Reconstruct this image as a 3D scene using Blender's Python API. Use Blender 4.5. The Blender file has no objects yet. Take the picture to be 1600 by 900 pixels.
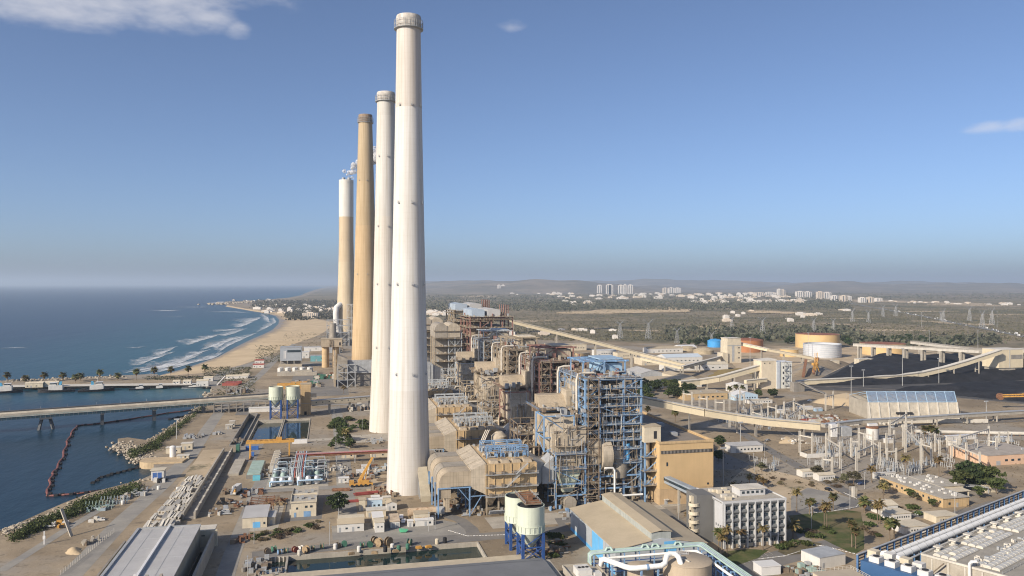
import bpy, bmesh, math, random
import numpy as np
from mathutils import Vector, Matrix
from mathutils.geometry import tessellate_polygon
R = math.radians
rnd = random.Random(7)
SC = bpy.context.scene
COL = SC.collection

# ---------------------------------------------------------------- camera
CAM_H = 110.0
FPX, CX, HY = 1244.4, 800.0, 443.0          # focal length in photo pixels, principal column, horizon row
cam_d = bpy.data.cameras.new("camera"); cam = bpy.data.objects.new("camera", cam_d); COL.objects.link(cam)
cam_d.sensor_width = 36.0; cam_d.lens = FPX / 1600 * 36.0
cam_d.shift_y = -7.0 / 1600
cam_d.clip_start = 1.0; cam_d.clip_end = 400000.0
cam.location = (0, 0, CAM_H); cam.rotation_euler = (R(90), 0, 0)
SC.camera = cam

# ---------------------------------------------------------------- light
SUN_AZ, SUN_EL = R(46), R(28)                # left of straight behind the camera
sun_to = Vector((-math.sin(SUN_AZ) * math.cos(SUN_EL), -math.cos(SUN_AZ) * math.cos(SUN_EL), math.sin(SUN_EL)))
sd = bpy.data.lights.new("sun", 'SUN'); sd.energy = 4.6; sd.angle = R(0.53); sd.color = (1.0, 0.89, 0.75)
so = bpy.data.objects.new("sun", sd); COL.objects.link(so)
so.rotation_euler = sun_to.to_track_quat('Z', 'Y').to_euler()

wd = bpy.data.worlds.new("World"); SC.world = wd; wd.use_nodes = True
def build_world():
    nt = wd.node_tree; nt.nodes.clear(); N = nt.nodes.new; L = nt.links.new
    out = N('ShaderNodeOutputWorld'); bg = N('ShaderNodeBackground'); L(bg.outputs[0], out.inputs[0])
    sky = N('ShaderNodeTexSky'); sky.sky_type = 'NISHITA'; sky.sun_disc = False
    sky.sun_elevation = SUN_EL; sky.sun_rotation = math.atan2(sun_to.x, sun_to.y)
    sky.altitude = 100; sky.air_density = 0.6; sky.dust_density = 1.5; sky.ozone_density = 6.0
    tc = N('ShaderNodeTexCoord'); sep = N('ShaderNodeSeparateXYZ'); L(tc.outputs['Generated'], sep.inputs[0])
    def mth(op, a, b=None, c=None):
        n = N('ShaderNodeMath'); n.operation = op
        for i, v in enumerate((a, b, c)):
            if v is None: continue
            if isinstance(v, (int, float)): n.inputs[i].default_value = v
            else: L(v, n.inputs[i])
        return n.outputs[0]
    az = mth('ARCTAN2', sep.outputs[0], sep.outputs[1]); el = mth('ARCSINE', sep.outputs[2])
    nz = N('ShaderNodeTexNoise'); nz.inputs['Scale'].default_value = 9; nz.inputs['Detail'].default_value = 7; nz.inputs['Roughness'].default_value = .6
    mp = N('ShaderNodeMapping'); mp.inputs['Scale'].default_value = (1, 1, 2.6); L(tc.outputs['Generated'], mp.inputs[0]); L(mp.outputs[0], nz.inputs[0])
    nb = N('ShaderNodeTexNoise'); nb.inputs['Scale'].default_value = 38; nb.inputs['Detail'].default_value = 5; L(mp.outputs[0], nb.inputs[0])
    def pa(px, py): x = (px - CX) / FPX; z = (HY - py) / FPX; return math.atan2(x, 1), math.atan2(z, math.hypot(x, 1))
    blobs = [(95, -4, 190, 46), (255, 8, 120, 44), (330, 30, 60, 26), (372, 47, 30, 20), (180, -60, 300, 70), (1550, 199, 46, 13), (1585, 196, 44, 13), (800, 40, 36, 14),
             (-900, 120, 380, 90), (2700, 150, 300, 60), (-400, -500, 500, 160)]
    m = None
    for i, (px, py, w, h) in enumerate(blobs):
        a0, e0 = pa(px, py)
        t = mth('ADD', mth('POWER', mth('DIVIDE', mth('SUBTRACT', az, a0), w / FPX), 2), mth('POWER', mth('DIVIDE', mth('SUBTRACT', el, e0), h / FPX), 2))
        t = mth('SUBTRACT', 1.0 if i != 7 else 0.45, t)
        m = t if m is None else mth('MAXIMUM', m, t)
    m = mth('ADD', m, mth('MULTIPLY', mth('SUBTRACT', nz.outputs[0], .5), 2.2))
    m = mth('ADD', m, mth('MULTIPLY', mth('SUBTRACT', nb.outputs[0], .5), .7))
    mr = N('ShaderNodeMapRange'); mr.interpolation_type = 'SMOOTHSTEP'; L(m, mr.inputs[0]); mr.inputs[1].default_value = .1; mr.inputs[2].default_value = 1.5; mr.inputs[3].default_value = 0; mr.inputs[4].default_value = .62
    mx = N('ShaderNodeMix'); mx.data_type = 'RGBA'; L(mr.outputs[0], mx.inputs[0]); L(sky.outputs[0], mx.inputs[6]); mx.inputs[7].default_value = (5.0, 5.3, 5.9, 1)
    tn = N('ShaderNodeMix'); tn.data_type = 'RGBA'; tn.blend_type = 'MULTIPLY'; tn.inputs[0].default_value = 1; L(mx.outputs[2], tn.inputs[6]); tn.inputs[7].default_value = (1.07, .985, .91, 1)
    hs = N('ShaderNodeHueSaturation'); hs.inputs['Saturation'].default_value = .93; L(tn.outputs[2], hs.inputs['Color'])
    L(hs.outputs[0], bg.inputs[0]); bg.inputs[1].default_value = 0.127
build_world()

SC.view_settings.view_transform = 'Standard'; SC.view_settings.look = 'None'
SC.view_settings.exposure = 0.32; SC.view_settings.gamma = 1.0; SC.view_settings.use_curve_mapping = False
SC.render.engine = 'CYCLES'
cy = SC.cycles
cy.use_denoising = True; cy.max_bounces = 5; cy.diffuse_bounces = 2; cy.glossy_bounces = 2; cy.transparent_max_bounces = 12; cy.transmission_bounces = 2
cy.filter_width = 1.1; cy.volume_bounces = 0; cy.use_adaptive_sampling = True; cy.adaptive_threshold = 0.01; cy.sample_clamp_indirect = 6
cy.caustics_reflective = False; cy.caustics_refractive = False

# ---------------------------------------------------------------- plant grid (x = b, across; y = a, along the shore)
TH = R(13.0); ct, st = math.cos(TH), math.sin(TH)
def wld(px, py, z=0):
    Y = (CAM_H - z) * FPX / (py - HY); return (px - CX) / FPX * Y, Y
def to_p(X, Y): return ct * X + st * Y, -st * X + ct * Y
def to_w(b, a): return ct * b - st * a, st * b + ct * a
def at(px, py, z=0): return to_p(*wld(px, py, z))
def pix(b, a, z=0):
    X, Y = to_w(b, a); return CX + FPX * X / Y, HY + (CAM_H - z) * FPX / Y
def b_at(a, px):                               # b where row a meets photo column px
    k = (px - CX) / FPX; return a * (st + k * ct) / (ct - k * st)
def a_at(b, px):
    k = (px - CX) / FPX; return b * (ct - k * st) / (st + k * ct)
def z_at(b, a, py): return CAM_H - (py - HY) * to_w(b, a)[1] / FPX

# ---------------------------------------------------------------- materials
MATS = {}
def mat(name, col, rough=.75, var=.18, scale=.25, metal=0.0, col2=None, amt2=.0, scale2=.08, streak=0.0, corr=None, bump=0.0, spec=.35, rust=0.0, fine=0.0, world=False, panel=None):
    """weathered paint, concrete or metal: colour varied by noise in metres, optional second tone, vertical streaks, ribs"""
    if name in MATS: return MATS[name]
    m = bpy.data.materials.new(name); m.use_nodes = True; nt = m.node_tree; N = nt.nodes.new; L = nt.links.new
    bs = nt.nodes['Principled BSDF']; bs.inputs['Roughness'].default_value = rough; bs.inputs['Metallic'].default_value = metal
    bs.inputs['Specular IOR Level'].default_value = spec
    if world:
        geo = N('ShaderNodeNewGeometry'); vec = geo.outputs['Position']
    else:
        tc = N('ShaderNodeTexCoord'); vec = tc.outputs['Object']
        oi = N('ShaderNodeObjectInfo'); va = N('ShaderNodeVectorMath'); va.operation = 'ADD'; L(vec, va.inputs[0])
        vs = N('ShaderNodeVectorMath'); vs.operation = 'SCALE'; L(oi.outputs['Location'], vs.inputs[0]); vs.inputs['Scale'].default_value = 1.0
        L(vs.outputs[0], va.inputs[1]); vec = va.outputs[0]
    def noise(sc, det=4, v=vec, ro=.55):
        n = N('ShaderNodeTexNoise'); n.inputs['Scale'].default_value = sc; n.inputs['Detail'].default_value = det; n.inputs['Roughness'].default_value = ro; L(v, n.inputs['Vector']); return n.outputs[0]
    def rng(x, a, b, c, d):
        n = N('ShaderNodeMapRange'); L(x, n.inputs[0]); n.inputs[1].default_value = a; n.inputs[2].default_value = b; n.inputs[3].default_value = c; n.inputs[4].default_value = d; return n.outputs[0]
    def mixc(f, a, b, mode='MIX'):
        n = N('ShaderNodeMix'); n.data_type = 'RGBA'; n.blend_type = mode
        for s_, v in ((0, f), (6, a), (7, b)):
            if isinstance(v, tuple): n.inputs[s_].default_value = v if len(v) == 4 else (*v, 1)
            elif isinstance(v, (int, float)): n.inputs[s_].default_value = v
            else: L(v, n.inputs[s_])
        return n.outputs[2]
    c = tuple(col)
    dark = tuple(x * (1 - var) for x in c); lite = tuple(min(.9, x * (1 + var)) for x in c)
    cur = mixc(rng(noise(scale), .3, .7, 0, 1), dark, lite)
    if col2: cur = mixc(rng(noise(scale2, 5, ro=.65), .5 - .12 , .5 + .12, amt2 * -.35 + 0, amt2), cur, tuple(col2))
    if fine: cur = mixc(rng(noise(scale * 9, 3), .35, .7, 0, fine), cur, tuple(x * .45 for x in c))
    if streak:
        mp = N('ShaderNodeMapping'); L(vec, mp.inputs[0]); mp.inputs['Scale'].default_value = (1.3, 1.3, .06)
        cur = mixc(rng(noise(.9, 4, mp.outputs[0]), .45, .75, 0, streak), cur, tuple(x * .45 for x in c))
    if rust: cur = mixc(rng(noise(.5, 6, ro=.7), .52, .68, 0, rust), cur, (.22, .085, .035))
    if panel:
        t3 = N('ShaderNodeTexCoord'); sx = N('ShaderNodeSeparateXYZ'); L(t3.outputs['Object'], sx.inputs[0])
        def mm(op, a, b):
            n = N('ShaderNodeMath'); n.operation = op
            for i, v in enumerate((a, b)):
                if isinstance(v, (int, float)): n.inputs[i].default_value = v
                else: L(v, n.inputs[i])
            return n.outputs[0]
        f1 = mm('LESS_THAN', mm('FRACT', mm('DIVIDE', mm('ADD', sx.outputs[0], sx.outputs[1]), panel[0]), 0), .09 / panel[0] * 1.4); f2 = mm('LESS_THAN', mm('FRACT', mm('DIVIDE', sx.outputs[2], panel[1]), 0), .09 / panel[1] * 1.4)
        cur = mixc(mm('MULTIPLY', mm('MAXIMUM', f1, f2), .45), cur, tuple(x * .4 for x in c))
    L(cur, bs.inputs['Base Color'])
    if corr or bump:
        b = N('ShaderNodeBump'); b.inputs['Distance'].default_value = .06
        if corr:
            w = N('ShaderNodeTexWave'); w.bands_direction = corr[0]; w.inputs['Scale'].default_value = corr[1]; tc2 = N('ShaderNodeTexCoord'); L(tc2.outputs['Object'], w.inputs['Vector'])
            L(w.outputs['Fac'], b.inputs['Height']); b.inputs['Strength'].default_value = .5
        else:
            L(noise(bump, 4), b.inputs['Height']); b.inputs['Strength'].default_value = .35
        L(b.outputs[0], bs.inputs['Normal'])
    MATS[name] = m; return m

CONC = mat('concrete', (.42, .38, .31), .85, .16, .2, streak=.25, fine=.2)
CONC_L = mat('pale_concrete', (.58, .54, .46), .85, .12, .2, streak=.2, fine=.15)
CONC_D = mat('dark_concrete', (.26, .24, .21), .85, .2, .2, streak=.35)
WHITE = mat('white_paint', (.62, .60, .55), .6, .07, .3, streak=.12)
CREAM = mat('cream_cladding', (.66, .57, .42), .65, .09, .2, streak=.15, corr=('X', 3.0))
CREAM_P = mat('cream_paint', (.58, .51, .38), .65, .1, .25, streak=.2)
TAN = mat('tan_cladding', (.52, .375, .205), .7, .12, .15, streak=.3, panel=(2.2, 3.4))
TAN_D = mat('tan_duct', (.42, .345, .245), .7, .16, .15, streak=.4, panel=(2.6, 3.2))
DUCT = mat('duct_sheet', (.34, .30, .24), .6, .16, .2, streak=.45, panel=(2.4, 3.0))
BLUE = mat('blue_steel', (.19, .32, .49), .55, .16, .4, rust=.45)
BLUE_L = mat('light_blue_steel', (.32, .45, .57), .55, .14, .4, rust=.3)
BLUE_D = mat('dark_blue_steel', (.03, .08, .24), .5, .2, .4, rust=.15)
BLUE_P = mat('sky_blue_panel', (.14, .42, .72), .55, .08, .3, streak=.1)
REDS = mat('maroon_steel', (.27, .145, .115), .65, .2, .4)
OCHRE = mat('cream_steel', (.34, .285, .205), .65, .18, .4, rust=.45)
GREY_B = mat('grey_blue_steel', (.42, .45, .46), .55, .14, .4, rust=.3)
GREYM = mat('grey_metal', (.36, .37, .37), .5, .15, .3, streak=.2)
GREY_R = mat('grey_roof_sheet', (.46, .45, .43), .6, .09, .1, corr=('X', 2.2), streak=0)
TAN_R = mat('tan_roof_sheet', (.45, .375, .26), .75, .09, .1, fine=.1)
GRAV_R = mat('gravel_roof', (.42, .385, .32), .9, .16, .3, fine=.3)
DARK = mat('dark_void', (.03, .03, .032), .9, .3, .3)
GLASS = mat('window_glass', (.03, .045, .055), .12, .3, .4, spec=.6)
RUST = mat('rusted_steel', (.20, .10, .055), .85, .4, .8)
BLACKR = mat('black_rubber', (.02, .02, .022), .8, .3, .5)
YEL = mat('yellow_orange_paint', (.55, .30, .07), .55, .14, .6, rust=.25)
MINT = mat('pale_green_tank', (.56, .60, .48), .6, .07, .25, streak=.22, rust=.06)
GREEN = mat('green_paint', (.06, .16, .11), .55, .2, .5)
RED = mat('red_paint', (.33, .09, .065), .6, .2, .5)
ALU = mat('aluminium_lagging', (.62, .62, .60), .38, .08, .3, metal=.35, streak=.1)
PIPEW = mat('white_pipe', (.80, .79, .74), .45, .05, .3, streak=.1)
PIPEG = mat('grey_green_pipe', (.33, .43, .38), .5, .12, .3)
SILVERB = mat('silver_blue_pipe', (.33, .40, .44), .45, .12, .3)
WOOD = mat('weathered_timber', (.30, .22, .13), .85, .3, .8)
ASPH = mat('asphalt', (.185, .175, .16), .9, .14, .12, col2=(.25, .225, .185), amt2=.6, scale2=.05, fine=.15)
ROADT = mat('dusty_road', (.30, .28, .24), .95, .12, .1, col2=(.225, .213, .195), amt2=.8, scale2=.06, fine=.15)
KERB = mat('kerb_stone', (.55, .52, .46), .85, .15, .8)
BRIGHT = mat('plastic_white', (.68, .67, .64), .4, .04, .4)

# ---------------------------------------------------------------- mesh builder
class MB:
    def __init__(s): s.v = []; s.f = []; s.mi = []
    def add(s, vs, fs, mi=0):
        o = len(s.v); s.v.extend(vs); s.f.extend([tuple(i + o for i in f) for f in fs]); s.mi.extend([mi] * len(fs)); return s
    def box(s, x0, y0, z0, x1, y1, z1, mi=0):
        return s.add([(x0, y0, z0), (x1, y0, z0), (x1, y1, z0), (x0, y1, z0), (x0, y0, z1), (x1, y0, z1), (x1, y1, z1), (x0, y1, z1)],
                     [(0, 3, 2, 1), (4, 5, 6, 7), (0, 1, 5, 4), (1, 2, 6, 5), (2, 3, 7, 6), (3, 0, 4, 7)], mi)
    def cbox(s, cx, cy, z0, sx, sy, h, mi=0): return s.box(cx - sx / 2, cy - sy / 2, z0, cx + sx / 2, cy + sy / 2, z0 + h, mi)
    def hexa(s, b4, t4, mi=0):
        return s.add(list(b4) + list(t4), [(0, 3, 2, 1), (4, 5, 6, 7), (0, 1, 5, 4), (1, 2, 6, 5), (2, 3, 7, 6), (3, 0, 4, 7)], mi)
    def bar(s, p, q, w, h=None, mi=0):
        p, q = Vector(p), Vector(q); d = q - p
        if d.length < 1e-6: return s
        d.normalize(); h = h or w
        up = Vector((0, 0, 1)) if abs(d.z) < .9 else Vector((1, 0, 0))
        x = d.cross(up).normalized() * (w / 2); y = x.cross(d).normalized() * (h / 2)
        return s.hexa([tuple(p - x - y), tuple(p + x - y), tuple(q + x - y), tuple(q - x - y)], [tuple(p - x + y), tuple(p + x + y), tuple(q + x + y), tuple(q - x + y)], mi)
    def tube(s, p, q, r0, r1=None, n=8, cap=True, mi=0):
        p, q = Vector(p), Vector(q); d = (q - p).normalized(); r1 = r0 if r1 is None else r1
        up = Vector((0, 0, 1)) if abs(d.z) < .9 else Vector((1, 0, 0)); x = d.cross(up).normalized(); y = x.cross(d).normalized()
        vs = []
        for c_, r in ((p, r0), (q, r1)):
            for i in range(n): t = 2 * math.pi * i / n; vs.append(tuple(c_ + x * (r * math.cos(t)) + y * (r * math.sin(t))))
        fs = [(i, i + n, (i + 1) % n + n, (i + 1) % n) for i in range(n)]
        if cap: fs += [tuple(range(n)), tuple(range(2 * n - 1, n - 1, -1))]
        return s.add(vs, fs, mi)
    def pipe(s, pts, r, n=8, mi=0):
        pts = [Vector(p) for p in pts]; rings = []
        for i, p in enumerate(pts):
            d = ((pts[i] - pts[i - 1]).normalized() if i else Vector()) + ((pts[i + 1] - pts[i]).normalized() if i < len(pts) - 1 else Vector())
            d.normalize(); up = Vector((0, 0, 1)) if abs(d.z) < .95 else Vector((.6, .8, 0)); x = d.cross(up).normalized(); y = x.cross(d).normalized()
            if rings and x.dot(rings[-1][1]) < 0 and y.dot(rings[-1][2]) < 0: x, y = -x, -y
            rings.append((p, x, y))
        vs = []
        for p, x, y in rings:
            for i in range(n): t = 2 * math.pi * i / n; vs.append(tuple(p + x * (r * math.cos(t)) + y * (r * math.sin(t))))
        fs = []
        for k in range(len(pts) - 1):
            for i in range(n): fs.append((k * n + i, (k + 1) * n + i, (k + 1) * n + (i + 1) % n, k * n + (i + 1) % n))
        fs += [tuple(range(n)), tuple(range(len(vs) - 1, len(vs) - n - 1, -1))]
        return s.add(vs, fs, mi)
    def lathe(s, prof, n=24, cx=0, cy=0, mi=0, cap=(True, True)):
        vs = []; fs = []
        for r, z in prof:
            for i in range(n): t = 2 * math.pi * i / n; vs.append((cx + r * math.cos(t), cy + r * math.sin(t), z))
        for k in range(len(prof) - 1):
            for i in range(n): fs.append((k * n + i, k * n + (i + 1) % n, (k + 1) * n + (i + 1) % n, (k + 1) * n + i))
        if cap[0]: fs.append(tuple(range(n - 1, -1, -1)))
        if cap[1]: fs.append(tuple(range(len(vs) - n, len(vs))))
        return s.add(vs, fs, mi)
    def prism(s, poly, z0, z1, mi=0):
        n = len(poly); vs = [(x, y, z0) for x, y in poly] + [(x, y, z1) for x, y in poly]
        return s.add(vs, [tuple(range(n - 1, -1, -1)), tuple(range(n, 2 * n))] + [(i, (i + 1) % n, n + (i + 1) % n, n + i) for i in range(n)], mi)
    def xprism(s, poly, x0, x1, mi=0):           # profile in (y, z) swept along x
        n = len(poly); vs = [(x0, y, z) for y, z in poly] + [(x1, y, z) for y, z in poly]
        return s.add(vs, [tuple(range(n)), tuple(range(2 * n - 1, n - 1, -1))] + [(i, n + i, n + (i + 1) % n, (i + 1) % n) for i in range(n)], mi)
    def yprism(s, poly, y0, y1, mi=0):           # profile in (x, z) swept along y
        n = len(poly); vs = [(x, y0, z) for x, z in poly] + [(x, y1, z) for x, z in poly]
        return s.add(vs, [tuple(range(n)), tuple(range(2 * n - 1, n - 1, -1))] + [(i, n + i, n + (i + 1) % n, (i + 1) % n) for i in range(n)], mi)
    def blob(s, c, r, n=6, seed=0, mi=0, sq=.8):
        g = random.Random(seed); vs = [(c[0], c[1], c[2] + r * sq)]; m = 3
        for k in range(1, m + 1):
            ph = math.pi * k / (m + 1)
            for i in range(n):
                t = 2 * math.pi * (i + k * .5) / n; rr = r * g.uniform(.75, 1.15)
                vs.append((c[0] + rr * math.sin(ph) * math.cos(t), c[1] + rr * math.sin(ph) * math.sin(t), c[2] + rr * sq * math.cos(ph)))
        vs.append((c[0], c[1], c[2] - r * sq)); fs = [(0, 1 + i, 1 + (i + 1) % n) for i in range(n)]
        for k in range(m - 1):
            for i in range(n): fs.append((1 + k * n + i, 1 + (k + 1) * n + i, 1 + (k + 1) * n + (i + 1) % n, 1 + k * n + (i + 1) % n))
        e = len(vs) - 1; fs += [(e, 1 + (m - 1) * n + (i + 1) % n, 1 + (m - 1) * n + i) for i in range(n)]
        return s.add(vs, fs, mi)
    def mesh(s, name, mats, smooth=False):
        me = bpy.data.meshes.new(name); me.from_pydata(s.v, [], s.f)
        ms = mats if isinstance(mats, (list, tuple)) else [mats]
        for m in ms: me.materials.append(m)
        if len(ms) > 1: me.polygons.foreach_set('material_index', s.mi)
        if smooth:
            me.polygons.foreach_set('use_smooth', [True] * len(me.polygons))
            try: me.set_sharp_from_angle(angle=R(smooth if smooth is not True else 40))
            except Exception: pass
        me.update(); return me
    def build(s, name, mats, parent=None, smooth=False, loc=None):
        return link(name, s.mesh(name, mats, smooth), parent, loc)
def link(name, me, parent=None, loc=None, rz=None):
    o = bpy.data.objects.new(name, me); COL.objects.link(o)
    if parent is not None: o.parent = parent
    if loc is not None: o.location = loc
    if rz is not None: o.rotation_euler = (0, 0, rz)
    return o
def tag(o, label=None, cat=None, group=None, kind=None):
    if label: o['label'] = label
    if cat: o['category'] = cat
    if group: o['group'] = group
    if kind: o['kind'] = kind
    return o
def place(o, b, a, z=0, rz=0):
    x, y = to_w(b, a); o.location = (x, y, z); o.rotation_euler = (0, 0, TH + rz); return o
def thing(name, label, cat, b, a, z=0, rz=0, group=None):
    o = bpy.data.objects.new(name, None); COL.objects.link(o); o.empty_display_size = .5
    place(o, b, a, z, rz); return tag(o, label, cat, group)
def solo(mb, name, mats, label, cat, b, a, z=0, rz=0, group=None, smooth=False):
    o = mb.build(name, mats, None, smooth); place(o, b, a, z, rz); return tag(o, label, cat, group)
def kids(o): return [c for c in o.children]
def copy_tree(o, parent=None):
    c = o.copy(); COL.objects.link(c); c.parent = parent
    for ch in list(o.children): copy_tree(ch, c)
    return c
def dup(o, label, b, a, z=0, rz=0, scale=None, group=None):
    c = copy_tree(o); place(c, b, a, z, rz)
    if scale is not None: c.scale = (scale,) * 3 if isinstance(scale, (int, float)) else scale
    c['label'] = label
    if group: c['group'] = group
    return c
ROOT_GRID = [TH]
# ---------------------------------------------------------------- the setting: ground, sea, beach, roads
def sheet(name, poly, z, m, holes=(), kind='structure', skirt=None, world_coords=False):
    """flat polygon (plant coordinates) with optional holes and a skirt down to a given height"""
    rings = [[(*p, z) for p in poly]] + [[(*p, z) for p in h] for h in holes]
    tris = tessellate_polygon([[Vector(p) for p in r] for r in rings]); pts = [p for r in rings for p in r]
    mb = MB(); fs = []
    for t in tris:
        a_, b_, c_ = (pts[i] for i in t)
        n = (b_[0] - a_[0]) * (c_[1] - a_[1]) - (b_[1] - a_[1]) * (c_[0] - a_[0])
        fs.append(tuple(t) if n > 0 else tuple(reversed(t)))
    mb.add(pts, fs)
    if skirt is not None:
        n = len(poly)
        for i in range(n):
            p, q = poly[i], poly[(i + 1) % n]; mb.add([(*p, z), (*q, z), (*q, skirt), (*p, skirt)], [(0, 1, 2, 3)])
    o = mb.build(name, m); place(o, 0, 0); return tag(o, kind=kind)
def strip(name, pts, w, z, m, kind='structure', taper=None):
    mb = MB(); vs = []; P = [Vector((p[0], p[1])) for p in pts]
    for i, p in enumerate(P):
        d = (P[min(i + 1, len(P) - 1)] - P[max(i - 1, 0)]).normalized(); n = Vector((-d.y, d.x)); ww = w if not isinstance(w, (list, tuple)) else w[i]
        vs += [(p.x + n.x * ww / 2, p.y + n.y * ww / 2, z), (p.x - n.x * ww / 2, p.y - n.y * ww / 2, z)]
    mb.add(vs, [(2 * i, 2 * i + 1, 2 * i + 3, 2 * i + 2) for i in range(len(P) - 1)])
    o = mb.build(name, m); place(o, 0, 0); return tag(o, kind=kind)

def nodes_mat(name):
    m = bpy.data.materials.new(name); m.use_nodes = True; MATS[name] = m
    return m, m.node_tree, m.node_tree.nodes.new, m.node_tree.links.new, m.node_tree.nodes['Principled BSDF']
class NT:
    def __init__(s, name): s.m, s.nt, s.N, s.L, s.bs = nodes_mat(name)
    def pos(s, scale=(1, 1, 1)):
        tc = s.N('ShaderNodeTexCoord'); mp = s.N('ShaderNodeMapping'); mp.inputs['Scale'].default_value = scale; s.L(tc.outputs['Object'], mp.inputs[0]); return mp.outputs[0]
    def noise(s, sc, det=4, v=None, ro=.55, dist=0):
        n = s.N('ShaderNodeTexNoise'); n.inputs['Scale'].default_value = sc; n.inputs['Detail'].default_value = det; n.inputs['Roughness'].default_value = ro; n.inputs['Distortion'].default_value = dist
        s.L(v if v is not None else s.pos(), n.inputs['Vector']); return n.outputs[0]
    def rng(s, x, a, b, c=0, d=1, smooth=False):
        n = s.N('ShaderNodeMapRange'); s.L(x, n.inputs[0])
        if smooth: n.interpolation_type = 'SMOOTHSTEP'
        for i, v in enumerate((a, b, c, d)): n.inputs[i + 1].default_value = v
        return n.outputs[0]
    def mix(s, f, a, b):
        n = s.N('ShaderNodeMix'); n.data_type = 'RGBA'
        for k, v in ((0, f), (6, a), (7, b)):
            if isinstance(v, tuple): n.inputs[k].default_value = (*v, 1)
            elif isinstance(v, (int, float)): n.inputs[k].default_value = v
            else: s.L(v, n.inputs[k])
        return n.outputs[2]
    def math(s, op, a, b):
        n = s.N('ShaderNodeMath'); n.operation = op
        for i, v in enumerate((a, b)):
            if isinstance(v, (int, float)): n.inputs[i].default_value = v
            else: s.L(v, n.inputs[i])
        return n.outputs[0]
    def bump(s, h, dist, st_):
        b = s.N('ShaderNodeBump'); b.inputs['Distance'].default_value = dist; b.inputs['Strength'].default_value = st_; s.L(h, b.inputs['Height']); s.L(b.outputs[0], s.bs.inputs['Normal'])

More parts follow.
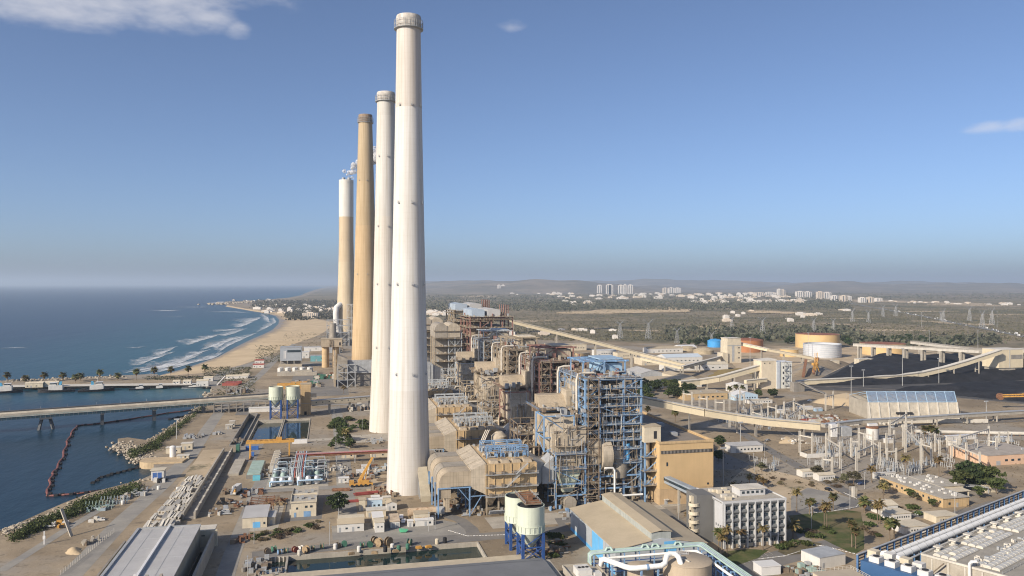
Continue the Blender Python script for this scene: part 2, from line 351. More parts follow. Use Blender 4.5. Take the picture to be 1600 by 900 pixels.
def ground_mats():
    t = NT('plant_ground'); t.bs.inputs['Roughness'].default_value = .95; t.bs.inputs['Specular IOR Level'].default_value = .15
    c = t.mix(t.rng(t.noise(.02, 7, ro=.72), .40, .60), (.225, .178, .12), (.37, .295, .20))
    c = t.mix(t.rng(t.noise(.011, 5), .5, .6, 0, .75), c, (.30, .275, .235))
    c = t.mix(t.rng(t.noise(.16, 6, ro=.7), .52, .66, 0, .8), c, (.15, .12, .085))
    c = t.mix(t.rng(t.noise(.5, 4, ro=.7), .6, .72, 0, .6), c, (.46, .40, .31))
    t.L(c, t.bs.inputs['Base Color']); t.bump(t.noise(.8, 5, ro=.7), .3, .5)
    g = t.m
    t = NT('scrubland'); t.bs.inputs['Roughness'].default_value = .95; t.bs.inputs['Specular IOR Level'].default_value = .1
    c = t.mix(t.rng(t.noise(.004, 6, ro=.62), .4, .62), (.21, .178, .12), (.30, .245, .165))  # base tones raised a little in place of distant haze
    c = t.mix(t.rng(t.noise(.0021, 7, ro=.65), .5, .58, 0, .85), c, (.13, .125, .075))
    c = t.mix(t.rng(t.noise(.03, 5, ro=.7), .5, .62, 0, .6), c, (.08, .08, .048))
    c = t.mix(t.rng(t.noise(.0035, 5, t.pos((1, .5, 1)), ro=.7), .64, .7, 0, .8), c, (.36, .28, .18))
    c = t.mix(t.rng(t.noise(.05, 4, ro=.7), .63, .7, 0, .7), c, (.30, .25, .17))
    t.L(c, t.bs.inputs['Base Color']); t.bump(t.noise(.09, 5, ro=.7), 2.0, .6)
    f = t.m
    t = NT('beach_sand'); t.bs.inputs['Roughness'].default_value = .95; t.bs.inputs['Specular IOR Level'].default_value = .1
    c = t.mix(t.rng(t.noise(.02, 5, ro=.6), .35, .65), (.50, .385, .24), (.60, .47, .30))
    c = t.mix(t.rng(t.noise(.05, 5, t.pos((1, .35, 1)), ro=.72), .6, .68, 0, .6), c, (.25, .2, .13))
    geo = t.N('ShaderNodeTexCoord'); sp = t.N('ShaderNodeSeparateXYZ'); t.L(geo.outputs['Object'], sp.inputs[0])
    wet = t.rng(t.math('ADD', sp.outputs[2], t.math('MULTIPLY', t.noise(.01, 3), 1.0)), -2.3, -1.6, 1, 0)
    c = t.mix(wet, c, (.30, .24, .165)); t.L(c, t.bs.inputs['Base Color']); t.L(t.rng(wet, 0, 1, .95, .35), t.bs.inputs['Roughness'])
    t.bump(t.noise(.15, 4, ro=.7), .5, .4)
    b = t.m
    t = NT('sand_patch'); t.bs.inputs['Roughness'].default_value = .95; t.bs.inputs['Specular IOR Level'].default_value = .1
    c = t.mix(t.rng(t.noise(.03, 5, ro=.65), .35, .65), (.38, .30, .20), (.52, .42, .29))
    c = t.mix(t.rng(t.noise(.02, 6, ro=.75), .56, .63, 0, .8), c, (.11, .105, .06)); t.L(c, t.bs.inputs['Base Color'])
    p = t.m
    t = NT('sea_water'); t.bs.inputs['Roughness'].default_value = .3; t.bs.inputs['IOR'].default_value = 1.33; t.bs.inputs['Specular IOR Level'].default_value = .14
    geo = t.N('ShaderNodeTexCoord'); sp = t.N('ShaderNodeSeparateXYZ'); t.L(geo.outputs['Object'], sp.inputs[0])
    sh = t.rng(t.math('ADD', sp.outputs[0], t.math('MULTIPLY', t.noise(.004, 4), 160)), -700, -50, 0, 1, True)
    sh2 = t.rng(t.math('ADD', sp.outputs[0], t.math('MULTIPLY', t.noise(.006, 4), 120)), -190, -60, 0, 1, True)
    far = t.rng(sp.outputs[1], 780, 860, 0, 1)
    c = t.mix(t.math('MULTIPLY', sh, far), (.003, .03, .07), (.008, .075, .10)); c = t.mix(t.math('MULTIPLY', t.math('MULTIPLY', sh2, far), .6), c, (.10, .16, .165))
    c = t.mix(t.rng(far, 0, 1, 1, 0), c, (.008, .034, .052))
    c = t.mix(t.rng(t.noise(.0035, 5, t.pos((1, .25, 1)), ro=.6), .45, .7, 0, .6), c, (.004, .024, .06))
    t.L(c, t.bs.inputs['Base Color'])
    h = t.math('ADD', t.noise(.11, 5, t.pos((1, .45, 1)), ro=.6), t.math('MULTIPLY', t.noise(.018, 3, t.pos((1, .3, 1))), 3.0))
    t.bump(h, 1.1, .6)
    w = t.m
    t = NT('basin_water'); t.bs.inputs['Roughness'].default_value = .06; t.bs.inputs['Base Color'].default_value = (.012, .028, .026, 1); t.bs.inputs['IOR'].default_value = 1.33
    t.bump(t.noise(.6, 3), .12, .12)
    q = t.m
    t = NT('lawn'); t.bs.inputs['Roughness'].default_value = .9; t.bs.inputs['Specular IOR Level'].default_value = .1
    c = t.mix(t.rng(t.noise(.15, 5, ro=.65), .35, .65), (.06, .08, .028), (.10, .115, .045)); c = t.mix(t.rng(t.noise(.05, 5, ro=.65), .46, .6, 0, .8), c, (.19, .15, .085)); t.L(c, t.bs.inputs['Base Color'])
    t.bump(t.noise(2.5, 3), .2, .5)
    l = t.m
    t = NT('coal'); t.bs.inputs['Roughness'].default_value = .9; t.bs.inputs['Specular IOR Level'].default_value = .2
    c = t.mix(t.rng(t.noise(.08, 6, ro=.7), .35, .65), (.012, .013, .016), (.03, .031, .036)); c = t.mix(t.rng(t.noise(.02, 6, t.pos((.4, 1, 1)), ro=.7), .63, .7, 0, .5), c, (.16, .15, .13)); t.L(c, t.bs.inputs['Base Color'])
    t.bump(t.noise(.25, 6, ro=.75), 1.2, .7)
    return g, f, b, p, w, q, l, t.m
GROUND, SCRUB, SAND, PATCH, SEA, POOL, LAWN, COAL = ground_mats()

SEA_Z = -3.0
sea = MB(); sea.add([(-90000, -3000, SEA_Z), (6000, -3000, SEA_Z), (6000, 110000, SEA_Z), (-90000, 110000, SEA_Z)], [(0, 1, 2, 3)])
tag(place(sea.build('sea', SEA), 0, 0), kind='structure')

def S(px, py, z=SEA_Z): return at(px, py, z)
# sunken basins: holes in the ground (plant coordinates x0, x1, y0, y1)
PIT_FRONT = (-26.5, 61.5, 312.5, 332.5)
PIT_TWIN_L = (-54.5, -35.5, 582, 668); PIT_TWIN_R = (-33.8, -14.5, 582, 668)
PIT_CHAN = (-64.5, -58.0, 566, 700)
PIT_LEFT = (-51.2, -47.4, 280, 346)
def rect(r): x0, x1, y0, y1 = r; return [(x0, y0), (x1, y0), (x1, y1), (x0, y1)]
shore = [S(-700, 1000), S(-120, 880), S(0, 842), S(32, 826), S(62, 812), S(100, 795), S(140, 779), S(185, 767), S(222, 757), S(240, 748),
         S(240, 727), S(222, 718), S(206, 706), S(186, 697), S(184, 692), S(200, 690), S(228, 694), S(246, 686), S(262, 675), S(280, 662), S(296, 650), S(310, 640), S(322, 627), S(330, 616), S(330, 606),
         S(300, 604.5), S(160, 606.2), S(0, 608.5), S(-500, 616), S(-700, 612), S(-300, 603), S(0, 599), S(100, 595), S(200, 590), S(245, 588)]
bl = [at(*p) for p in ((225, 589), (250, 587.5), (290, 585), (318, 583), (345, 578), (375, 571), (432, 551), (452, 540), (490, 527), (505, 520), (520, 508), (520, 503), (470, 494), (440, 489), (415, 486.5), (385, 482.5), (355, 477))]
back = bl[1:] + [S(352, 472), S(400, 470.5), S(425, 468), S(452, 465.5), S(470, 462), S(478, 458), S(488, 454.5), S(500, 451), S(512, 448.5)]
land = shore + back + [(-5000, 100000), (100000, 100000), (100000, -2500), (-2500, -2500), (-1200, -400)]
sheet('ground', land, 0, GROUND, [rect(r) for r in (PIT_FRONT, PIT_TWIN_L, PIT_TWIN_R, PIT_CHAN, PIT_LEFT)], skirt=-6)

# beach: slope from the dunes down to the swash
wl = [S(*p) for p in ((225, 591), (240, 589), (258, 584), (277, 579), (307, 569), (341, 557), (368, 542), (392, 530), (410, 522.5), (425, 515), (434, 506), (435, 500), (430, 494), (417, 490), (397, 487), (375, 483), (352, 479))]
mb = MB(); n = 13; rows = 7; vs = []
def dense(pts, k=5):
    out = []
    for i in range(len(pts) - 1):
        for j in range(k): t = j / k; out.append((pts[i][0] * (1 - t) + pts[i + 1][0] * t, pts[i][1] * (1 - t) + pts[i + 1][1] * t))
    return out + [pts[-1]]
W2, B2 = dense(wl), dense(bl); n = len(W2)
for i in range(n):
    d = Vector((W2[i][0] - B2[i][0], W2[i][1] - B2[i][1]))
    for k in range(rows + 1):
        t = k / rows * 1.3 - .04; zz = .35 - 3.4 * max(t, 0) ** 1.1
        if k == 0: zz = -.1
        vs.append((B2[i][0] + d.x * t, B2[i][1] + d.y * t, zz + (.25 * math.sin(i * 1.7 + k) if 1 < k < 5 else 0)))
mb.add(vs, [(i * (rows + 1) + k, (i + 1) * (rows + 1) + k, (i + 1) * (rows + 1) + k + 1, i * (rows + 1) + k + 1) for i in range(n - 1) for k in range(rows)])
tag(place(mb.build('beach', SAND, smooth=True), 0, 0), kind='structure')
BEACH_W = W2

# surf: broken foam lines along the beach
def foam_mat():
    t = NT('foam'); t.bs.inputs['Roughness'].default_value = .9; t.bs.inputs['Base Color'].default_value = (.72, .74, .74, 1)
    tr = t.N('ShaderNodeBsdfTransparent'); mx = t.N('ShaderNodeMixShader'); uv = t.N('ShaderNodeUVMap'); sp = t.N('ShaderNodeSeparateXYZ'); t.L(uv.outputs[0], sp.inputs[0])
    a = t.math('SUBTRACT', t.noise(.045, 7, t.pos((1, .55, 1)), ro=.75, dist=1.2), .46); edge = t.rng(sp.outputs[1], 0, 1, .32, -.34)
    endf = t.math('MULTIPLY', sp.outputs[0], -.6)
    f = t.rng(t.math('ADD', t.math('ADD', t.math('MULTIPLY', a, 2.2), edge), endf), -.12, .5, 0, .82)
    t.L(f, mx.inputs[0]); t.L(tr.outputs[0], mx.inputs[1]); t.L(t.bs.outputs[0], mx.inputs[2]); t.L(mx.outputs[0], t.nt.nodes['Material Output'].inputs[0]); return t.m
FOAM = foam_mat()
def foam(pts, w0, wdir, name='surf', seed=0):
    """ribbon: crisp front edge on the given line, thinning out towards wdir"""
    g = random.Random(seed); pts = dense(pts, 6); n = len(pts); me = bpy.data.meshes.new(name); vs = []; uv = []
    for i, p in enumerate(pts):
        t = i / (n - 1); w = w0 * (math.sin(math.pi * t) ** .6 + .08) * g.uniform(.8, 1.2); j = g.uniform(-1.5, 1.5)
        e = abs(2 * t - 1) ** 4
        for k in range(4): vs.append((p[0] + wdir[0] * w * k / 3 + j, p[1] + wdir[1] * w * k / 3, SEA_Z + .12 + (.25 if k == 0 else 0))); uv.append((e, k / 3))
    fs = [(i * 4 + k, (i + 1) * 4 + k, (i + 1) * 4 + k + 1, i * 4 + k + 1) for i in range(n - 1) for k in range(3)]
    me.from_pydata(vs, [], fs); ul = me.uv_layers.new(name='UVMap')
    ul.data.foreach_set('uv', [c for l in me.loops for c in uv[l.vertex_index]]); me.materials.append(FOAM); return tag(place(link(name, me), 0, 0), 'white broken surf line rolling towards the sandy beach', 'surf', kind='stuff')
SURF = [([(196, 583), (222, 578), (262, 571), (290, 566)], 30), ([(213, 573), (245, 562), (275, 548)], 34), ([(243, 557), (262, 549), (276, 540)], 26), ([(232, 578), (280, 572), (330, 560), (352, 548)], 34), ([(282, 566), (310, 555), (330, 545)], 26),
        ([(290, 540), (318, 532), (342, 524)], 40), ([(308, 531), (330, 526), (345, 522)], 30), ([(337, 518), (360, 516), (380, 513)], 46), ([(345, 526), (365, 521), (388, 512)], 30), ([(330, 548), (352, 535), (390, 522)], 26), ([(370, 512), (388, 507), (402, 501)], 52), ([(385, 505), (400, 500), (412, 495)], 56),
        ([(232, 587), (268, 577), (303, 566), (336, 554)], 26), ([(330, 556), (364, 539), (388, 527), (406, 519)], 24), ([(402, 521), (420, 511), (429, 503), (426, 495)], 22), ([(222, 584), (252, 576), (290, 563), (322, 550)], 34), ([(318, 548), (348, 537), (378, 524)], 36), ([(136, 594), (165, 590), (196, 586)], 18),
        ([(0, 544.5), (28, 543.5), (52, 543.5)], 26), ([(205, 543.5), (222, 543), (237, 541)], 22), ([(262, 486), (275, 485), (288, 484.5)], 130), ([(262, 494.5), (280, 494.5), (296, 494.3)], 110), ([(298, 480.2), (316, 480), (330, 479.6)], 160), ([(330, 476), (345, 474), (352, 470)], 130), ([(340, 488), (370, 487), (392, 489)], 80), ([(405, 490), (420, 496), (424, 506)], 30)]
for i, (p, w) in enumerate(SURF): foam([(x + rnd.uniform(-6, 6), y + rnd.uniform(-9, 9)) for x, y in (S(*q) for q in p)], w * rnd.uniform(.9, 1.7), (-.85, .5), 'surf', i)

# open country beyond the plant and its sand patches
country = [at(662, 521), at(720, 524), at(900, 530), at(1000, 536), at(1130, 540), at(1330, 540), at(1500, 552), at(1640, 566), (2600, 900), (100000, 600), (100000, 99000), (-4000, 99000)] + [at(p[0] + 12, p[1]) for p in ((508, 448.6), (496, 451.5), (480, 456.5), (465, 463))] + [at(440, 470), at(470, 475), at(520, 486), at(552, 505), at(600, 520)]
sheet('countryside', country, .25, SCRUB)
def blobpoly(cx, cy, wx, wy, n=26, seed=0, rough=.35, skew=0):
    g = random.Random(seed); ph = [g.uniform(0, 6.28) for _ in range(4)]; out = []
    for i in range(n):
        t = 2 * math.pi * i / n; r = 1 + rough * (.5 * math.sin(2 * t + ph[0]) + .35 * math.sin(3 * t + ph[1]) + .3 * math.sin(5 * t + ph[2]) + .2 * math.sin(9 * t + ph[3]))
        x = cx + wx * r * math.cos(t); y = cy + wy * r * math.sin(t) - skew * wx * math.cos(t); out.append(at(x, max(y, 447.5)))
    return out
k = 0
for cx, cy, wx, wy, sk in [(980, 487, 88, 4.0, .03), (1040, 483.5, 36, 3.8, 0), (905, 489.5, 24, 1.6, .02), (1205, 488.5, 36, 2.4, -.03), (1110, 513, 26, 2.6, -.05), (745, 463.5, 40, 1.4, 0), (1420, 472, 110, 1.7, -.03), (1520, 477, 60, 1.6, -.02), (1380, 516, 60, 1.6, -.02),
                          (820, 502, 40, 1.2, 0), (1490, 505, 60, 1.4, -.06), (1330, 498, 40, 1, 0), (1010, 517, 24, 1.2, 0), (1300, 507, 30, 1, 0), (1450, 487, 45, .9, 0), (1570, 492, 30, 1.1, 0)]:
    k += 1; sheet('sand_patch', blobpoly(cx, cy, wx, wy, seed=k, skew=sk), .5 + .02 * k + (1.6 if k < 6 else 0), SAND if k < 6 else PATCH)
ASH = mat('ash_field', (.20, .19, .18), .9, .12, .01)
BROWNF = mat('brown_field', (.26, .2, .145), .95, .1, .01); PALEF = mat('stubble_field', (.36, .29, .2), .95, .1, .01)
for cx, cy, wx, wy, m in [(730, 469.5, 45, 1.0, PALEF), (870, 466.5, 40, .5, BROWNF), (1530, 463.5, 70, .7, BROWNF), (1470, 459.5, 110, .8, BROWNF), (1330, 456, 60, .6, PALEF), (1130, 454, 60, .5, BROWNF), (700, 455, 30, .7, PALEF), (790, 458, 60, .5, BROWNF)]:
    k += 1; sheet('field', blobpoly(cx, cy, wx, wy, seed=k + 50, rough=.15), .6 + .02 * k, m)
sheet('tank_farm_yard', [at(1130, 552), at(1250, 541), at(1500, 546), at(1640, 560), at(1640, 580), at(1250, 582), at(1150, 575)], .06, PATCH)

# hills along the horizon
def hills():
    g = random.Random(3); mb = MB(); nx, ny = 120, 14; vs = []
    ph = [g.uniform(0, 6.28) for _ in range(12)]
    for j in range(ny):
        Y = 8200 + j * 1150
        for i in range(nx):
            px = 655 + (2100 - 655) * i / (nx - 1); X = (px - CX) / FPX * Y
            u = px / 100.0
            ridge1 = max(0, 1 - ((px - 850) / 190) ** 2) * 165 * math.exp(-((Y - 10800) / 1900) ** 2)
            ridge2 = (70 + 40 * math.sin(u * .9 + ph[0]) + 26 * math.sin(u * 2.3 + ph[1])) * math.exp(-((Y - 13500) / 2200) ** 2) * 1.25
            ridge3 = (160 + 30 * math.sin(u * .55 + ph[2]) + 26 * math.sin(u * 1.6 + ph[3]) + 10 * math.sin(u * 4.7 + ph[4])) * math.exp(-((Y - 19500) / 2700) ** 2)
            rg = 14 * math.sin(X * .004 + ph[5]) * math.sin(Y * .003 + ph[6]) + 8 * math.sin(X * .011 + Y * .004)
            z = max(ridge1, ridge2, ridge3); z = z + rg * min(1, z / 80) - 1
            if j == 0: z = -20
            vs.append((X, Y, z))
    mb.add(vs, [(j * nx + i, j * nx + i + 1, (j + 1) * nx + i + 1, (j + 1) * nx + i) for j in range(ny - 1) for i in range(nx - 1)])
    t = NT('hill_scrub'); t.bs.inputs['Roughness'].default_value = .95
    c = t.mix(t.rng(t.noise(.0016, 6, ro=.65), .42, .6), (.15, .135, .10), (.26, .21, .15)); c = t.mix(t.rng(t.noise(.004, 5, ro=.7), .55, .66, 0, .8), c, (.06, .065, .04)); t.L(c, t.bs.inputs['Base Color'])
    return tag(mb.build('hills', t.m, smooth=True), kind='structure')
hills()

# the air: one closed box round everything on the ground
hz = MB().box(-95000, -3500, -8, 105000, 112000, 395)
HAZE = bpy.data.materials.new('haze'); HAZE.use_nodes = True; hn = HAZE.node_tree; hn.nodes.clear()
ho = hn.nodes.new('ShaderNodeOutputMaterial'); hv = hn.nodes.new('ShaderNodeVolumePrincipled'); hn.links.new(hv.outputs[0], ho.inputs['Volume'])
hv.inputs['Color'].default_value = (.70, .84, 1.0, 1); hv.inputs['Density'].default_value = 6.0e-5; hv.inputs['Anisotropy'].default_value = .12
tag(place(hz.build('haze', HAZE), 0, 0), 'thin pale grey haze lying over the plain and the sea', 'haze', kind='stuff')
# ---------------------------------------------------------------- chimneys
def stack_mat(name, bands, var=.05, jl=3.0):
    """formwork-cast concrete shaft: paint bands by height, faint lift joints, vertical form marks"""
    t = NT(name); t.bs.inputs['Roughness'].default_value = .75; t.bs.inputs['Specular IOR Level'].default_value = .25
    geo = t.N('ShaderNodeTexCoord'); sp = t.N('ShaderNodeSeparateXYZ'); t.L(geo.outputs['Object'], sp.inputs[0])
    c = bands[0][1]
    for z, col in bands[1:]: c = t.mix(t.rng(t.math('ADD', sp.outputs[2], t.math('MULTIPLY', t.noise(.4, 3), .5)), z, z + .4), c, col)
    dk = t.N('ShaderNodeMix'); dk.data_type = 'RGBA'; dk.blend_type = 'MULTIPLY'
    st_ = t.rng(t.noise(.55, 4, t.pos((1.6, 1.6, .012)), ro=.6), .38, .7, 0, .5); ln = t.rng(t.math('FRACT', t.math('DIVIDE', sp.outputs[2], jl), 0), 0, .06, .22, 0)  # stronger streak tone stands in for the shade in the flutes
    pt = t.rng(t.noise(.07, 4, t.pos((1, 1, .5))), .45, .7, 0, .18)
    f = t.math('ADD', t.math('ADD', st_, ln), pt); t.L(f, dk.inputs[0]); 
    if isinstance(c, tuple): dk.inputs[6].default_value = (*c, 1)
    else: t.L(c, dk.inputs[6])
    dk.inputs[7].default_value = (.62, .56, .47, 1); t.L(dk.outputs[2], t.bs.inputs['Base Color']); return t.m
def chimney(label, px_axis, py_front, r0, prof, mats, cap_h, top_z, inner, rings, door=False, gal=True, flues=None):
    b0, a0 = at(px_axis, py_front); a = a0 + r0; b = b_at(a, px_axis)
    c = thing('chimney', label, 'chimney', b, a, group='power station chimneys')
    c['tall'] = top_z
    m = MB(); zs = [p[1] for p in prof]; P = []
    for k in range(45):
        z = top_z * k / 44
        for i in range(len(prof) - 1):
            if prof[i][1] <= z <= prof[i + 1][1] + 1e-6:
                t = (z - prof[i][1]) / (prof[i + 1][1] - prof[i][1]); P.append((prof[i][0] * (1 - t) + prof[i + 1][0] * t, z)); break
    rt = P[-1][0]
    m.lathe(P + [(rt - .9, top_z), (rt - .9, top_z - 6)], 64, cap=(True, False)); m.build('shaft', mats, c, smooth=35)
    MB().lathe([(.1, top_z - 5.9), (rt - .95, top_z - 5.9)], 32, cap=(False, False)).build('flue_opening', DARK, c)
    if gal:
        z0 = top_z - cap_h
        g = MB()
        g.lathe([(rt + .1, z0 - .4), (rt + 1.5, z0), (rt + 1.5, z0 + .25), (rt + .1, z0 + .25)], 40, cap=(False, False))
        for i in range(40):
            t = 2 * math.pi * i / 40; x, y = math.cos(t) * (rt + 1.4), math.sin(t) * (rt + 1.4); g.bar((x, y, z0 + .2), (x, y, z0 + cap_h * .62), .14)
        g.build('gallery', GREYM, c)
        rr = MB()
        for f in (.3, .6): rr.lathe([(rt + 1.36, z0 + cap_h * f), (rt + 1.5, z0 + cap_h * f), (rt + 1.5, z0 + cap_h * f + .2), (rt + 1.36, z0 + cap_h * f + .2)], 40, cap=(False, False))
        rr.build('railing', GREYM, c)
        MB().lathe([(rt + .05, z0), (rt + .35, z0 + .5), (rt + .4, top_z - .9), (rt + .1, top_z + .1), (rt - .9, top_z + .1)], 48, cap=(False, False)).build('cap_ring', inner, c, smooth=35)
    for z in rings:                         # aircraft warning lamp brackets
        for t in (-2.35, -1.45, -.6, .6, 1.6, 2.6):
            r_ = [P[k][0] + (P[k + 1][0] - P[k][0]) * (z - P[k][1]) / (P[k + 1][1] - P[k][1]) for k in range(44) if P[k][1] <= z < P[k + 1][1]][0]
            x, y = math.cos(t), math.sin(t); q = MB()
            q.box(-.5, -.15, 0, .5, .7, .12); q.bar((-.45, .6, 0), (-.45, .6, 1.6), .1); q.bar((.45, .6, 0), (.45, .6, 1.6), .1); q.bar((-.45, .6, 1.5), (.45, .6, 1.5), .1); q.cbox(0, .5, .1, .4, .3, .8)
            if z == rings[0] and t == -2.35: LB['bracket'] = q.mesh('lamp_bracket', GREYM)
            o = link('lamp_bracket', LB['bracket'], c, (x * r_, y * r_, z), math.atan2(y, x) - math.pi / 2)
    return c, b, a, P
LB = {}
W1 = stack_mat('white_stack_paint', [(0, (.63, .605, .56)), (54, (.67, .655, .615)), (203, (.605, .56, .50))])
W1b = stack_mat('white_stack_paint_older', [(0, (.64, .60, .53)), (160, (.61, .59, .54)), (235, (.57, .55, .50))])
T3 = stack_mat('tan_stack_concrete', [(0, (.54, .40, .235)), (175, (.50, .385, .235)), (225, (.47, .37, .235)), (293, (.36, .27, .18))], jl=6.5)
T4 = stack_mat('tan_stack_white_top', [(0, (.60, .50, .345)), (150, (.57, .46, .31)), (233, (.68, .66, .60))], jl=7)
CAPM = mat('stack_cap', (.52, .48, .42), .8, .3, .5, streak=.5)
CAPT = mat('stack_cap_tan', (.27, .2, .14), .8, .3, .5, streak=.5)
ch1, CB1, CA1, CP1 = chimney('tallest looking white chimney in front, nearest of the four', 638.5, 775, 11.6, [(11.7, 0), (10.9, 25), (10.15, 56), (8.25, 140), (7.0, 203), (6.25, 252)], W1, 7.0, 252, CAPM, (62, 109, 152, 203.5))
ch2, CB2, CA2, CP2 = chimney('white chimney second from the front, between the tan and the nearest one', 603, 677, 12.3, [(12.4, 0), (11.3, 30), (10.3, 60), (8.6, 140), (7.3, 203), (6.4, 253)], W1b, 7.0, 253, CAPM, (62, 109, 152, 204))
ch3, CB3, CA3, CP3 = chimney('slim all tan concrete chimney with dark rim, third from the front', 571, 598, 15.5, [(16.2, 0), (15.3, 25), (13.2, 100), (10.2, 200), (7.4, 300)], T3, 9.0, 300, CAPT, (120, 225))
ch4, CB4, CA4, CP4 = chimney('tan chimney with white upper part, farthest of the four', 541, 537, 17, [(18, 0), (16.8, 60), (14.4, 130), (13.2, 190), (13.2, 301)], T4, 5.0, 301, WHITE, (190, 296), gal=False)
# inclined gallery and plinth pieces at chimney feet
def foot_gallery(ch, r, zt, y0, lab):
    m = MB(); m.hexa([(-2.6, y0, 0.2), (2.6, y0, .2), (2.6, y0 + 2, .2), (-2.6, y0 + 2, .2)], [(-2.6, -r + 1, zt - 2), (2.6, -r + 1, zt - 2), (2.6, -r + 1.5, zt), (-2.6, -r + 1.5, zt)])
    return m
m = MB(); zt = 11.5; y1 = -10.2; y0 = -25
m.add([(-2.4, y0, .1), (2.4, y0, .1), (2.4, y1, zt), (-2.4, y1, zt), (-2.4, y0, 3), (2.4, y0, 3), (2.4, y1, zt + 3), (-2.4, y1, zt + 3)], [(0, 3, 2, 1), (4, 5, 6, 7), (0, 1, 5, 4), (1, 2, 6, 5), (2, 3, 7, 6), (3, 0, 4, 7)])
o = m.build('inclined_gallery', mat('gallery_sheet', (.42, .37, .27), .7, .1, .3, corr=('Y', 2)), ch1, loc=(6.2, 0, 0))
for y in (-14, -18.5):
    for x in (3.9, 8.5): MB().bar((x, y, 0), (x, y, 7.5 if y > -16 else 4.5), .4).build('gallery_post', GREYM, ch1)
MB().box(-3.2, -1.2, 0, 2.2, 2.2, 17).build('access_tower', CONC, ch2, loc=(8.6, -11.0, 0))
# stair tower, scaffold and steam on the far chimney
s_ = MB(); sx, sy, sw = 1, -20, 15
for i in range(6):
    z0, z1 = i * 12, i * 12 + 12
    for x in (sx, sx + sw / 2, sx + sw): s_.bar((x, sy, z0), (x, sy, z1), .8)
    s_.bar((sx, sy, z1), (sx + sw, sy, z1), .8); s_.bar((sx, sy, z0), (sx + sw / 2, sy, z1), .5); s_.bar((sx + sw, sy, z0), (sx + sw / 2, sy, z1), .5)
    s_.bar((sx, sy, z1), (sx, sy + 8, z1), .6); s_.bar((sx + sw, sy, z1), (sx + sw, sy + 8, z1), .6)
s_.build('stair_tower', WHITE, ch4)
d_ = MB(); d_.pipe([(-14, -16, 20), (-18, -17, 34), (-19, -17, 56), (-17.5, -16, 66), (-12, -12, 71), (-5, -6, 72)], 5.4, 14); d_.build('flue_duct', WHITE, ch4, smooth=50)
for i in range(4): MB().lathe([(3.2, 300), (3.2, 305)], 14, cx=(-5, 5, -5, 5)[i], cy=(-5, -5, 5, 5)[i]).build('flue_tip', GREYM, ch4, smooth=40)

# steam drifting from the far chimney: billows of white vapour
def steam():
    t = NT('steam'); t.bs.inputs['Roughness'].default_value = 1; t.bs.inputs['Base Color'].default_value = (.86, .86, .86, 1); t.bs.inputs['Specular IOR Level'].default_value = 0
    tl = t.N('ShaderNodeBsdfTranslucent'); tl.inputs[0].default_value = (.86, .86, .86, 1); m1 = t.N('ShaderNodeMixShader'); m1.inputs[0].default_value = .45; t.L(t.bs.outputs[0], m1.inputs[1]); t.L(tl.outputs[0], m1.inputs[2])
    tr = t.N('ShaderNodeBsdfTransparent'); m2 = t.N('ShaderNodeMixShader'); t.L(t.rng(t.noise(.09, 5, ro=.7), .38, .58, .2, .8), m2.inputs[0]); t.L(tr.outputs[0], m2.inputs[1]); t.L(m1.outputs[0], m2.inputs[2]); t.L(m2.outputs[0], t.nt.nodes['Material Output'].inputs[0])
    mb = MB(); g = random.Random(2)
    for k in range(150):
        f = k / 149; f = f ** .8; x, z, r = 4 + 100 * f ** 1.25, 305 + 56 * f ** .62, 7 + 15 * f; mb.blob((x + g.gauss(0, r * .42), g.gauss(0, r * .4), z + g.gauss(0, r * .3)), r * g.uniform(.25, .55), 9, k, 0, .9)
    o = mb.build('steam_plume', t.m, smooth=True); place(o, CB4, CA4); tag(o, 'small white steam plume drifting off the farthest chimney', 'steam', kind='stuff')
steam()
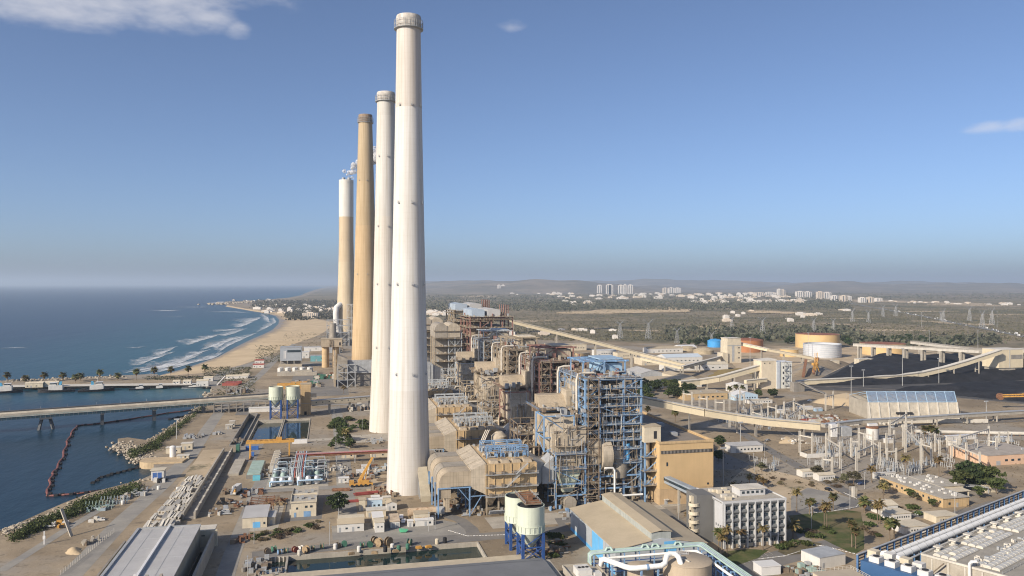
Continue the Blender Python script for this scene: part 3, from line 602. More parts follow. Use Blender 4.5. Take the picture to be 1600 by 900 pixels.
# ---------------------------------------------------------------- generators for steelwork and ducts
def rails(m, x0, x1, y, z, mi=0, h=1.1, post=3.0):
    m.bar((x0, y, z + h), (x1, y, z + h), .09, .09, mi); m.bar((x0, y, z + h * .5), (x1, y, z + h * .5), .07, .07, mi)
    k = max(1, int((x1 - x0) / post))
    for i in range(k + 1): x = x0 + (x1 - x0) * i / k; m.bar((x, y, z), (x, y, z + h), .09, .09, mi)
def railsy(m, y0, y1, x, z, mi=0, h=1.1, post=3.0):
    m.bar((x, y0, z + h), (x, y1, z + h), .09, .09, mi); m.bar((x, y0, z + h * .5), (x, y1, z + h * .5), .07, .07, mi)
    k = max(1, int((y1 - y0) / post))
    for i in range(k + 1): y = y0 + (y1 - y0) * i / k; m.bar((x, y, z), (x, y, z + h), .09, .09, mi)
def steel(root, xs, ys, zs, m, w=.8, bw=.6, brace=.4, inner=False, seed=0, brace_share=.45, z0=0, floors=None, floor_m=None):
    """open steel frame: each column, each level of beams and each brace is a part"""
    g = random.Random(seed)
    for i, x in enumerate(xs):
        for j, y in enumerate(ys):
            if not inner and 0 < i < len(xs) - 1 and 0 < j < len(ys) - 1: continue
            key = ('col', round(zs[-1] - z0, 2), w, m.name)
            if key not in LB: LB[key] = MB().box(-w / 2, -w / 2, 0, w / 2, w / 2, zs[-1] - z0).mesh('column', m)
            link('column', LB[key], root, (x, y, z0))
    for z in zs:
        b = MB()
        for y in (ys if inner else (ys[0], ys[-1])): b.bar((xs[0], y, z), (xs[-1], y, z), bw * .8, bw)
        for x in (xs if inner else (xs[0], xs[-1])): b.bar((x, ys[0], z), (x, ys[-1], z), bw * .8, bw)
        b.build('floor_beams', m, root)
    L = [z0] + list(zs)
    for k in range(len(L) - 1):
        for i in range(len(xs) - 1):
            if g.random() < brace_share:
                p = MB(); y = ys[0]
                if g.random() < .5: p.bar((xs[i], y, L[k]), (xs[i + 1], y, L[k + 1]), brace)
                else: p.bar((xs[i + 1], y, L[k]), (xs[i], y, L[k + 1]), brace)
                p.build('brace', m, root)
        for j in range(len(ys) - 1):
            if g.random() < brace_share:
                p = MB(); x = xs[0]
                if g.random() < .5: p.bar((x, ys[j], L[k]), (x, ys[j + 1], L[k + 1]), brace)
                else: p.bar((x, ys[j + 1], L[k]), (x, ys[j], L[k + 1]), brace)
                p.build('brace', m, root)
def clutter(m, x0, x1, y0, y1, z, n, g, hmax=2.2, smax=3.0, nm=1):
    for _ in range(n):
        x, y = g.uniform(x0, x1), g.uniform(y0, y1); sx, sy, h = g.uniform(.5, smax), g.uniform(.5, smax), g.uniform(.5, hmax); k = g.randrange(nm)
        if g.random() < .65: m.cbox(x, y, z, sx, sy, h, k)
        elif g.random() < .5: m.lathe([(sx * .4, z), (sx * .4, z + h)], 8, x, y, k)
        else: m.tube((x - sx, y, z + .6), (x + sx, y, z + .6), .35, n=6, mi=k)
BROWN = mat('brown_lagging', (.22, .175, .125), .8, .3, .6, streak=.4, rust=.4)
LAG = mat('cream_lagging', (.45, .385, .29), .65, .16, .3, streak=.45, panel=(2.8, 3.6))
LAGW = mat('white_lagging', (.54, .49, .41), .6, .14, .3, streak=.4)
CASE = mat('boiler_casing', (.27, .22, .16), .75, .22, .25, streak=.45, rust=.3)
def floor_slab(root, x0, x1, y0, y1, z, m, rail=None, g=None, n=0):
    s_ = MB(); s_.box(x0, y0, z - .22, x1, y1, z)
    o = s_.build('platform', m, root)
    if rail:
        r_ = MB(); rails(r_, x0, x1, y0 + .1, z); railsy(r_, y0, y1, x0 + .1, z); r_.build('handrail', rail, o)
    if n and g:
        k = MB(); clutter(k, x0 + 1, x1 - 1, y0 + .8, y1 - .8, z, n, g, 2.0, 2.0, 3); k.build('equipment', [BROWN, GREYM, LAG], o)['kind'] = 'stuff'
    return o
def stair(root, x0, x1, y, z0, z1, m, w=1.0):
    s_ = MB(); s_.bar((x0, y, z0), (x1, y, z1), w, .25); s_.bar((x0, y - w / 2, z0 + 1), (x1, y - w / 2, z1 + 1), .09); s_.bar((x0, y + w / 2, z0 + 1), (x1, y + w / 2, z1 + 1), .09)
    return s_.build('stair', m, root)

# ---------------------------------------------------------------- precipitators
def precipitator(label, a, full=True, blue=BLUE, seed=1, casing_m=TAN):
    """casing on legs, sloped inlet cone, four round-backed hoods on blue trestles, rectifier portals on the roof"""
    g = random.Random(seed); r_ = thing('precipitator', label, 'precipitator', 73, a, group='dust precipitators between chimneys and boilers'); r_.scale = (.95, 1.12, 1)
    w, d, z0, z1 = 26, 42, 9.6, 24
    MB().box(0, 0, z0, w, d, z1).build('casing', casing_m, r_)  # casing in its own cladding colour
    for i in range(7):
        x = i * w / 6; MB().box(x - .22, -.32, z0, x + .22, .02, z1).build('stiffener', casing_m, r_)
    for i in range(4):                                              # casing bays lift off each other at the roof edge: cream hatches
        for j in range(3 if full else 2):
            h = MB(); x = 2.2 + i * 5.8; y = 1 + j * 13.5
            h.hexa([(x, y, z1), (x + 4.6, y, z1), (x + 4.6, y + 4.6, z1), (x, y + 4.6, z1)], [(x + .5, y + .4, z1 + 1.3), (x + 4.1, y + .4, z1 + 1.3), (x + 4.1, y + 4.2, z1 + 1.3), (x + .5, y + 4.2, z1 + 1.3)]); h.build('roof_hatch', TAN_D, r_)
    for i in range(4):                                              # hoppers below
        for j in range(4):
            h = MB(); x, y = 3.3 + i * 6.5, 5 + j * 10.5
            h.hexa([(x - .6, y - .6, 3.2), (x + .6, y - .6, 3.2), (x + .6, y + .6, 3.2), (x - .6, y + .6, 3.2)], [(x - 3.1, y - 4.8, z0), (x + 3.1, y - 4.8, z0), (x + 3.1, y + 4.8, z0), (x - 3.1, y + 4.8, z0)]); h.build('hopper', TAN_D, r_)
    for i in range(5):
        for j in (0.4, 14, 28, d - .4): link('leg', LB.setdefault('espleg', MB().box(-.35, -.35, 0, .35, .35, 9.6).mesh('leg', OCHRE)), r_, (i * w / 4 + (.4 if i == 0 else -.4 if i == 4 else 0), j, 0))
    for z in (z1 - 4.6, z1 - 10.6, z0 - .6):
        p = MB(); p.box(-.4, -2.0, z - .2, w + .6, -.35, z); o = p.build('walkway', GREYM, r_); q = MB(); rails(q, -.4, w + .6, -1.95, z); q.build('handrail', GREYM, o)
        for i in range(4): q = MB(); q.cbox(2.2 + i * 6.2, -1, z, 1.5, 1.0, 1.5); q.build('rapper_motor', BROWN, o)
    stair(r_, 10, 17, -2.4, z1 - 10.6, z1 - 4.6, GREYM); stair(r_, 15, 21, -2.4, z1 - 4.6, z1 + .4, GREYM)
    # inlet side: cones and hoods
    for j in range(4):
        y0 = .3 + j * 10.4; y1 = y0 + 9.9
        c_ = MB(); c_.hexa([(-7.5, y0 + .4, 13.2), (0, y0, z0 + .2), (0, y1, z0 + .2), (-7.5, y1 - .4, 13.2)], [(-7.5, y0 + .4, 21.6), (0, y0, z1 + .6), (0, y1, z1 + .6), (-7.5, y1 - .4, 21.6)])
        c_.build('inlet_cone', LAG, r_)
        prof = [(-7.5, 14.2), (-7.5, 21.2)]
        for t in range(0, 7): an = R(90 + t * 15); prof.append((-18.2 + 5.2 * math.cos(an), 16.0 + 5.2 * math.sin(an)))
        prof += [(-23.4, 9.0), (-17.6, 9.0), (-17.6, 14.2)]
        h = MB(); h.yprism(prof, y0 + .5, y1 - .5); h.build('hood', DUCT if j % 2 else TAN_D, r_, smooth=30)
        if j in (0, 1, 2, 3):
            for x in (-23.9, -8.2):
                link('trestle_column', LB.setdefault('trc', MB().box(-.32, -.32, 0, .32, .32, 13.9).mesh('trestle_column', blue)), r_, (x, y0 + .2, 0))
            b_ = MB(); b_.bar((-23.9, y0 + .2, 13.7), (-7.6, y0 + .2, 13.7), .5); b_.bar((-8.2, y0 + .2, 0.2), (-2, y0 + .2, 9.5), .35); b_.bar((-8.2, y0 + .2, 9.3), (0, y0 + .2, 9.3), .4); b_.bar((-14, y0 + .2, 13.6), (-8.2, y0 + .2, 7), .35); b_.build('trestle_beam', blue, r_)
    MB().box(-20, 1, 2.4, -18.2, 9.4, 9.2).build('drop_duct', TAN_D, r_)
    # roof: rectifier portals
    for row, y in enumerate((11.5, 24.5)):
        p = MB(); z = z1 + 5.2; x0 = 3; x1 = w - 1
        for i in range(4):
            x = x0 + (x1 - x0) * i / 3
            for yy in (y, y + 3.4): p.bar((x, yy, z1), (x, yy, z), .38)
            p.bar((x, y, z), (x, y + 3.4, z), .38); p.bar((x, y, z), (x, y + 3.4, z - 3), .25)
        for yy in (y, y + 3.4): p.bar((x0, yy, z), (x1, yy, z), .42); p.bar((x0, yy, z - 1.8), (x1, yy, z - 1.8), .25)
        o = p.build('rectifier_portal', blue, r_)
        for i in range(6):
            q = MB(); x = x0 + 1.5 + i * (x1 - x0 - 3) / 5; q.cbox(x, y + 1.7, z1, 1.6, 1.8, 1.9); q.tube((x - .4, y + 1.7, z1 + 1.9), (x - .4, y + 1.7, z1 + 3.0), .18, n=6); q.tube((x + .4, y + 1.7, z1 + 1.9), (x + .4, y + 1.7, z1 + 3.0), .18, n=6); q.build('rectifier', blue if i % 3 else GREY_B, r_)
    k = MB(); clutter(k, 2, w - 1, 3, d - 2, z1, 46, g, 1.6, 2.4, 3); k.build('roof_equipment', [TAN_D, GREYM, BROWN], r_)['kind'] = 'stuff'
    # outlet duct towards the boiler
    o_ = MB(); o_.hexa([(w, 2, z0 + 1), (w + 6, 6, z0 + 4), (w + 6, 20, z0 + 4), (w, 40, z0 + 1)], [(w, 2, z1), (w + 6, 6, z1 - 2), (w + 6, 20, z1 - 2), (w, 40, z1)]); o_.build('outlet_cone', GREYM, r_)
    MB().box(w + 6, 6.2, z0 + 4, w + 15, 19.8, z1 - 2).build('outlet_duct', DUCT, r_)
    gp = MB()
    for i in range(5): y = g.uniform(-3, 0.0); gp.tube((1, -1.2 - .5 * i, .9 + .5 * i), (w - 1, -1.2 - .5 * i, .9 + .5 * i), .22, n=6)
    gp.build('ash_pipes', GREYM, r_)['kind'] = 'stuff'
    return r_
precipitator('tan clad dust precipitator in front, nearest to the pale green silos', 371, seed=1)
precipitator('dust precipitator in the shade behind the nearest one, beside the nearest chimney', 459.5, False, GREY_B, seed=2)
precipitator('tan clad dust precipitator third from the front, right of the nearest chimney', 548, True, GREY_B, seed=3)
precipitator('farthest dust precipitator, below the lattice towers behind the second chimney', 636.5, False, GREY_B, seed=4)

# ---------------------------------------------------------------- boiler houses
def boiler(label, a, steel_m, accent, roof_m, seed, H_=72, deck=True):
    g = random.Random(seed); r_ = thing('boiler_house', label, 'boiler house', 124, a, group='open steel boiler houses in a row'); r_.scale = (1, 1.17, 1)
    W_, D_ = 29.5, 39
    xs = [0, 7.6, 20.0, W_]; ys = [0, 9.5, 20, 30, D_]
    zs = [8, 14, 20, 27, 31.5, 35.5, 39.5, 44, 48.5, 53, 57.5, 62]
    steel(r_, xs, ys, zs, steel_m, .85, .7, .42, seed=seed, brace_share=.33)
    # furnace casing inside, hung from the top
    MB().box(9, 10, 26, 22, 30, 62).build('furnace_casing', CASE, r_)
    h = MB(); h.hexa([(13, 16, 14), (18, 16, 14), (18, 25, 14), (13, 25, 14)], [(9.2, 10.2, 26), (21.8, 10.2, 26), (21.8, 29.8, 26), (9.2, 29.8, 26)]); h.build('furnace_hopper', CASE, r_)
    MB().box(9, 30.2, 34, 22, 37, 62).build('rear_pass', CASE, r_)
    # platforms every few metres on the front and left side
    for k, z in enumerate(zs[2:]):
        m = LB.setdefault(('plat', accent.name), mat('platform_' + accent.name, tuple(x * .6 + .18 for x in accent.node_tree.nodes['Principled BSDF'].inputs['Base Color'].default_value[:3]) if False else ((.36, .42, .47) if accent in (BLUE, BLUE_L) else (.44, .37, .28)), .6, .2, .4, rust=.45))
        floor_slab(r_, .5, W_ + (.6 if k % 2 else 0), -1.0, 9.2, z + .5, m, steel_m, g, 34)
        floor_slab(r_, -1.2, 8.4, 9.6, D_ - 1, z + .5, m, steel_m, g, 8)
    # stair and hoist tower full of ladders at the front left corner
    zt = 0
    for k in range(15):
        z0, z1 = k * 4.2, k * 4.2 + 4.2
        stair(r_, (1.2 if k % 2 else 5.6), (5.6 if k % 2 else 1.2), -1.6, z0, z1, BROWN, 1.0)
    s_ = MB()
    for x in (.6, 6.2): s_.bar((x, -2.4, 0), (x, -2.4, 63), .4)
    for k in range(16): s_.bar((.6, -2.4, k * 4.2), (6.2, -2.4, k * 4.2), .3); s_.bar((.6, -2.4, k * 4.2), (.6, 0, k * 4.2), .3); s_.bar((6.2, -2.4, k * 4.2), (6.2, 0, k * 4.2), .3)
    s_.build('stair_tower', BROWN, r_)
    # white coal and steam pipes up the left side
    for i, (y, zb, ztop) in enumerate(((13, 38, 60), (15.4, 38, 60), (17.8, 38, 61), (20.4, 38, 60), (23, 38, 60), (25.5, 38, 59))):
        p = MB(); p.box(-.6, y - .8, zb, 1.2, y + .8, ztop); p.build('lagged_panel', LAGW if i % 2 else LAG, r_)
    for y in (3.5, 32):
        p = MB(); p.pipe([(-3.2, y, 33), (-3.2, y, 62), (-2.4, y, 64.6), (0, y, 65.2), (6, y, 65.2)], .62, 8); p.build('downcomer', LAGW, r_, smooth=45)
    p = MB(); p.pipe([(16.5, 1.6, 10), (16.5, 1.6, 20), (17.5, 1.6, 21.5), (26, 1.6, 21.5)], .6, 8); p.build('steam_pipe', LAG, r_, smooth=45)
    p = MB(); p.pipe([(9, -2.8, 18.8), (13.2, -2.8, 18.8), (14.2, -2.8, 17.6), (14.2, -2.8, 6.4), (15.5, -2.8, 4.8), (29, -2.8, 4.8)], .55, 8); p.build('steam_pipe', PIPEW, r_, smooth=45)
    for x, y in ((26, 3), (27.6, 3), (25, 5)):
        p = MB(); p.tube((x, y, 6), (x, y, 60), .55, n=8); p.build('riser', LAG, r_, smooth=40)
    # large round duct end
    d_ = MB(); d_.tube((8, 4, 24.5), (13.2, 4, 24.5), 8.2, n=28); d_.box(2, -1.5, 21, 8, 9, 33); d_.build('air_duct', LAG, r_, smooth=35)
    o_ = MB(); o_.pipe([(12.5, 4, 24.5), (15, 4, 24.5), (17.4, 4, 23), (18, 4, 19), (18, 4, 13)], 5.6, 18); o_.build('air_duct_bend', DUCT, r_, smooth=50)
    MB().tube((22.5, 2.2, 21.5), (22.5, 2.2, 29.5), 2.0, n=14).build('blowdown_vessel', BLUE_P if steel_m is BLUE else LAG, r_, smooth=40)
    # coal mills, fans and bunkers low down
    for i in range(5):
        m = MB(); m.lathe([(2.4, 0), (2.4, 3.5), (1.6, 5), (1.3, 7)], 14, 3 + i * 6, 4); m.build('coal_mill', DUCT, r_, smooth=40)
    for i in range(4): MB().box(9 + i * 5, 5, 12, 13 + i * 5, 9, 19).build('bunker', CASE, r_)
    # roof: crane deck and drum house
    if deck:
        z = 70.5
        for x in (2, W_ * .45, W_ - 5):
            for y in (8, 26): link('roof_column', LB.setdefault(('rc', steel_m.name), MB().box(-.35, -.35, 62, .35, .35, z).mesh('roof_column', steel_m)), r_, (x, y, 0))
        b_ = MB()
        for y in (8, 17, 26): b_.bar((0, y, z), (W_ - 3, y, z), .8)
        for x in (2, W_ * .25, W_ * .45, W_ * .65, W_ - 5): b_.bar((x, 6, z), (x, 28, z), .7)
        b_.bar((2, 8, 63), (W_ * .45, 8, 70), .4); b_.bar((W_ - 5, 8, 63), (W_ * .45, 8, 70), .4)
        b_.build('roof_frame', steel_m, r_)
        MB().box(W_ * .38, 9, z + .5, W_ - 5.6, 25, z + 1.1).build('roof_deck', roof_m, r_)
        MB().box(W_ * .4, 9.2, 64.5, W_ - 6, 24.8, 69).build('drum_house', LAG if steel_m is not BLUE else mat('dusty_blue_sheet', (.30, .45, .58), .6, .2, .2, rust=.3), r_)
    floor_slab(r_, 0, W_, 0, D_, 63, CASE, steel_m)
    k = MB(); clutter(k, 1, W_ - 1, 1, D_ - 1, 63, 60, g, 4.0, 2.6, 4); k.build('roof_equipment', [BROWN, GREYM, LAG, REDS], r_)['kind'] = 'stuff'
    k = MB(); clutter(k, -2, W_ + 4, -6, 2, 0, 46, g, 3.2, 2.6, 4); k.build('ground_equipment', [BROWN, GREYM, DUCT, OCHRE], r_)['kind'] = 'stuff'
    gp = MB()
    for i in range(60):
        y, z = g.uniform(-.6, 9), g.choice(zs) + g.uniform(1, 3); x0 = g.uniform(8, 20); gp.tube((x0, y, z), (x0 + g.uniform(4, 9), y, z), g.uniform(.15, .4), n=6, mi=g.randrange(3))
    for i in range(50):
        y, x = g.uniform(-.8, 9), g.uniform(7, W_); z0 = g.uniform(6, 45); gp.tube((x, y, z0), (x, y, z0 + g.uniform(6, 16)), g.uniform(.15, .4), n=6, mi=g.randrange(3))
    gp.build('small_pipes', [LAG, BROWN, GREYM], r_)['kind'] = 'stuff'
    sc = MB()
    for i in range(330):                                            # scaffolding poles, ladders, cable trays
        lf = g.random(); k = g.randrange(3); w = g.uniform(.12, .3); L_ = g.uniform(3, 9)
        if lf < .4: p = [g.uniform(0, W_), g.uniform(-2.4, -.2), g.uniform(2, 60)]
        elif lf < .7: p = [g.uniform(-3.4, -.4), g.uniform(0, D_ - 6), g.uniform(8, 62)]
        else: p = [g.uniform(-20, -1), g.uniform(-3.6, -1.7), g.uniform(2, 42)]
        ax = g.choice((0, 2, 2)) if lf < .4 or lf >= .7 else g.choice((1, 2, 2)); q = list(p); q[ax] += L_
        if g.random() < .15: q[2] += 3
        sc.bar(p, q, w, w, k)
    for i in range(60): sc.cbox(g.uniform(-20, -1), g.uniform(-2, 30), g.choice((27, 36, 44, 46.4)), g.uniform(.6, 3), g.uniform(.6, 3), g.uniform(.6, 3), g.randrange(3))
    sc.build('scaffolding', [BROWN, OCHRE, GREYM], r_)['kind'] = 'stuff'
    # left side: air heater tower with green hopper, cream gas ducts stepping up to the furnace
    xs2 = [-16, -1]; ys2 = [-2.5, 9.5]
    steel(r_, xs2, ys2, [6.5, 12, 19, 26.5], steel_m, .7, .7, .4, seed=seed + 9, brace_share=.4)
    h = MB(); h.hexa([(-11.2, 1.0, 7), (-6.2, 1.0, 7), (-6.2, 6, 7), (-11.2, 6, 7)], [(-14.8, -1.2, 18.2), (-2.4, -1.2, 18.2), (-2.4, 8.6, 18.2), (-14.8, 8.6, 18.2)]); o = h.build('ash_hopper', MINT if seed == 11 else LAG, r_)
    for z in (9.5, 12.2, 15): MB().box(-14.0 + (18 - z) * .3, -1.5 + (18 - z) * .2, z, -3 - (18 - z) * .3, -.9 + (18 - z) * .2, z + .35).build('hopper_rib', MINT if seed == 11 else LAG, r_)
    MB().box(-14.8, -1, 18.9, -2.4, 8.4, 25.8).build('air_heater', TAN_D, r_)
    floor_slab(r_, -16.6, -.6, -3.4, 10, 19.4, GREYM, steel_m, g, 10); floor_slab(r_, -16.6, -.6, -3.4, 10, 26.9, GREYM, steel_m, g, 6)
    d_ = MB(); d_.xprism([(0, 27), (14, 27), (14, 44), (9, 44), (0, 36)], -17, -3); d_.build('gas_duct', LAG, r_)
    d_ = MB(); d_.yprism([(-15.5, 30), (-15.5, 33), (-8, 39.5), (0, 39.5), (0, 30)], -1.5, 0); d_.build('gas_duct_front', LAG, r_)
    d_ = MB(); d_.xprism([(15, 27), (26, 27), (26, 52), (21, 52), (15, 46)], -18, -4); d_.build('gas_duct', TAN_D, r_)
    d_ = MB(); d_.xprism([(16, 44), (25, 44), (25, 55), (16, 55)], -4, 6); d_.build('gas_crossover', LAG, r_)
    steel(r_, [-20.5, -5], [2, 15], [34, 44.5], steel_m, .6, .6, .35, seed=seed + 5, brace_share=.5, z0=27)
    floor_slab(r_, -21, -2, 10, 32, 46.2, BROWN, steel_m, g, 18)
    f_ = MB(); f_.tube((-9, -4, 3.2), (-9, 2, 3.2), 3.1, n=18); f_.box(-12, -3.5, 0, -6, 1.5, 1.4); f_.build('draught_fan', DUCT, r_, smooth=40)
    MB().hexa([(-22, 0, 12), (-16.2, 0, 12), (-16.2, 10, 12), (-22, 10, 12)], [(-22, 0, 20), (-16.2, 0, 25), (-16.2, 10, 25), (-22, 10, 20)]).build('gas_inlet', GREYM, r_)
    return r_
boiler('boiler house with blue steelwork, nearest of the row', 376, BLUE, BLUE, BLUE_L, 11)
boiler('boiler house with maroon steelwork behind the blue one', 464.5, REDS, REDS, LAG, 22)
boiler('boiler house with cream steelwork, third in the row', 553, OCHRE, OCHRE, CREAM, 33)
boiler('boiler house with pale grey blue steelwork, fourth in the row', 641.5, GREY_B, BLUE_L, GREY_B, 44)

# ---------------------------------------------------------------- the two large far boiler houses
def big_boiler(label, b, a, top, seed):
    g = random.Random(seed); r_ = thing('boiler_house', label, 'boiler house', b, a, group='tall far boiler houses'); r_.scale = (1, 1.17, 1)
    W_, D_ = 46, 52; xs = [0, 11, 23, 35, W_]; ys = [0, 17, 34, D_]; zs = [top * k / 9 for k in range(1, 9)] + [top - 6]
    steel(r_, xs, ys, zs, REDS if seed % 2 else OCHRE, 1.2, .9, .6, seed=seed, brace_share=.45)
    MB().box(6, 6, 20, 40, 46, top - 16).build('furnace_casing', CASE, r_)
    for k, z in enumerate(zs[1:]): floor_slab(r_, -1, W_ + 1, -2.5, 6, z + .6, OCHRE, OCHRE, g, 18); floor_slab(r_, -3, 6, 6.2, D_, z + .6, OCHRE, OCHRE, g, 8)
    for i, x in enumerate((2, 19)):
        m = MB(); m.yprism([(x, top - 5.5), (x, top + 2), (x + 7, top + 3.2), (x + 14, top + 2), (x + 14, top - 5.5)], 2, D_ - 4); m.build('roof_house', GREY_R if i else mat('blue_grey_roof', (.36, .42, .48), .6, .1, .1), r_)
    for i in range(9): MB().tube((38 + (i % 3) * 2.5, 6 + (i // 3) * 9, top - 6), (38 + (i % 3) * 2.5, 6 + (i // 3) * 9, top + 7), .5, n=6).build('vent_pipe', REDS, r_)
    k = MB(); clutter(k, 1, W_, 0, D_, top - 5.5, 40, g, 4, 3, 3); k.build('roof_equipment', [REDS, GREYM, OCHRE], r_)['kind'] = 'stuff'
    return r_
big_boiler('tall far boiler house with red steel and grey roof hood, nearer of two', 147, 834, 80, 5)
big_boiler('tall boiler house behind, farthest back with blue grey roof hood', 142, 914, 84, 8)
# catalytic reactors with round-backed ducts on lattice towers
def reactor(label, b, a, top, seed):
    g = random.Random(seed); r_ = thing('flue_gas_reactor', label, 'gas reactor', b, a, group='flue gas reactors on lattice towers'); r_.scale = (1, 1.17, 1)
    xs = [0, 6.2, 12.4]; ys = [0, 9, 20, 30]; zs = [top * k / 10 for k in range(1, 10)]
    steel(r_, xs, ys, zs, GREY_B, .7, .6, .45, seed=seed, brace_share=1.0)
    for k in range(0, 9):
        for i in range(2): p = MB(); p.bar((xs[i + 1], 0, ([0] + zs)[k]), (xs[i], 0, ([0] + zs)[k + 1]), .45); p.bar((xs[i], 0, ([0] + zs)[k]), (xs[i + 1], 0, ([0] + zs)[k + 1]), .45); p.build('cross_brace', GREY_B, r_)
    MB().box(-12, 4, top - 42, 11.6, 28, top - 10).build('reactor_casing', DUCT, r_)
    for i in range(2):
        x0 = -13 + i * 12; prof = [(x0 + 12, top - 13), (x0 + 12, top - 3)]
        for t in range(7): an = R(60 + t * 20); prof.append((x0 + 6 + 6 * math.cos(an), top - 5 + 5.5 * math.sin(an)))
        prof += [(x0, top - 13)]
        m = MB(); m.yprism(prof, -1 + i * .3, 30); m.build('round_duct', LAG if i else DUCT, r_, smooth=35)
    for k in range(4, 9): floor_slab(r_, -14, 13, -2, 4, zs[k] + .3, OCHRE, OCHRE, g, 8)
    for i in range(3): link('column', LB.setdefault(('rcl', top), MB().box(-.4, -.4, 0, .4, .4, top - 12).mesh('column', OCHRE)), r_, (-13, 4 + i * 11, 0))
    return r_
reactor('flue gas reactor with rounded roof ducts and white lattice tower, nearer one', 111, 748, 72, 1)
reactor('flue gas reactor with rounded roof ducts, set back to the left', 107, 838, 74, 2)
m = MB(); m.box(0, 0, 14, 22, 30, 34); m.hexa([(22, 0, 16), (30, 4, 20), (30, 26, 20), (22, 30, 16)], [(22, 0, 34), (30, 4, 30), (30, 26, 30), (22, 30, 34)])
r_ = thing('flue_duct', 'grey ribbed flue duct block behind the second chimney', 'duct', 74, 742)
m.build('casing', GREYM, r_)
for i in range(4):
    for j in range(2): MB().box(i * 7, j * 28, 0, i * 7 + .8, j * 28 + .8, 14).build('leg', GREY_B, r_)
for i in range(8): MB().box(i * 3 + .2, -.4, 14, i * 3 + .6, 0, 34).build('rib', GREYM, r_)

# ---------------------------------------------------------------- turbine hall and coal transfer cabin
r_ = thing('turbine_hall', 'long tan turbine hall with a band of louvres near its roof', 'hall', 160, 368.0)
W_, D_, H_ = 29, 370, 30.3
MB().box(0, 0, 8, W_, D_, H_).build('upper_wall', mat('tan_sheet_wall', (.60, .42, .215), .7, .06, .12, corr=('X', 4.0), streak=.1), r_)
MB().box(.08, .08, 0, W_ - .08, D_ - .08, 8).build('lower_wall', mat('block_wall', (.48, .345, .2), .8, .1, .3, streak=.2), r_)
MB().box(1, 1, H_ - .4, W_ - 1, D_ - 1, H_ + .05).build('roof', mat('dark_roof_felt', (.24, .205, .165), .9, .16, .1, fine=.2), r_)
m = MB(); m.box(-.3, -.3, H_, W_ + .3, .5, H_ + 1.2); m.box(W_ - .5, .5, H_, W_ + .3, D_, H_ + 1.2); m.box(-.3, .5, H_, .5, D_, H_ + 1.2); m.build('parapet', TAN, r_)
o = MB().box(.8, -.12, 25.4, W_ - .5, .3, 27.0).build('louvre_band', DARK, r_)
for i in range(36): link('louvre', LB.setdefault('louvre', MB().box(-.12, -.2, 25.5, .12, 0, 26.9).mesh('louvre', CONC_D)), o, (1.2 + i * .74, -.12, 0))
for x, z, w, h in ((3.6, 19.3, .9, 1.9), (2.2, 12.3, 1.1, 1.7), (25.6, 9.0, 1.0, 1.0), (10, 3, 1.2, 1.2)): MB().box(x, -.08, z, x + w, .2, z + h).build('window', GLASS, r_)
MB().box(2.2, -1.5, 2.8, 4.5, 0, 3.1).build('canopy', CONC_L, r_); MB().box(2.6, -.1, 0, 4.2, .2, 2.4).build('door', GREYM, r_)
MB().box(.0, -2.6, 0, 10, 0, .4).build('plinth', CONC, r_)
for i in range(10): MB().cbox(W_ / 2 + rnd.uniform(-8, 8), 20 + i * 27, H_ + .05, 3, 4, 1.8).build('roof_vent', GREYM, r_)
r_ = thing('transfer_cabin', 'cream box cabin on steel legs beside the blue boiler house', 'cabin', 153.6, 372)
x1 = 8.8
MB().box(0, 0, 30.6, x1, 9, 38.4).build('wall', CREAM_P, r_); MB().box(-.2, -.2, 38.4, x1 + .2, 9.2, 38.8).build('roof', TAN_R, r_)
MB().box(5.0, -.1, 32.4, 6.6, .2, 36.2).build('door', DARK, r_); MB().box(-.1, 3.6, 33.6, .2, 4.8, 35.4).build('window', DARK, r_)
for x in (.5, x1 - .5):
    for y in (.5, 8.5): link('leg', LB.setdefault('cableg', MB().box(-.4, -.4, 0, .4, .4, 30.6).mesh('leg', BLUE)), r_, (x, y, 0))
for k, z in enumerate((9, 16, 23)):
    b_ = MB(); b_.bar((.5, .5, z), (x1 - .5, .5, z), .5); b_.bar((.5, .5, z), (.5, 8.5, z), .5); b_.bar((.5, .5, z), (x1 - .5, .5, z + 6), .35); b_.build('beam', BLUE, r_); floor_slab(r_, -.5, x1 + .5, -.8, 9, z + .3, OCHRE, BLUE, rnd, 8)
MB().tube((3, 6, 15), (3, 6, 30.6), 2.3, n=16).build('chute', LAG, r_, smooth=40)
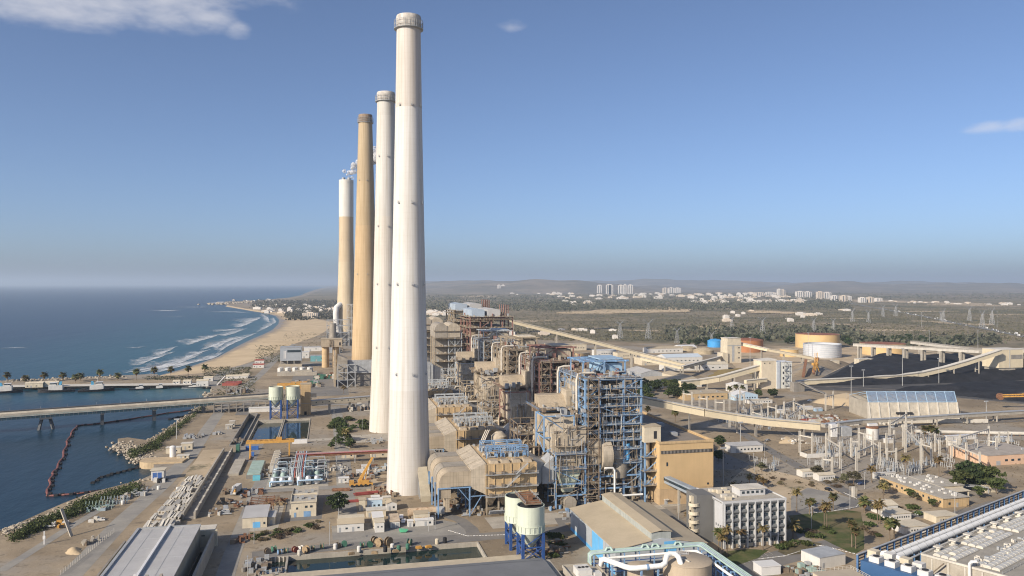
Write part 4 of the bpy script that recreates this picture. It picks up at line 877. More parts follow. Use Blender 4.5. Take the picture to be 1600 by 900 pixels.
# service block: low pipes and ducts between precipitators and boilers
# ---------------------------------------------------------------- small building generator
def shed(label, b, a, w, d, h, wall=WHITE, roof=TAN_R, cat='building', name='small_building', kind='flat', rz=0, doors=((.3, 1.2, 2.2),), wins=(), side_wins=0, group=None, z=0, over=.25, pitch=.18, door_m=GREYM, ac=0, parapet=False):
    """w across, d deep, h to the eaves; kind flat | gable (ridge along d) | ridge (ridge along w) | mono"""
    r_ = thing(name, label, cat, b, a, z, rz, group)
    m = MB()
    if kind == 'gable': m.yprism([(0, 0), (0, h), (w / 2, h + w * pitch), (w, h), (w, 0)], 0, d)
    elif kind == 'ridge': m.xprism([(0, 0), (0, h), (d / 2, h + d * pitch), (d, h), (d, 0)], 0, w)
    else: m.box(0, 0, 0, w, d, h)
    m.build('wall', wall, r_)
    o = over; q = MB()
    if kind == 'gable':
        hr = h + w * pitch; dz = o * pitch * 2
        q.hexa([(-o, -o, h - dz), (w / 2, -o, hr), (w / 2, d + o, hr), (-o, d + o, h - dz)], [(-o, -o, h - dz + .18), (w / 2, -o, hr + .18), (w / 2, d + o, hr + .18), (-o, d + o, h - dz + .18)])
        q.hexa([(w / 2, -o, hr), (w + o, -o, h - dz), (w + o, d + o, h - dz), (w / 2, d + o, hr)], [(w / 2, -o, hr + .18), (w + o, -o, h - dz + .18), (w + o, d + o, h - dz + .18), (w / 2, d + o, hr + .18)])
    elif kind == 'ridge':
        hr = h + d * pitch; dz = o * pitch * 2
        q.hexa([(-o, -o, h - dz), (w + o, -o, h - dz), (w + o, d / 2, hr), (-o, d / 2, hr)], [(-o, -o, h - dz + .18), (w + o, -o, h - dz + .18), (w + o, d / 2, hr + .18), (-o, d / 2, hr + .18)])
        q.hexa([(-o, d / 2, hr), (w + o, d / 2, hr), (w + o, d + o, h - dz), (-o, d + o, h - dz)], [(-o, d / 2, hr + .18), (w + o, d / 2, hr + .18), (w + o, d + o, h - dz + .18), (-o, d + o, h - dz + .18)])
    elif kind == 'mono': q.hexa([(-o, -o, h + .02), (w + o, -o, h + .02), (w + o, d + o, h + d * pitch), (-o, d + o, h + d * pitch)], [(-o, -o, h + .2), (w + o, -o, h + .2), (w + o, d + o, h + d * pitch + .2), (-o, d + o, h + d * pitch + .2)])
    else: q.box(-o, -o, h, w + o, d + o, h + .22)
    ro = q.build('roof', roof, r_)
    if parapet:
        p = MB(); t = .3; p.box(-t, -t, h + .22, w + t, 0, h + .9); p.box(-t, d, h + .22, w + t, d + t, h + .9); p.box(-t, 0, h + .22, 0, d, h + .9); p.box(w, 0, h + .22, w + t, d, h + .9); p.build('parapet', wall, r_)
    for fx, dw, dh in doors: MB().box(w * fx, -.06, 0, w * fx + dw, .1, dh).build('door', door_m, r_)
    for fx, wz, ww, wh in wins: MB().box(w * fx, -.06, wz, w * fx + ww, .1, wz + wh).build('window', GLASS, r_)
    for i in range(side_wins): y = d * (i + .5) / side_wins; MB().box(-.06, y - .6, h * .45, .1, y + .6, h * .45 + 1.1).build('window', GLASS, r_)
    for i in range(ac): x = w * (i + .5) / ac; MB().cbox(x + rnd.uniform(-.8, .8), d * rnd.uniform(.3, .7), h + .22, 1.3, 1.1, 1.1).build('roof_unit', GREYM, r_)
    return r_
def W_at(a, px0, px1): return b_at(a, px1) - b_at(a, px0)

# ---------------------------------------------------------------- roads and yards near the plant
strip('road', [(-96, 250), (-93, 400), (-88, 470), (-86, 540), (-89, 640), (-91, 740), (-88, 850), (-80, 1000), (-72, 1250), (-60, 1500)], [9, 9, 9.5, 9.5, 9.5, 9, 9, 9, 9, 8], .03, ROADT)
strip('track', [at(0, 893), at(60, 855), at(110, 823), at(150, 800), at(190, 782), at(205, 772)], 4.2, .045, ROADT)
strip('road', [(9, 336), (9, 500), (8, 640), (6, 730)], 9, .03, ROADT)
strip('road', [(-30, 337.5), (0, 340.5), (40, 341), (75, 340), (104, 343), (104.5, 355), (150, 358)], [9, 9, 9, 10, 9, 8, 8], .04, ASPH)
strip('road', [(-37, 250), (-38, 340), (-37, 420), (-36, 470)], 7, .035, ROADT)
strip('road', [(14, 437), (40, 438)], 8, .05, ROADT); strip('road', [(-36, 441), (13, 440)], 7, .06, ROADT)
strip('road', [(62, 341), (62.5, 352), (60, 366), (52, 380)], 6, .06, ASPH)
strip('road', [(-60, 745), (0, 742), (60, 735), (120, 720)], 10, .03, ROADT)
sheet('yard', [(13.5, 345), (64, 345), (58, 362), (52, 368), (13.5, 368)], .025, ROADT)

# basins: walls, floor water
def basin(label, r, zw, wall=.6, m=CONC, name='water_basin', cat='basin', top=.35):
    x0, x1, y0, y1 = r; o_ = thing(name, label, cat, x0, y0); w, d = x1 - x0, y1 - y0; t = wall
    for nm, bx in (('wall', (-t, -t, w + t, .01)), ('wall', (-t, d - .01, w + t, d + t)), ('wall', (-t, 0.01, .01, d - .01)), ('wall', (w - .01, .01, w + t, d - .01))):
        MB().box(bx[0], bx[1], -4.5, bx[2], bx[3], top).build(nm, m, o_)
    MB().add([(0, 0, zw), (w, 0, zw), (w, d, zw), (0, d, zw)], [(0, 1, 2, 3)]).build('water', POOL, o_)
    return o_
bs = basin('long dark water basin in the foreground beside the cable drums', PIT_FRONT, -1.6)
m = MB(); m.box(10.2, -.5, -4, 11.0, 20.4, .4); m.build('cross_wall', CONC, bs)
for i in range(6): MB().box(.8 + i * 1.6, 19.2, -2, 1.3 + i * 1.6, 20.3, .3).build('baffle', CONC_L, bs)
w_ = MB(); w_.box(.4, 2, 0.0, 10.6, 3.2, .3); rails(w_, .4, 10.6, 2, .3); w_.build('footbridge', BLUE_L, bs)
pw = MB(); clutter(pw, .5, 10, -3, 3.4, .4, 26, rnd, 1.8, 1.4, 3); pw.build('pumps', [GREYM, CONC_D, BROWN], bs)['kind'] = 'stuff'
basin('shallow settling basin left of the greenish one, under the twin silos', PIT_TWIN_L, -2.4)
basin('greenish settling basin reflecting the twin silos', PIT_TWIN_R, -1.3)
for b_, lab in ((PIT_CHAN, 'sunken concrete channel left of the settling basins'),):
    o = basin(lab, b_, -3.6, .7, CONC_D, 'drain_channel', 'channel', 1.2)
# concrete flume running to the lower left
r_ = thing('flume', 'long open concrete flume with high side walls', 'flume', -66.5, 396)
for x in (0, 5.2): MB().box(x, 0, 0, x + .9, 150, 3.2).build('wall', CONC, r_)
MB().box(.9, 0, 0, 5.2, 150, .8).build('floor', CONC_D, r_)
for i in range(12): MB().box(5.2, 4 + i * 12, 3.2, 6.4, 5 + i * 12, 3.5).build('cover', CONC_L, r_)
# high wall beside the central yard
# ---------------------------------------------------------------- grey roofed hall at lower left inside its pit
r_ = thing('pump_hall', 'grey flat roofed pump hall with a white ridge duct, lower left', 'hall', -75.2, 262)
W_, D_ = 23.6, 88
MB().box(0, 0, -3, W_, D_, 9.6).build('wall', mat('olive_grey_wall', (.34, .32, .25), .8, .12, .2, streak=.3), r_)
MB().box(.6, 27, 9.6, W_ + .2, D_ - .6, 10).build('roof', GREY_R, r_)
MB().box(-.4, 24, 9.6, .6, D_, 10.6).build('parapet', GREYM, r_); MB().box(.6, D_ - .6, 9.6, W_ + .3, D_ + .3, 10.5).build('parapet', GREYM, r_)
MB().box(11.4, 30, 10, 12.3, D_ + 1.2, 10.9).build('ridge_duct', BRIGHT, r_)
for x in (5.6, 17.4): MB().box(x, 27, 10.0, x + .12, D_ - .8, 10.06).build('seam', GREYM, r_)
for y in (38, 50, 62, 74): MB().box(.8, y, 10.0, W_, y + .1, 10.05).build('seam', GREYM, r_)
for i, x in enumerate((10.2, 15.5, 20)):
    MB().box(x, 24.5, -2, x + .9, 26.4, 12.2).build('pilaster', CONC, r_)
MB().box(11.6, 26.4, 0, 12.4, 27, 12.5).build('downpipe', BRIGHT, r_)
MB().box(0, 26.2, 0, W_, 27, 10.2).build('front_wall', CONC, r_)
for nm, bx in (('retaining_wall', (-6.5, 0, -7 + .8, 92, 5.0)), ('retaining_wall', (W_ + 4.2, 0, W_ + 5.2, 92, 6.0))):
    x0, y0, x1, y1, h = bx
for lab, x0, x1, h in (('dark concrete retaining wall along the dirt road left of the pump hall', -81.6, -80.8, 4.5), ('pale concrete retaining wall right of the pump hall', -47.2, -46.2, 6.0)):
    solo(MB().box(0, 0, 0, x1 - x0, 92, h), 'retaining_wall', CONC if h > 5 else CONC_D, lab, 'wall', x0, 262)
r_ = thing('back_wall', 'cream concrete end wall behind the pump hall', 'wall', -62, 352.5)
MB().box(0, 0, 0, 16.8, 1, 7).build('wall', CREAM_P, r_); MB().box(0, 1, 6.6, 15.8, 8, 7).build('slab', CONC_L, r_); MB().box(10.5, -.06, 4.6, 11.9, .1, 5.0).build('window', DARK, r_)
# stacks of precast concrete beams
g = random.Random(5); k = 0
beam = MB().box(0, 0, 0, .55, 9.4, .9); beam.box(-.35, 0, .9, .9, 9.4, 1.15); bm_me = beam.mesh('beam', CONC_L)
slab_me = MB().box(0, 0, 0, 13, 1.1, 1.6).mesh('sleeper', CONC_L)
for row in range(9):
    a0 = 366 + row * 12.2; w_ = 12.5 - row * .35
    r_ = thing('concrete_beam_stack', ['stack of precast concrete beams nearest the pump hall', 'second stack of concrete beams from the pump hall', 'third stack of concrete beams from the pump hall', 'fourth row of precast beams beside the flume', 'fifth row of precast beams, middle of the line', 'sixth row of precast concrete beams along the road', 'seventh row of precast concrete beams', 'second farthest row of precast concrete beams', 'farthest short row of precast concrete beams'][row], 'beam stack', -80 + row * .45, a0, group='rows of precast concrete beams')
    link('sleeper', slab_me, r_, (0, -.6, 0)); link('sleeper', slab_me, r_, (0, 8.6, 0))
    for i in range(9 - row // 3):
        if g.random() < .1: continue
        o = link('beam', bm_me, r_, (.4 + i * 1.42, g.uniform(-.4, .4), 1.6 + (g.uniform(0, .3)))); o.rotation_euler = (R(g.uniform(-3, 3)), R(g.uniform(-24, 24)), R(g.uniform(-4, 4)))

# ---------------------------------------------------------------- conveyor trestle across the harbour
BR_A = math.atan2(42.6, 139.1)
def on_br(t): return -240.4 + 139.1 * t, 670.0 + 42.6 * t
b0, a0 = on_br(-.75)
TEAL = mat('teal_steel', (.16, .25, .25), .6, .2, .4, rust=.3)
r_ = thing('conveyor_trestle', 'long coal conveyor trestle crossing the harbour on piers', 'trestle', b0, a0, 0, BR_A)
LT = 145.48 * 2.18
m = MB(); m.box(0, 1.5, 6.6, LT, 2.3, 9.0); m.box(0, 11.7, 6.6, LT, 12.5, 9.0); m.box(0, 1.5, 9.0, LT, 12.5, 9.3); m.build('deck_girder', TEAL, r_)
m = MB(); m.xprism([(2.2, 9.3), (2.2, 11.2), (3.2, 12.2), (4.8, 12.2), (5.6, 11.2), (5.6, 9.3)], 0, LT); m.build('conveyor_cover', mat('dusty_belt_cover', (.50, .44, .34), .8, .2, .15, corr=('X', 1.2)), r_)
m = MB(); m.box(0, 10.0, 9.3, LT, 12.6, 12.4); m.build('conveyor_cover', mat('dark_belt_cover', (.10, .095, .09), .7, .2, .2), r_)
m = MB(); m.box(0, .2, 8.8, LT, 1.5, 9.0); o = m.build('walkway', CONC_L, r_)
m = MB(); rails(m, 0, LT, .3, 9.0, post=3.2); m.build('handrail', GREYM, o)
rib_me = MB().box(-.15, 1.15, 6.6, .15, 1.5, 8.8).mesh('rib', CONC_L)
for i in range(int(LT / 3.2)): link('rib', rib_me, r_, (i * 3.2 + 1, 0, 0))
def lp(root, x, y, z, h=9, name='lamp_post'):
    m = MB(); m.tube((0, 0, 0), (0, 0, h), .13, .08, 6); m.bar((0, 0, h), (0, -.9, h + .1), .1); o = link(name, LB.setdefault(('lp', h), m.mesh(name, GREYM)), root, (x, y, z)); return o
tpx = [15, 64, 105, 152, 190, 232, 270, 316]
for px in tpx:
    k_ = (px - CX) / FPX
    best = min((abs(pix(*[v for v in on_br(t / 200)], 9)[0] - px), t / 200) for t in range(-20, 260))[1]
    lp(r_, (best + .75) * 145.48, 12.8, 9.3, 5)
def pier(t, kind):
    x = (t + .75) * 145.48
    if kind == 'A':
        m = MB()
        for y0 in (1, 13):
            m.bar((x - 5.5, y0 - 0, -6), (x - 2.4, 7, 6.4), 1.7, 1.7); m.bar((x + 5.5, y0, -6), (x + 2.4, 7, 6.4), 1.7, 1.7)
        m.box(x - 4.4, 1, 5.2, x + 4.4, 13, 6.6); m.build('pier', mat('pier_concrete', (.10, .105, .11), .8, .2, .3), r_)
    else: MB().box(x - 1.1, 4, -6, x + 1.1, 10, 5.6).build('pier', mat('pier_concrete', (.10, .105, .11), .8, .2, .3), r_); MB().box(x - 1.4, 1.5, 5.6, x + 1.4, 12.5, 6.6).build('pier_cap', CONC_D, r_)
for px, kd in ((72, 'A'), (160, 'I'), (242, 'I'), (320, 'I')):
    t = min((abs(pix(*on_br(t / 400), 0)[0] - px), t / 400) for t in range(-40, 420))[1]; pier(t, kd)
# landward part: dark steel pipe rack below and beside the trestle
r_ = thing('pipe_rack', 'dark two storey pipe rack at the landward end of the trestle', 'pipe rack', *on_br(1.05), 0, R(4))
steel(r_, [i * 6 for i in range(9)], [0, 7], [4, 8], CONC_D, .8, .7, .3, seed=3)
for z in (4.6, 8.6):
    for i in range(5): MB().tube((0, 1 + i * 1.2, z), (48, 1 + i * 1.2, z), .4, n=6).build('pipe', (CONC_D, BROWN, GREYM)[i % 3], r_)
r_ = thing('conveyor_gallery', 'covered conveyor linking the trestle to the tan transfer tower', 'conveyor', *on_br(1.42), 0, R(3))
MB().box(0, 4, 7, 33, 9, 8).build('deck_girder', CONC_D, r_); MB().box(0, 4.4, 8, 33, 8.6, 11.2).build('cover', mat('dark_belt_cover', (.10, .095, .09)), r_)
for x in (4, 16, 28): MB().box(x, 4.5, 0, x + 1, 8.5, 7).build('pier', CONC_D, r_)
# transfer tower and the gallery going on to the right
r_ = thing('transfer_tower', 'tan block transfer tower beside the twin silos', 'tower', -22.5, 688)
MB().box(0, 0, 0, 8.2, 10, 25.5).build('wall', TAN, r_); MB().box(-.2, -.2, 25.5, 8.4, 10.2, 26).build('roof', TAN_R, r_); MB().box(-.05, -.1, 9.5, 8.25, 10.1, 10).build('ledge', CONC, r_); MB().box(3, -.08, 0, 5, .2, 3).build('door', DARK, r_)
r_ = thing('conveyor_gallery', 'tan covered conveyor gallery running right behind the white chimneys', 'conveyor', -14, 690, 0, R(18))
MB().box(0, 0, 7.6, 66, 4.4, 11.2).build('wall', CREAM_P, r_); MB().box(-.2, -.3, 11.2, 66, 4.7, 11.6).build('roof', GREYM, r_)
for x in (16, 34, 52): MB().box(x, .8, 0, x + 1.2, 3.6, 7.6).build('pier', CONC, r_)
for i in range(11): MB().box(4 + i * 5.6, -.06, 9.2, 4.9 + i * 5.6, .1, 10).build('window', GLASS, r_)

# ---------------------------------------------------------------- silos on blue legs
def silo(label, b, a, r, zc, zt, leg=BLUE_D, group=None, top=True):
    s_ = thing('silo', label, 'silo', b, a, group=group)
    m = MB(); m.lathe([(.9, zc - r * 1.15), (r, zc), (r, zt), (r - .3, zt), (r - .3, zt - .8)], 32, cap=(True, False)); m.build('shell', MINT, s_, smooth=35)
    MB().lathe([(.1, zt - .7), (r - .3, zt - .7)], 24, cap=(False, False)).build('silo_top', DARK if top else TAN_R, s_)
    m = MB(); m.lathe([(r + .02, zc), (r + .16, zc), (r + .16, zc + .4), (r + .02, zc + .4)], 32, cap=(False, False)); m.lathe([(r + .02, zc + 2.6), (r + .16, zc + 2.6), (r + .16, zc + 2.9), (r + .02, zc + 2.9)], 32, cap=(False, False)); m.build('ring_beam', MINT, s_)
    for i in range(20):
        t = i * math.pi / 10; link('stiffener', LB.setdefault(('sst', r, zc), MB().box(-.12, 0, zc, .12, .2, zc + 2.8).mesh('stiffener', MINT)), s_, (r * math.cos(t), r * math.sin(t), 0), t - math.pi / 2)
    q = r * .74
    for x in (-q, q):
        for y in (-q, q): link('leg', LB.setdefault(('sl', zc), MB().box(-.55, -.55, 0, .55, .55, zc).mesh('leg', leg)), s_, (x, y, 0))
    for k in range(4):
        p0, p1 = ((-q, -q), (q, -q), (q, q), (-q, q))[k], ((q, -q), (q, q), (-q, q), (-q, -q))[k]
        b_ = MB(); b_.bar((*p0, .5), (*p1, zc * .5), .3); b_.bar((*p1, .5), (*p0, zc * .5), .3); b_.bar((*p0, zc * .5), (*p1, zc * .5), .4); b_.bar((*p0, zc * .5), (*p1, zc - .3), .3); b_.build('brace', leg, s_)
    return s_
SG = 'pale green silos on blue legs'
s1 = silo('pale green silo on blue legs, front one of the foreground pair', *at(829, 872), 5.6, 11.0, 21.5, group=SG)
s2 = silo('pale green silo on blue legs, rear one of the foreground pair', at(829, 872)[0] - 1.5, at(829, 872)[1] + 15, 5.6, 11.0, 21.5, group=SG)
pb = at(829, 872)
r_ = thing('silo_platform', 'brown steel platform across the tops of the foreground silos', 'platform', pb[0] - 1, pb[1] - 3, 21.6)
MB().box(-1.5, 1.5, .1, 5.2, 20, .5).build('deck', BROWN, r_)
for i in range(6): MB().box(-1.5, 2 + i * 3.2, .5, 5.2, 2.4 + i * 3.2, 1.0).build('joist', RUST, r_)
m = MB(); railsy(m, 1.5, 20, -1.4, .5); railsy(m, 1.5, 20, 5.1, .5); m.build('handrail', GREYM, r_); MB().cbox(2, 8, .5, 2, 2, 1.6).build('vent_box', RUST, r_)
silo('pale green silo on blue legs, left one by the settling basins', -41.5, 676, 5.6, 15.5, 26, group=SG, top=False)
silo('pale green silo on blue legs, right one by the settling basins', -28.3, 676, 5.6, 15.5, 26, group=SG, top=False)
r_ = thing('silo_ladder_tower', 'slim ladder tower between the twin silos', 'tower', -35.6, 672)
steel(r_, [0, 1.8], [0, 1.8], [5, 10, 15, 20, 26], OCHRE, .25, .2, .15, seed=2, brace_share=.8)

# ---------------------------------------------------------------- yellow gantry crane
r_ = thing('gantry_crane', 'yellow orange gantry crane spanning the screen pits', 'crane', -48, 522)
for y in (0, 4.4):
    MB().box(-2, y, 9.6, 27, y + 1, 11.2).build('girder', YEL, r_)
for i in range(9): MB().bar((-1 + i * 3.2, 1, 11), (.6 + i * 3.2, 4.4, 11), .25).build('cross_tie', YEL, r_)
for x in (.3, 24):
    for y in (-1.2, 5.6): MB().bar((x, y, .6), (x, y + (1.6 if y < 0 else -.9), 9.8), .7).build('leg', YEL, r_)
    MB().box(x - .5, -2.4, 0, x + .5, 7.4, .9).build('bogie', RUST, r_)
MB().box(16, .8, 11.2, 19.5, 4.6, 12.6).build('trolley', YEL, r_)
# screen house and pits under the crane
g = random.Random(12)
for i, (b_, a_, w_, d_, h_, m_, lab) in enumerate([(-45, 470, 8, 36, 2.2, GREYM, 'rack of grey travelling screens under the yellow gantry'), (-33, 480, 4.4, 42, 4.6, CONC_L, 'narrow tall concrete screen chamber beside the pump piping'), (-56, 480, 6, 40, 1.2, CONC, 'low concrete pit wall left of the screens')]):
    r_ = thing('intake_screen', lab, 'intake structure', b_, a_)
    MB().box(0, 0, 0, w_, d_, h_).build('body', m_ if i else CONC_D, r_)
    for k in range(int(d_ / 3.2)):
        if i == 0: MB().box(.5, k * 3.2 + .4, h_, w_ - .5, k * 3.2 + 2.2, h_ + .8).build('screen', PIPEG, r_)
        elif i == 1 and k % 2 == 0: MB().box(.6, k * 3.2 + .4, h_, w_ - .6, k * 3.2 + 2.6, h_ + .9).build('hatch', CONC, r_)
solo(MB().box(0, 0, 0, 4, 2.4, 2.6), 'container', mat('turquoise_paint', (.13, .42, .5), .5), 'turquoise container at the end of the grey screens', 'container', -41, 465)
solo(MB().box(0, 0, 0, 2.2, 6, 4.6), 'container', GREEN, 'green container beside the sunken channel', 'container', -58.5, 545)
solo(MB().box(0, 0, 0, 8, 3, 2.2), 'container', mat('royal_blue_paint', (.05, .14, .4), .5), 'royal blue skip behind the gantry crane leg', 'skip', -53, 551)
solo(MB().box(0, 0, 0, 3, 2.5, 2.4), 'container', mat('royal_blue_paint', (.05, .14, .4), .5), 'small blue container beside the gantry crane leg', 'container', -49, 531)
solo(MB().box(0, 0, 0, 10, 2.5, 2.6), 'container', BRIGHT, 'long white container by the greenish basin', 'container', -24, 566)
# pump station with vessels and light blue headers
r_ = thing('pump_station', 'dense pump station of grey vessels and pale blue pipes', 'pump station', -31, 446)
for j in range(3):
    for i in range(6):
        if j == 1 and i in (2, 3): continue
        x, y = 2 + i * 4.6, 4 + j * 11
        m = MB(); m.lathe([(.3, .3), (1.5, .5), (1.5, 3.8), (1.1, 4.6), (.1, 4.9)], 12, x, y); m.build('vessel', (ALU, PIPEG, SILVERB)[j], r_, smooth=40)
        m = MB(); m.cbox(x, y + 3, 0, 2.2, 2.6, 1.6); m.tube((x, y + 3, 1.6), (x, y + 3, 3.6), .5, n=8); m.build('pump', (GREEN, GREYM, PIPEG)[(i + j) % 3], r_)
for j, (y, z) in enumerate(((1.5, 2.6), (12, 2.4))):
    for x0, x1 in ((.5, 12), (15, 28)):
        m = MB(); m.pipe([(x0, y, .5), (x0, y, z), (x0 + .4, y, z + .3), (x1, y, z + .3)], .55, 8); m.build('header_pipe', BLUE_L if j == 0 else SILVERB, r_, smooth=45)
for i in range(7):
    x = 12.2 + i * 1.0; m = MB(); m.pipe([(x, 6, .6), (x, 6, 6 + .2 * (i % 3)), (x, 8, 6.4), (x, 62, 6.4)], .36, 7); m.build('riser_pipe', (SILVERB, RED, ALU, GREYM, SILVERB, RED, BLUE_L)[i], r_, smooth=45)
for i in range(8):
    x, y = 3 + (i % 4) * 7.4, 16 + (i // 4) * 16; m = MB(); m.pipe([(x, y, .5), (x, y, 6.5), (x + .5, y, 7), (x + 4.4, y, 7), (x + 5, y, 6.5), (x + 5, y, .5)], .42, 7); m.build('loop_pipe', GREYM if i % 2 else SILVERB, r_, smooth=45)
steel(r_, [1, 10, 20, 29], [14, 30, 46], [6.2], GREYM, .4, .4, .2, seed=9, inner=True)
k = MB(); clutter(k, 0, 30, 2, 62, 0, 110, g, 2.2, 2.4, 4); k.build('equipment', [GREYM, PIPEG, BROWN, SILVERB], r_)['kind'] = 'stuff'
# red pipe bridge
r_ = thing('pipe_bridge', 'pipe bridge with maroon pipes crossing the central road', 'pipe bridge', -19, 497)
for i in range(7): MB().tube((0, .4 + i * .6, 6.6), (60, .4 + i * .6, 6.6), .27, n=6).build('pipe', (mat('maroon_pipe', (.30, .07, .06), .6), GREYM, mat('maroon_pipe', (.30, .07, .06)), ALU, mat('maroon_pipe', (.30, .07, .06)), RED, CONC_L)[i], r_)
m = MB(); m.box(0, -.3, 5.2, 60, 0, 6.2); m.box(0, 4.6, 5.2, 60, 4.9, 6.2); m.build('girder', RUST, r_)
for i in range(6):
    for y in (0, 4.6): link('leg', LB.setdefault('pbl', MB().box(-.2, -.2, 0, .2, .2, 5.2).mesh('leg', GREYM)), r_, (2 + i * 11, y, 0))
# ---------------------------------------------------------------- small buildings round the nearest chimney
bk = 'cluster of site cabins'
shed('cream block workshop with blue shutters and outside stair', -17, 388, 11.5, 14, 6.6, CREAM_P, GRAV_R, parapet=True, doors=((.5, 3.2, 2.6), (.12, 1.0, 2.2)), door_m=BLUE, wins=((.55, 4.2, 1.2, 1), (.75, 4.2, 1.2, 1), (.2, 3.6, .9, 1)), ac=5)
r_ = shed('walled roof yard behind the cream workshop', -17, 402.5, 12, 17, 5.2, CONC, GRAV_R, parapet=True, doors=(), ac=3)
shed('low cream building with grey sheet roof and blue door, left of the shrub bed', -37.5, 375.5, 10.6, 17, 4.6, CREAM_P, GREY_R, kind='mono', pitch=.05, doors=((.42, 3.2, 2.6),), door_m=BLUE_P, wins=((.85, 1.4, .8, 1),))
shed('cream lean to on the right of the grey sheet roofed building', -26.6, 378, 3, 10, 3.6, CREAM_P, GREY_R, doors=((.3, 1, 2.2),))
x_ = thing('steel_skeleton', 'bare rusty roof skeleton of rafters behind the cream building', 'steel frame', -37, 394)
for i in range(8): m = MB(); m.bar((0, i * 3, 3.6), (11, i * 3, 3.6), .3); m.build('rafter', RUST, x_)
for i in range(4): m = MB(); m.bar((i * 3.6, 0, 3.9), (i * 3.6, 22, 3.9), .22); m.build('purlin', RUST, x_)
for x in (0, 11):
    for y in (0, 11, 21): link('post', LB.setdefault('skp', MB().box(-.15, -.15, 0, .15, .15, 3.6).mesh('post', RUST)), x_, (x, y, 0))
shed('long white cabin with ribbed tan roof beside the cable drums', 4.0, 360, 11.5, 7.5, 3.6, WHITE, TAN_R, kind='ridge', doors=((.05, .9, 2.1), (.55, .9, 2.1)), wins=((.3, 1.2, 1, .8), (.75, 1.3, 1, .7)))
shed('white cabin with two dark windows behind the ribbed roof cabin', 4.5, 369.5, 11.5, 5, 3.2, WHITE, CREAM_P, doors=((.6, .9, 2.1),), wins=((.22, 1.1, .8, 1.3), (.36, 1.1, .8, 1.3)))
shed('narrow white container cabin with two small windows', 20.2, 356, 4.0, 6, 4.4, WHITE, CREAM_P, doors=(), wins=((.25, 2.2, .6, .6), (.65, 2.2, .6, .6)))
shed('bright white roofed container behind the narrow cabin', 19.6, 362.5, 4.6, 9, 4.8, CREAM_P, BRIGHT, doors=((.2, 1, 2.2),))
shed('rusty roofed white container between the cabins', 27.2, 361, 4.2, 12, 2.9, WHITE, mat('rust_streaked_roof', (.52, .42, .3), .8, .2, .4, rust=.8), doors=((.2, 1.2, 2.2), (.6, 1.2, 2.2)))
shed('long pale shed of the chimney foot, right beside the rusty tank', 38.5, 361, 8.2, 2.8, 2.7, WHITE, BRIGHT, doors=((.5, 1, 2),), wins=((.75, 1, .9, .9),))
shed('small white box cabin left of the pale shed', 35, 361, 2.4, 2.4, 2.6, WHITE, BRIGHT, doors=((.3, .8, 2),))
shed('cream garage with two doors under the rusty tank', 38.6, 366, 7, 5, 4.2, CREAM_P, TAN_R, doors=((.1, 2.6, 2.6), (.55, 2.6, 2.6)), door_m=TAN)
shed('tall plain cream kiosk left of the nearest chimney', 14.6, 392, 3, 4.2, 5.2, CREAM_P, TAN_R, doors=((.3, .9, 2.1),))
shed('pale blue container office left of the nearest chimney', 18.6, 394, 7.2, 3, 4.4, mat('pale_blue_panel', (.45, .58, .68), .5, .06), BRIGHT, doors=((.1, .9, 2.1),), wins=((.4, 1.2, 1, .9), (.7, 1.2, 1, .9)))
shed('white cabin in front of the pale blue office', 17.6, 380, 9, 5, 3.2, CREAM_P, CONC_L, doors=((.1, .9, 2.1),), wins=((.35, 1.2, 1, .9), (.6, 1.2, 1, .9)))
shed('tan roofed cabin right of the pale blue office', 27.5, 389, 5, 6, 3.4, WHITE, TAN_R, kind='gable', doors=((.2, .9, 2.1),), wins=((.6, 1.2, .9, .9),))
shed('small white hut behind the pale blue office', 21, 402, 4, 3, 3.6, WHITE, BRIGHT, doors=((.3, .8, 2),)); shed('cream hut behind the tan roofed cabin', 26.5, 402, 4, 3, 3, CREAM_P, CONC_L, doors=((.3, .8, 2),))
r_ = thing('rusted_tank', 'rust streaked horizontal tank at the chimney foot', 'tank', 36.5, 375)
m = MB(); m.tube((0, 0, 2.6), (13, 0, 2.6), 2.0, n=18); m.build('shell', mat('rust_streaked_tank', (.5, .38, .25), .75, .15, .4, rust=.9, streak=.4), r_, smooth=35)
m = MB(); m.tube((13, 0, 2.6), (17, 0, 2.6), 2.0, n=18); m.build('shell_end', GREYM, r_, smooth=35)
for x in (1.5, 6, 11, 15): MB().box(x, -1.6, 0, x + .6, 1.6, 1.2).build('saddle', CONC, r_)
solo(MB().box(0, 0, 0, 2, 2, 1.6), 'skip', GREYM, 'small grey box by the rusty tank', 'box', 46, 369)
m = MB(); m.hexa([(0.5, .3, .3), (3, .3, .3), (3, 1.7, .3), (.5, 1.7, .3)], [(0, 0, 1.6), (4, 0, 1.3), (4, 2, 1.3), (0, 2, 1.6)]); solo(m, 'skip', mat('bright_green_paint', (.12, .5, .28), .5), 'bright green skip in front of the rusty roofed container', 'skip', 30.3, 353, rz=R(-12))
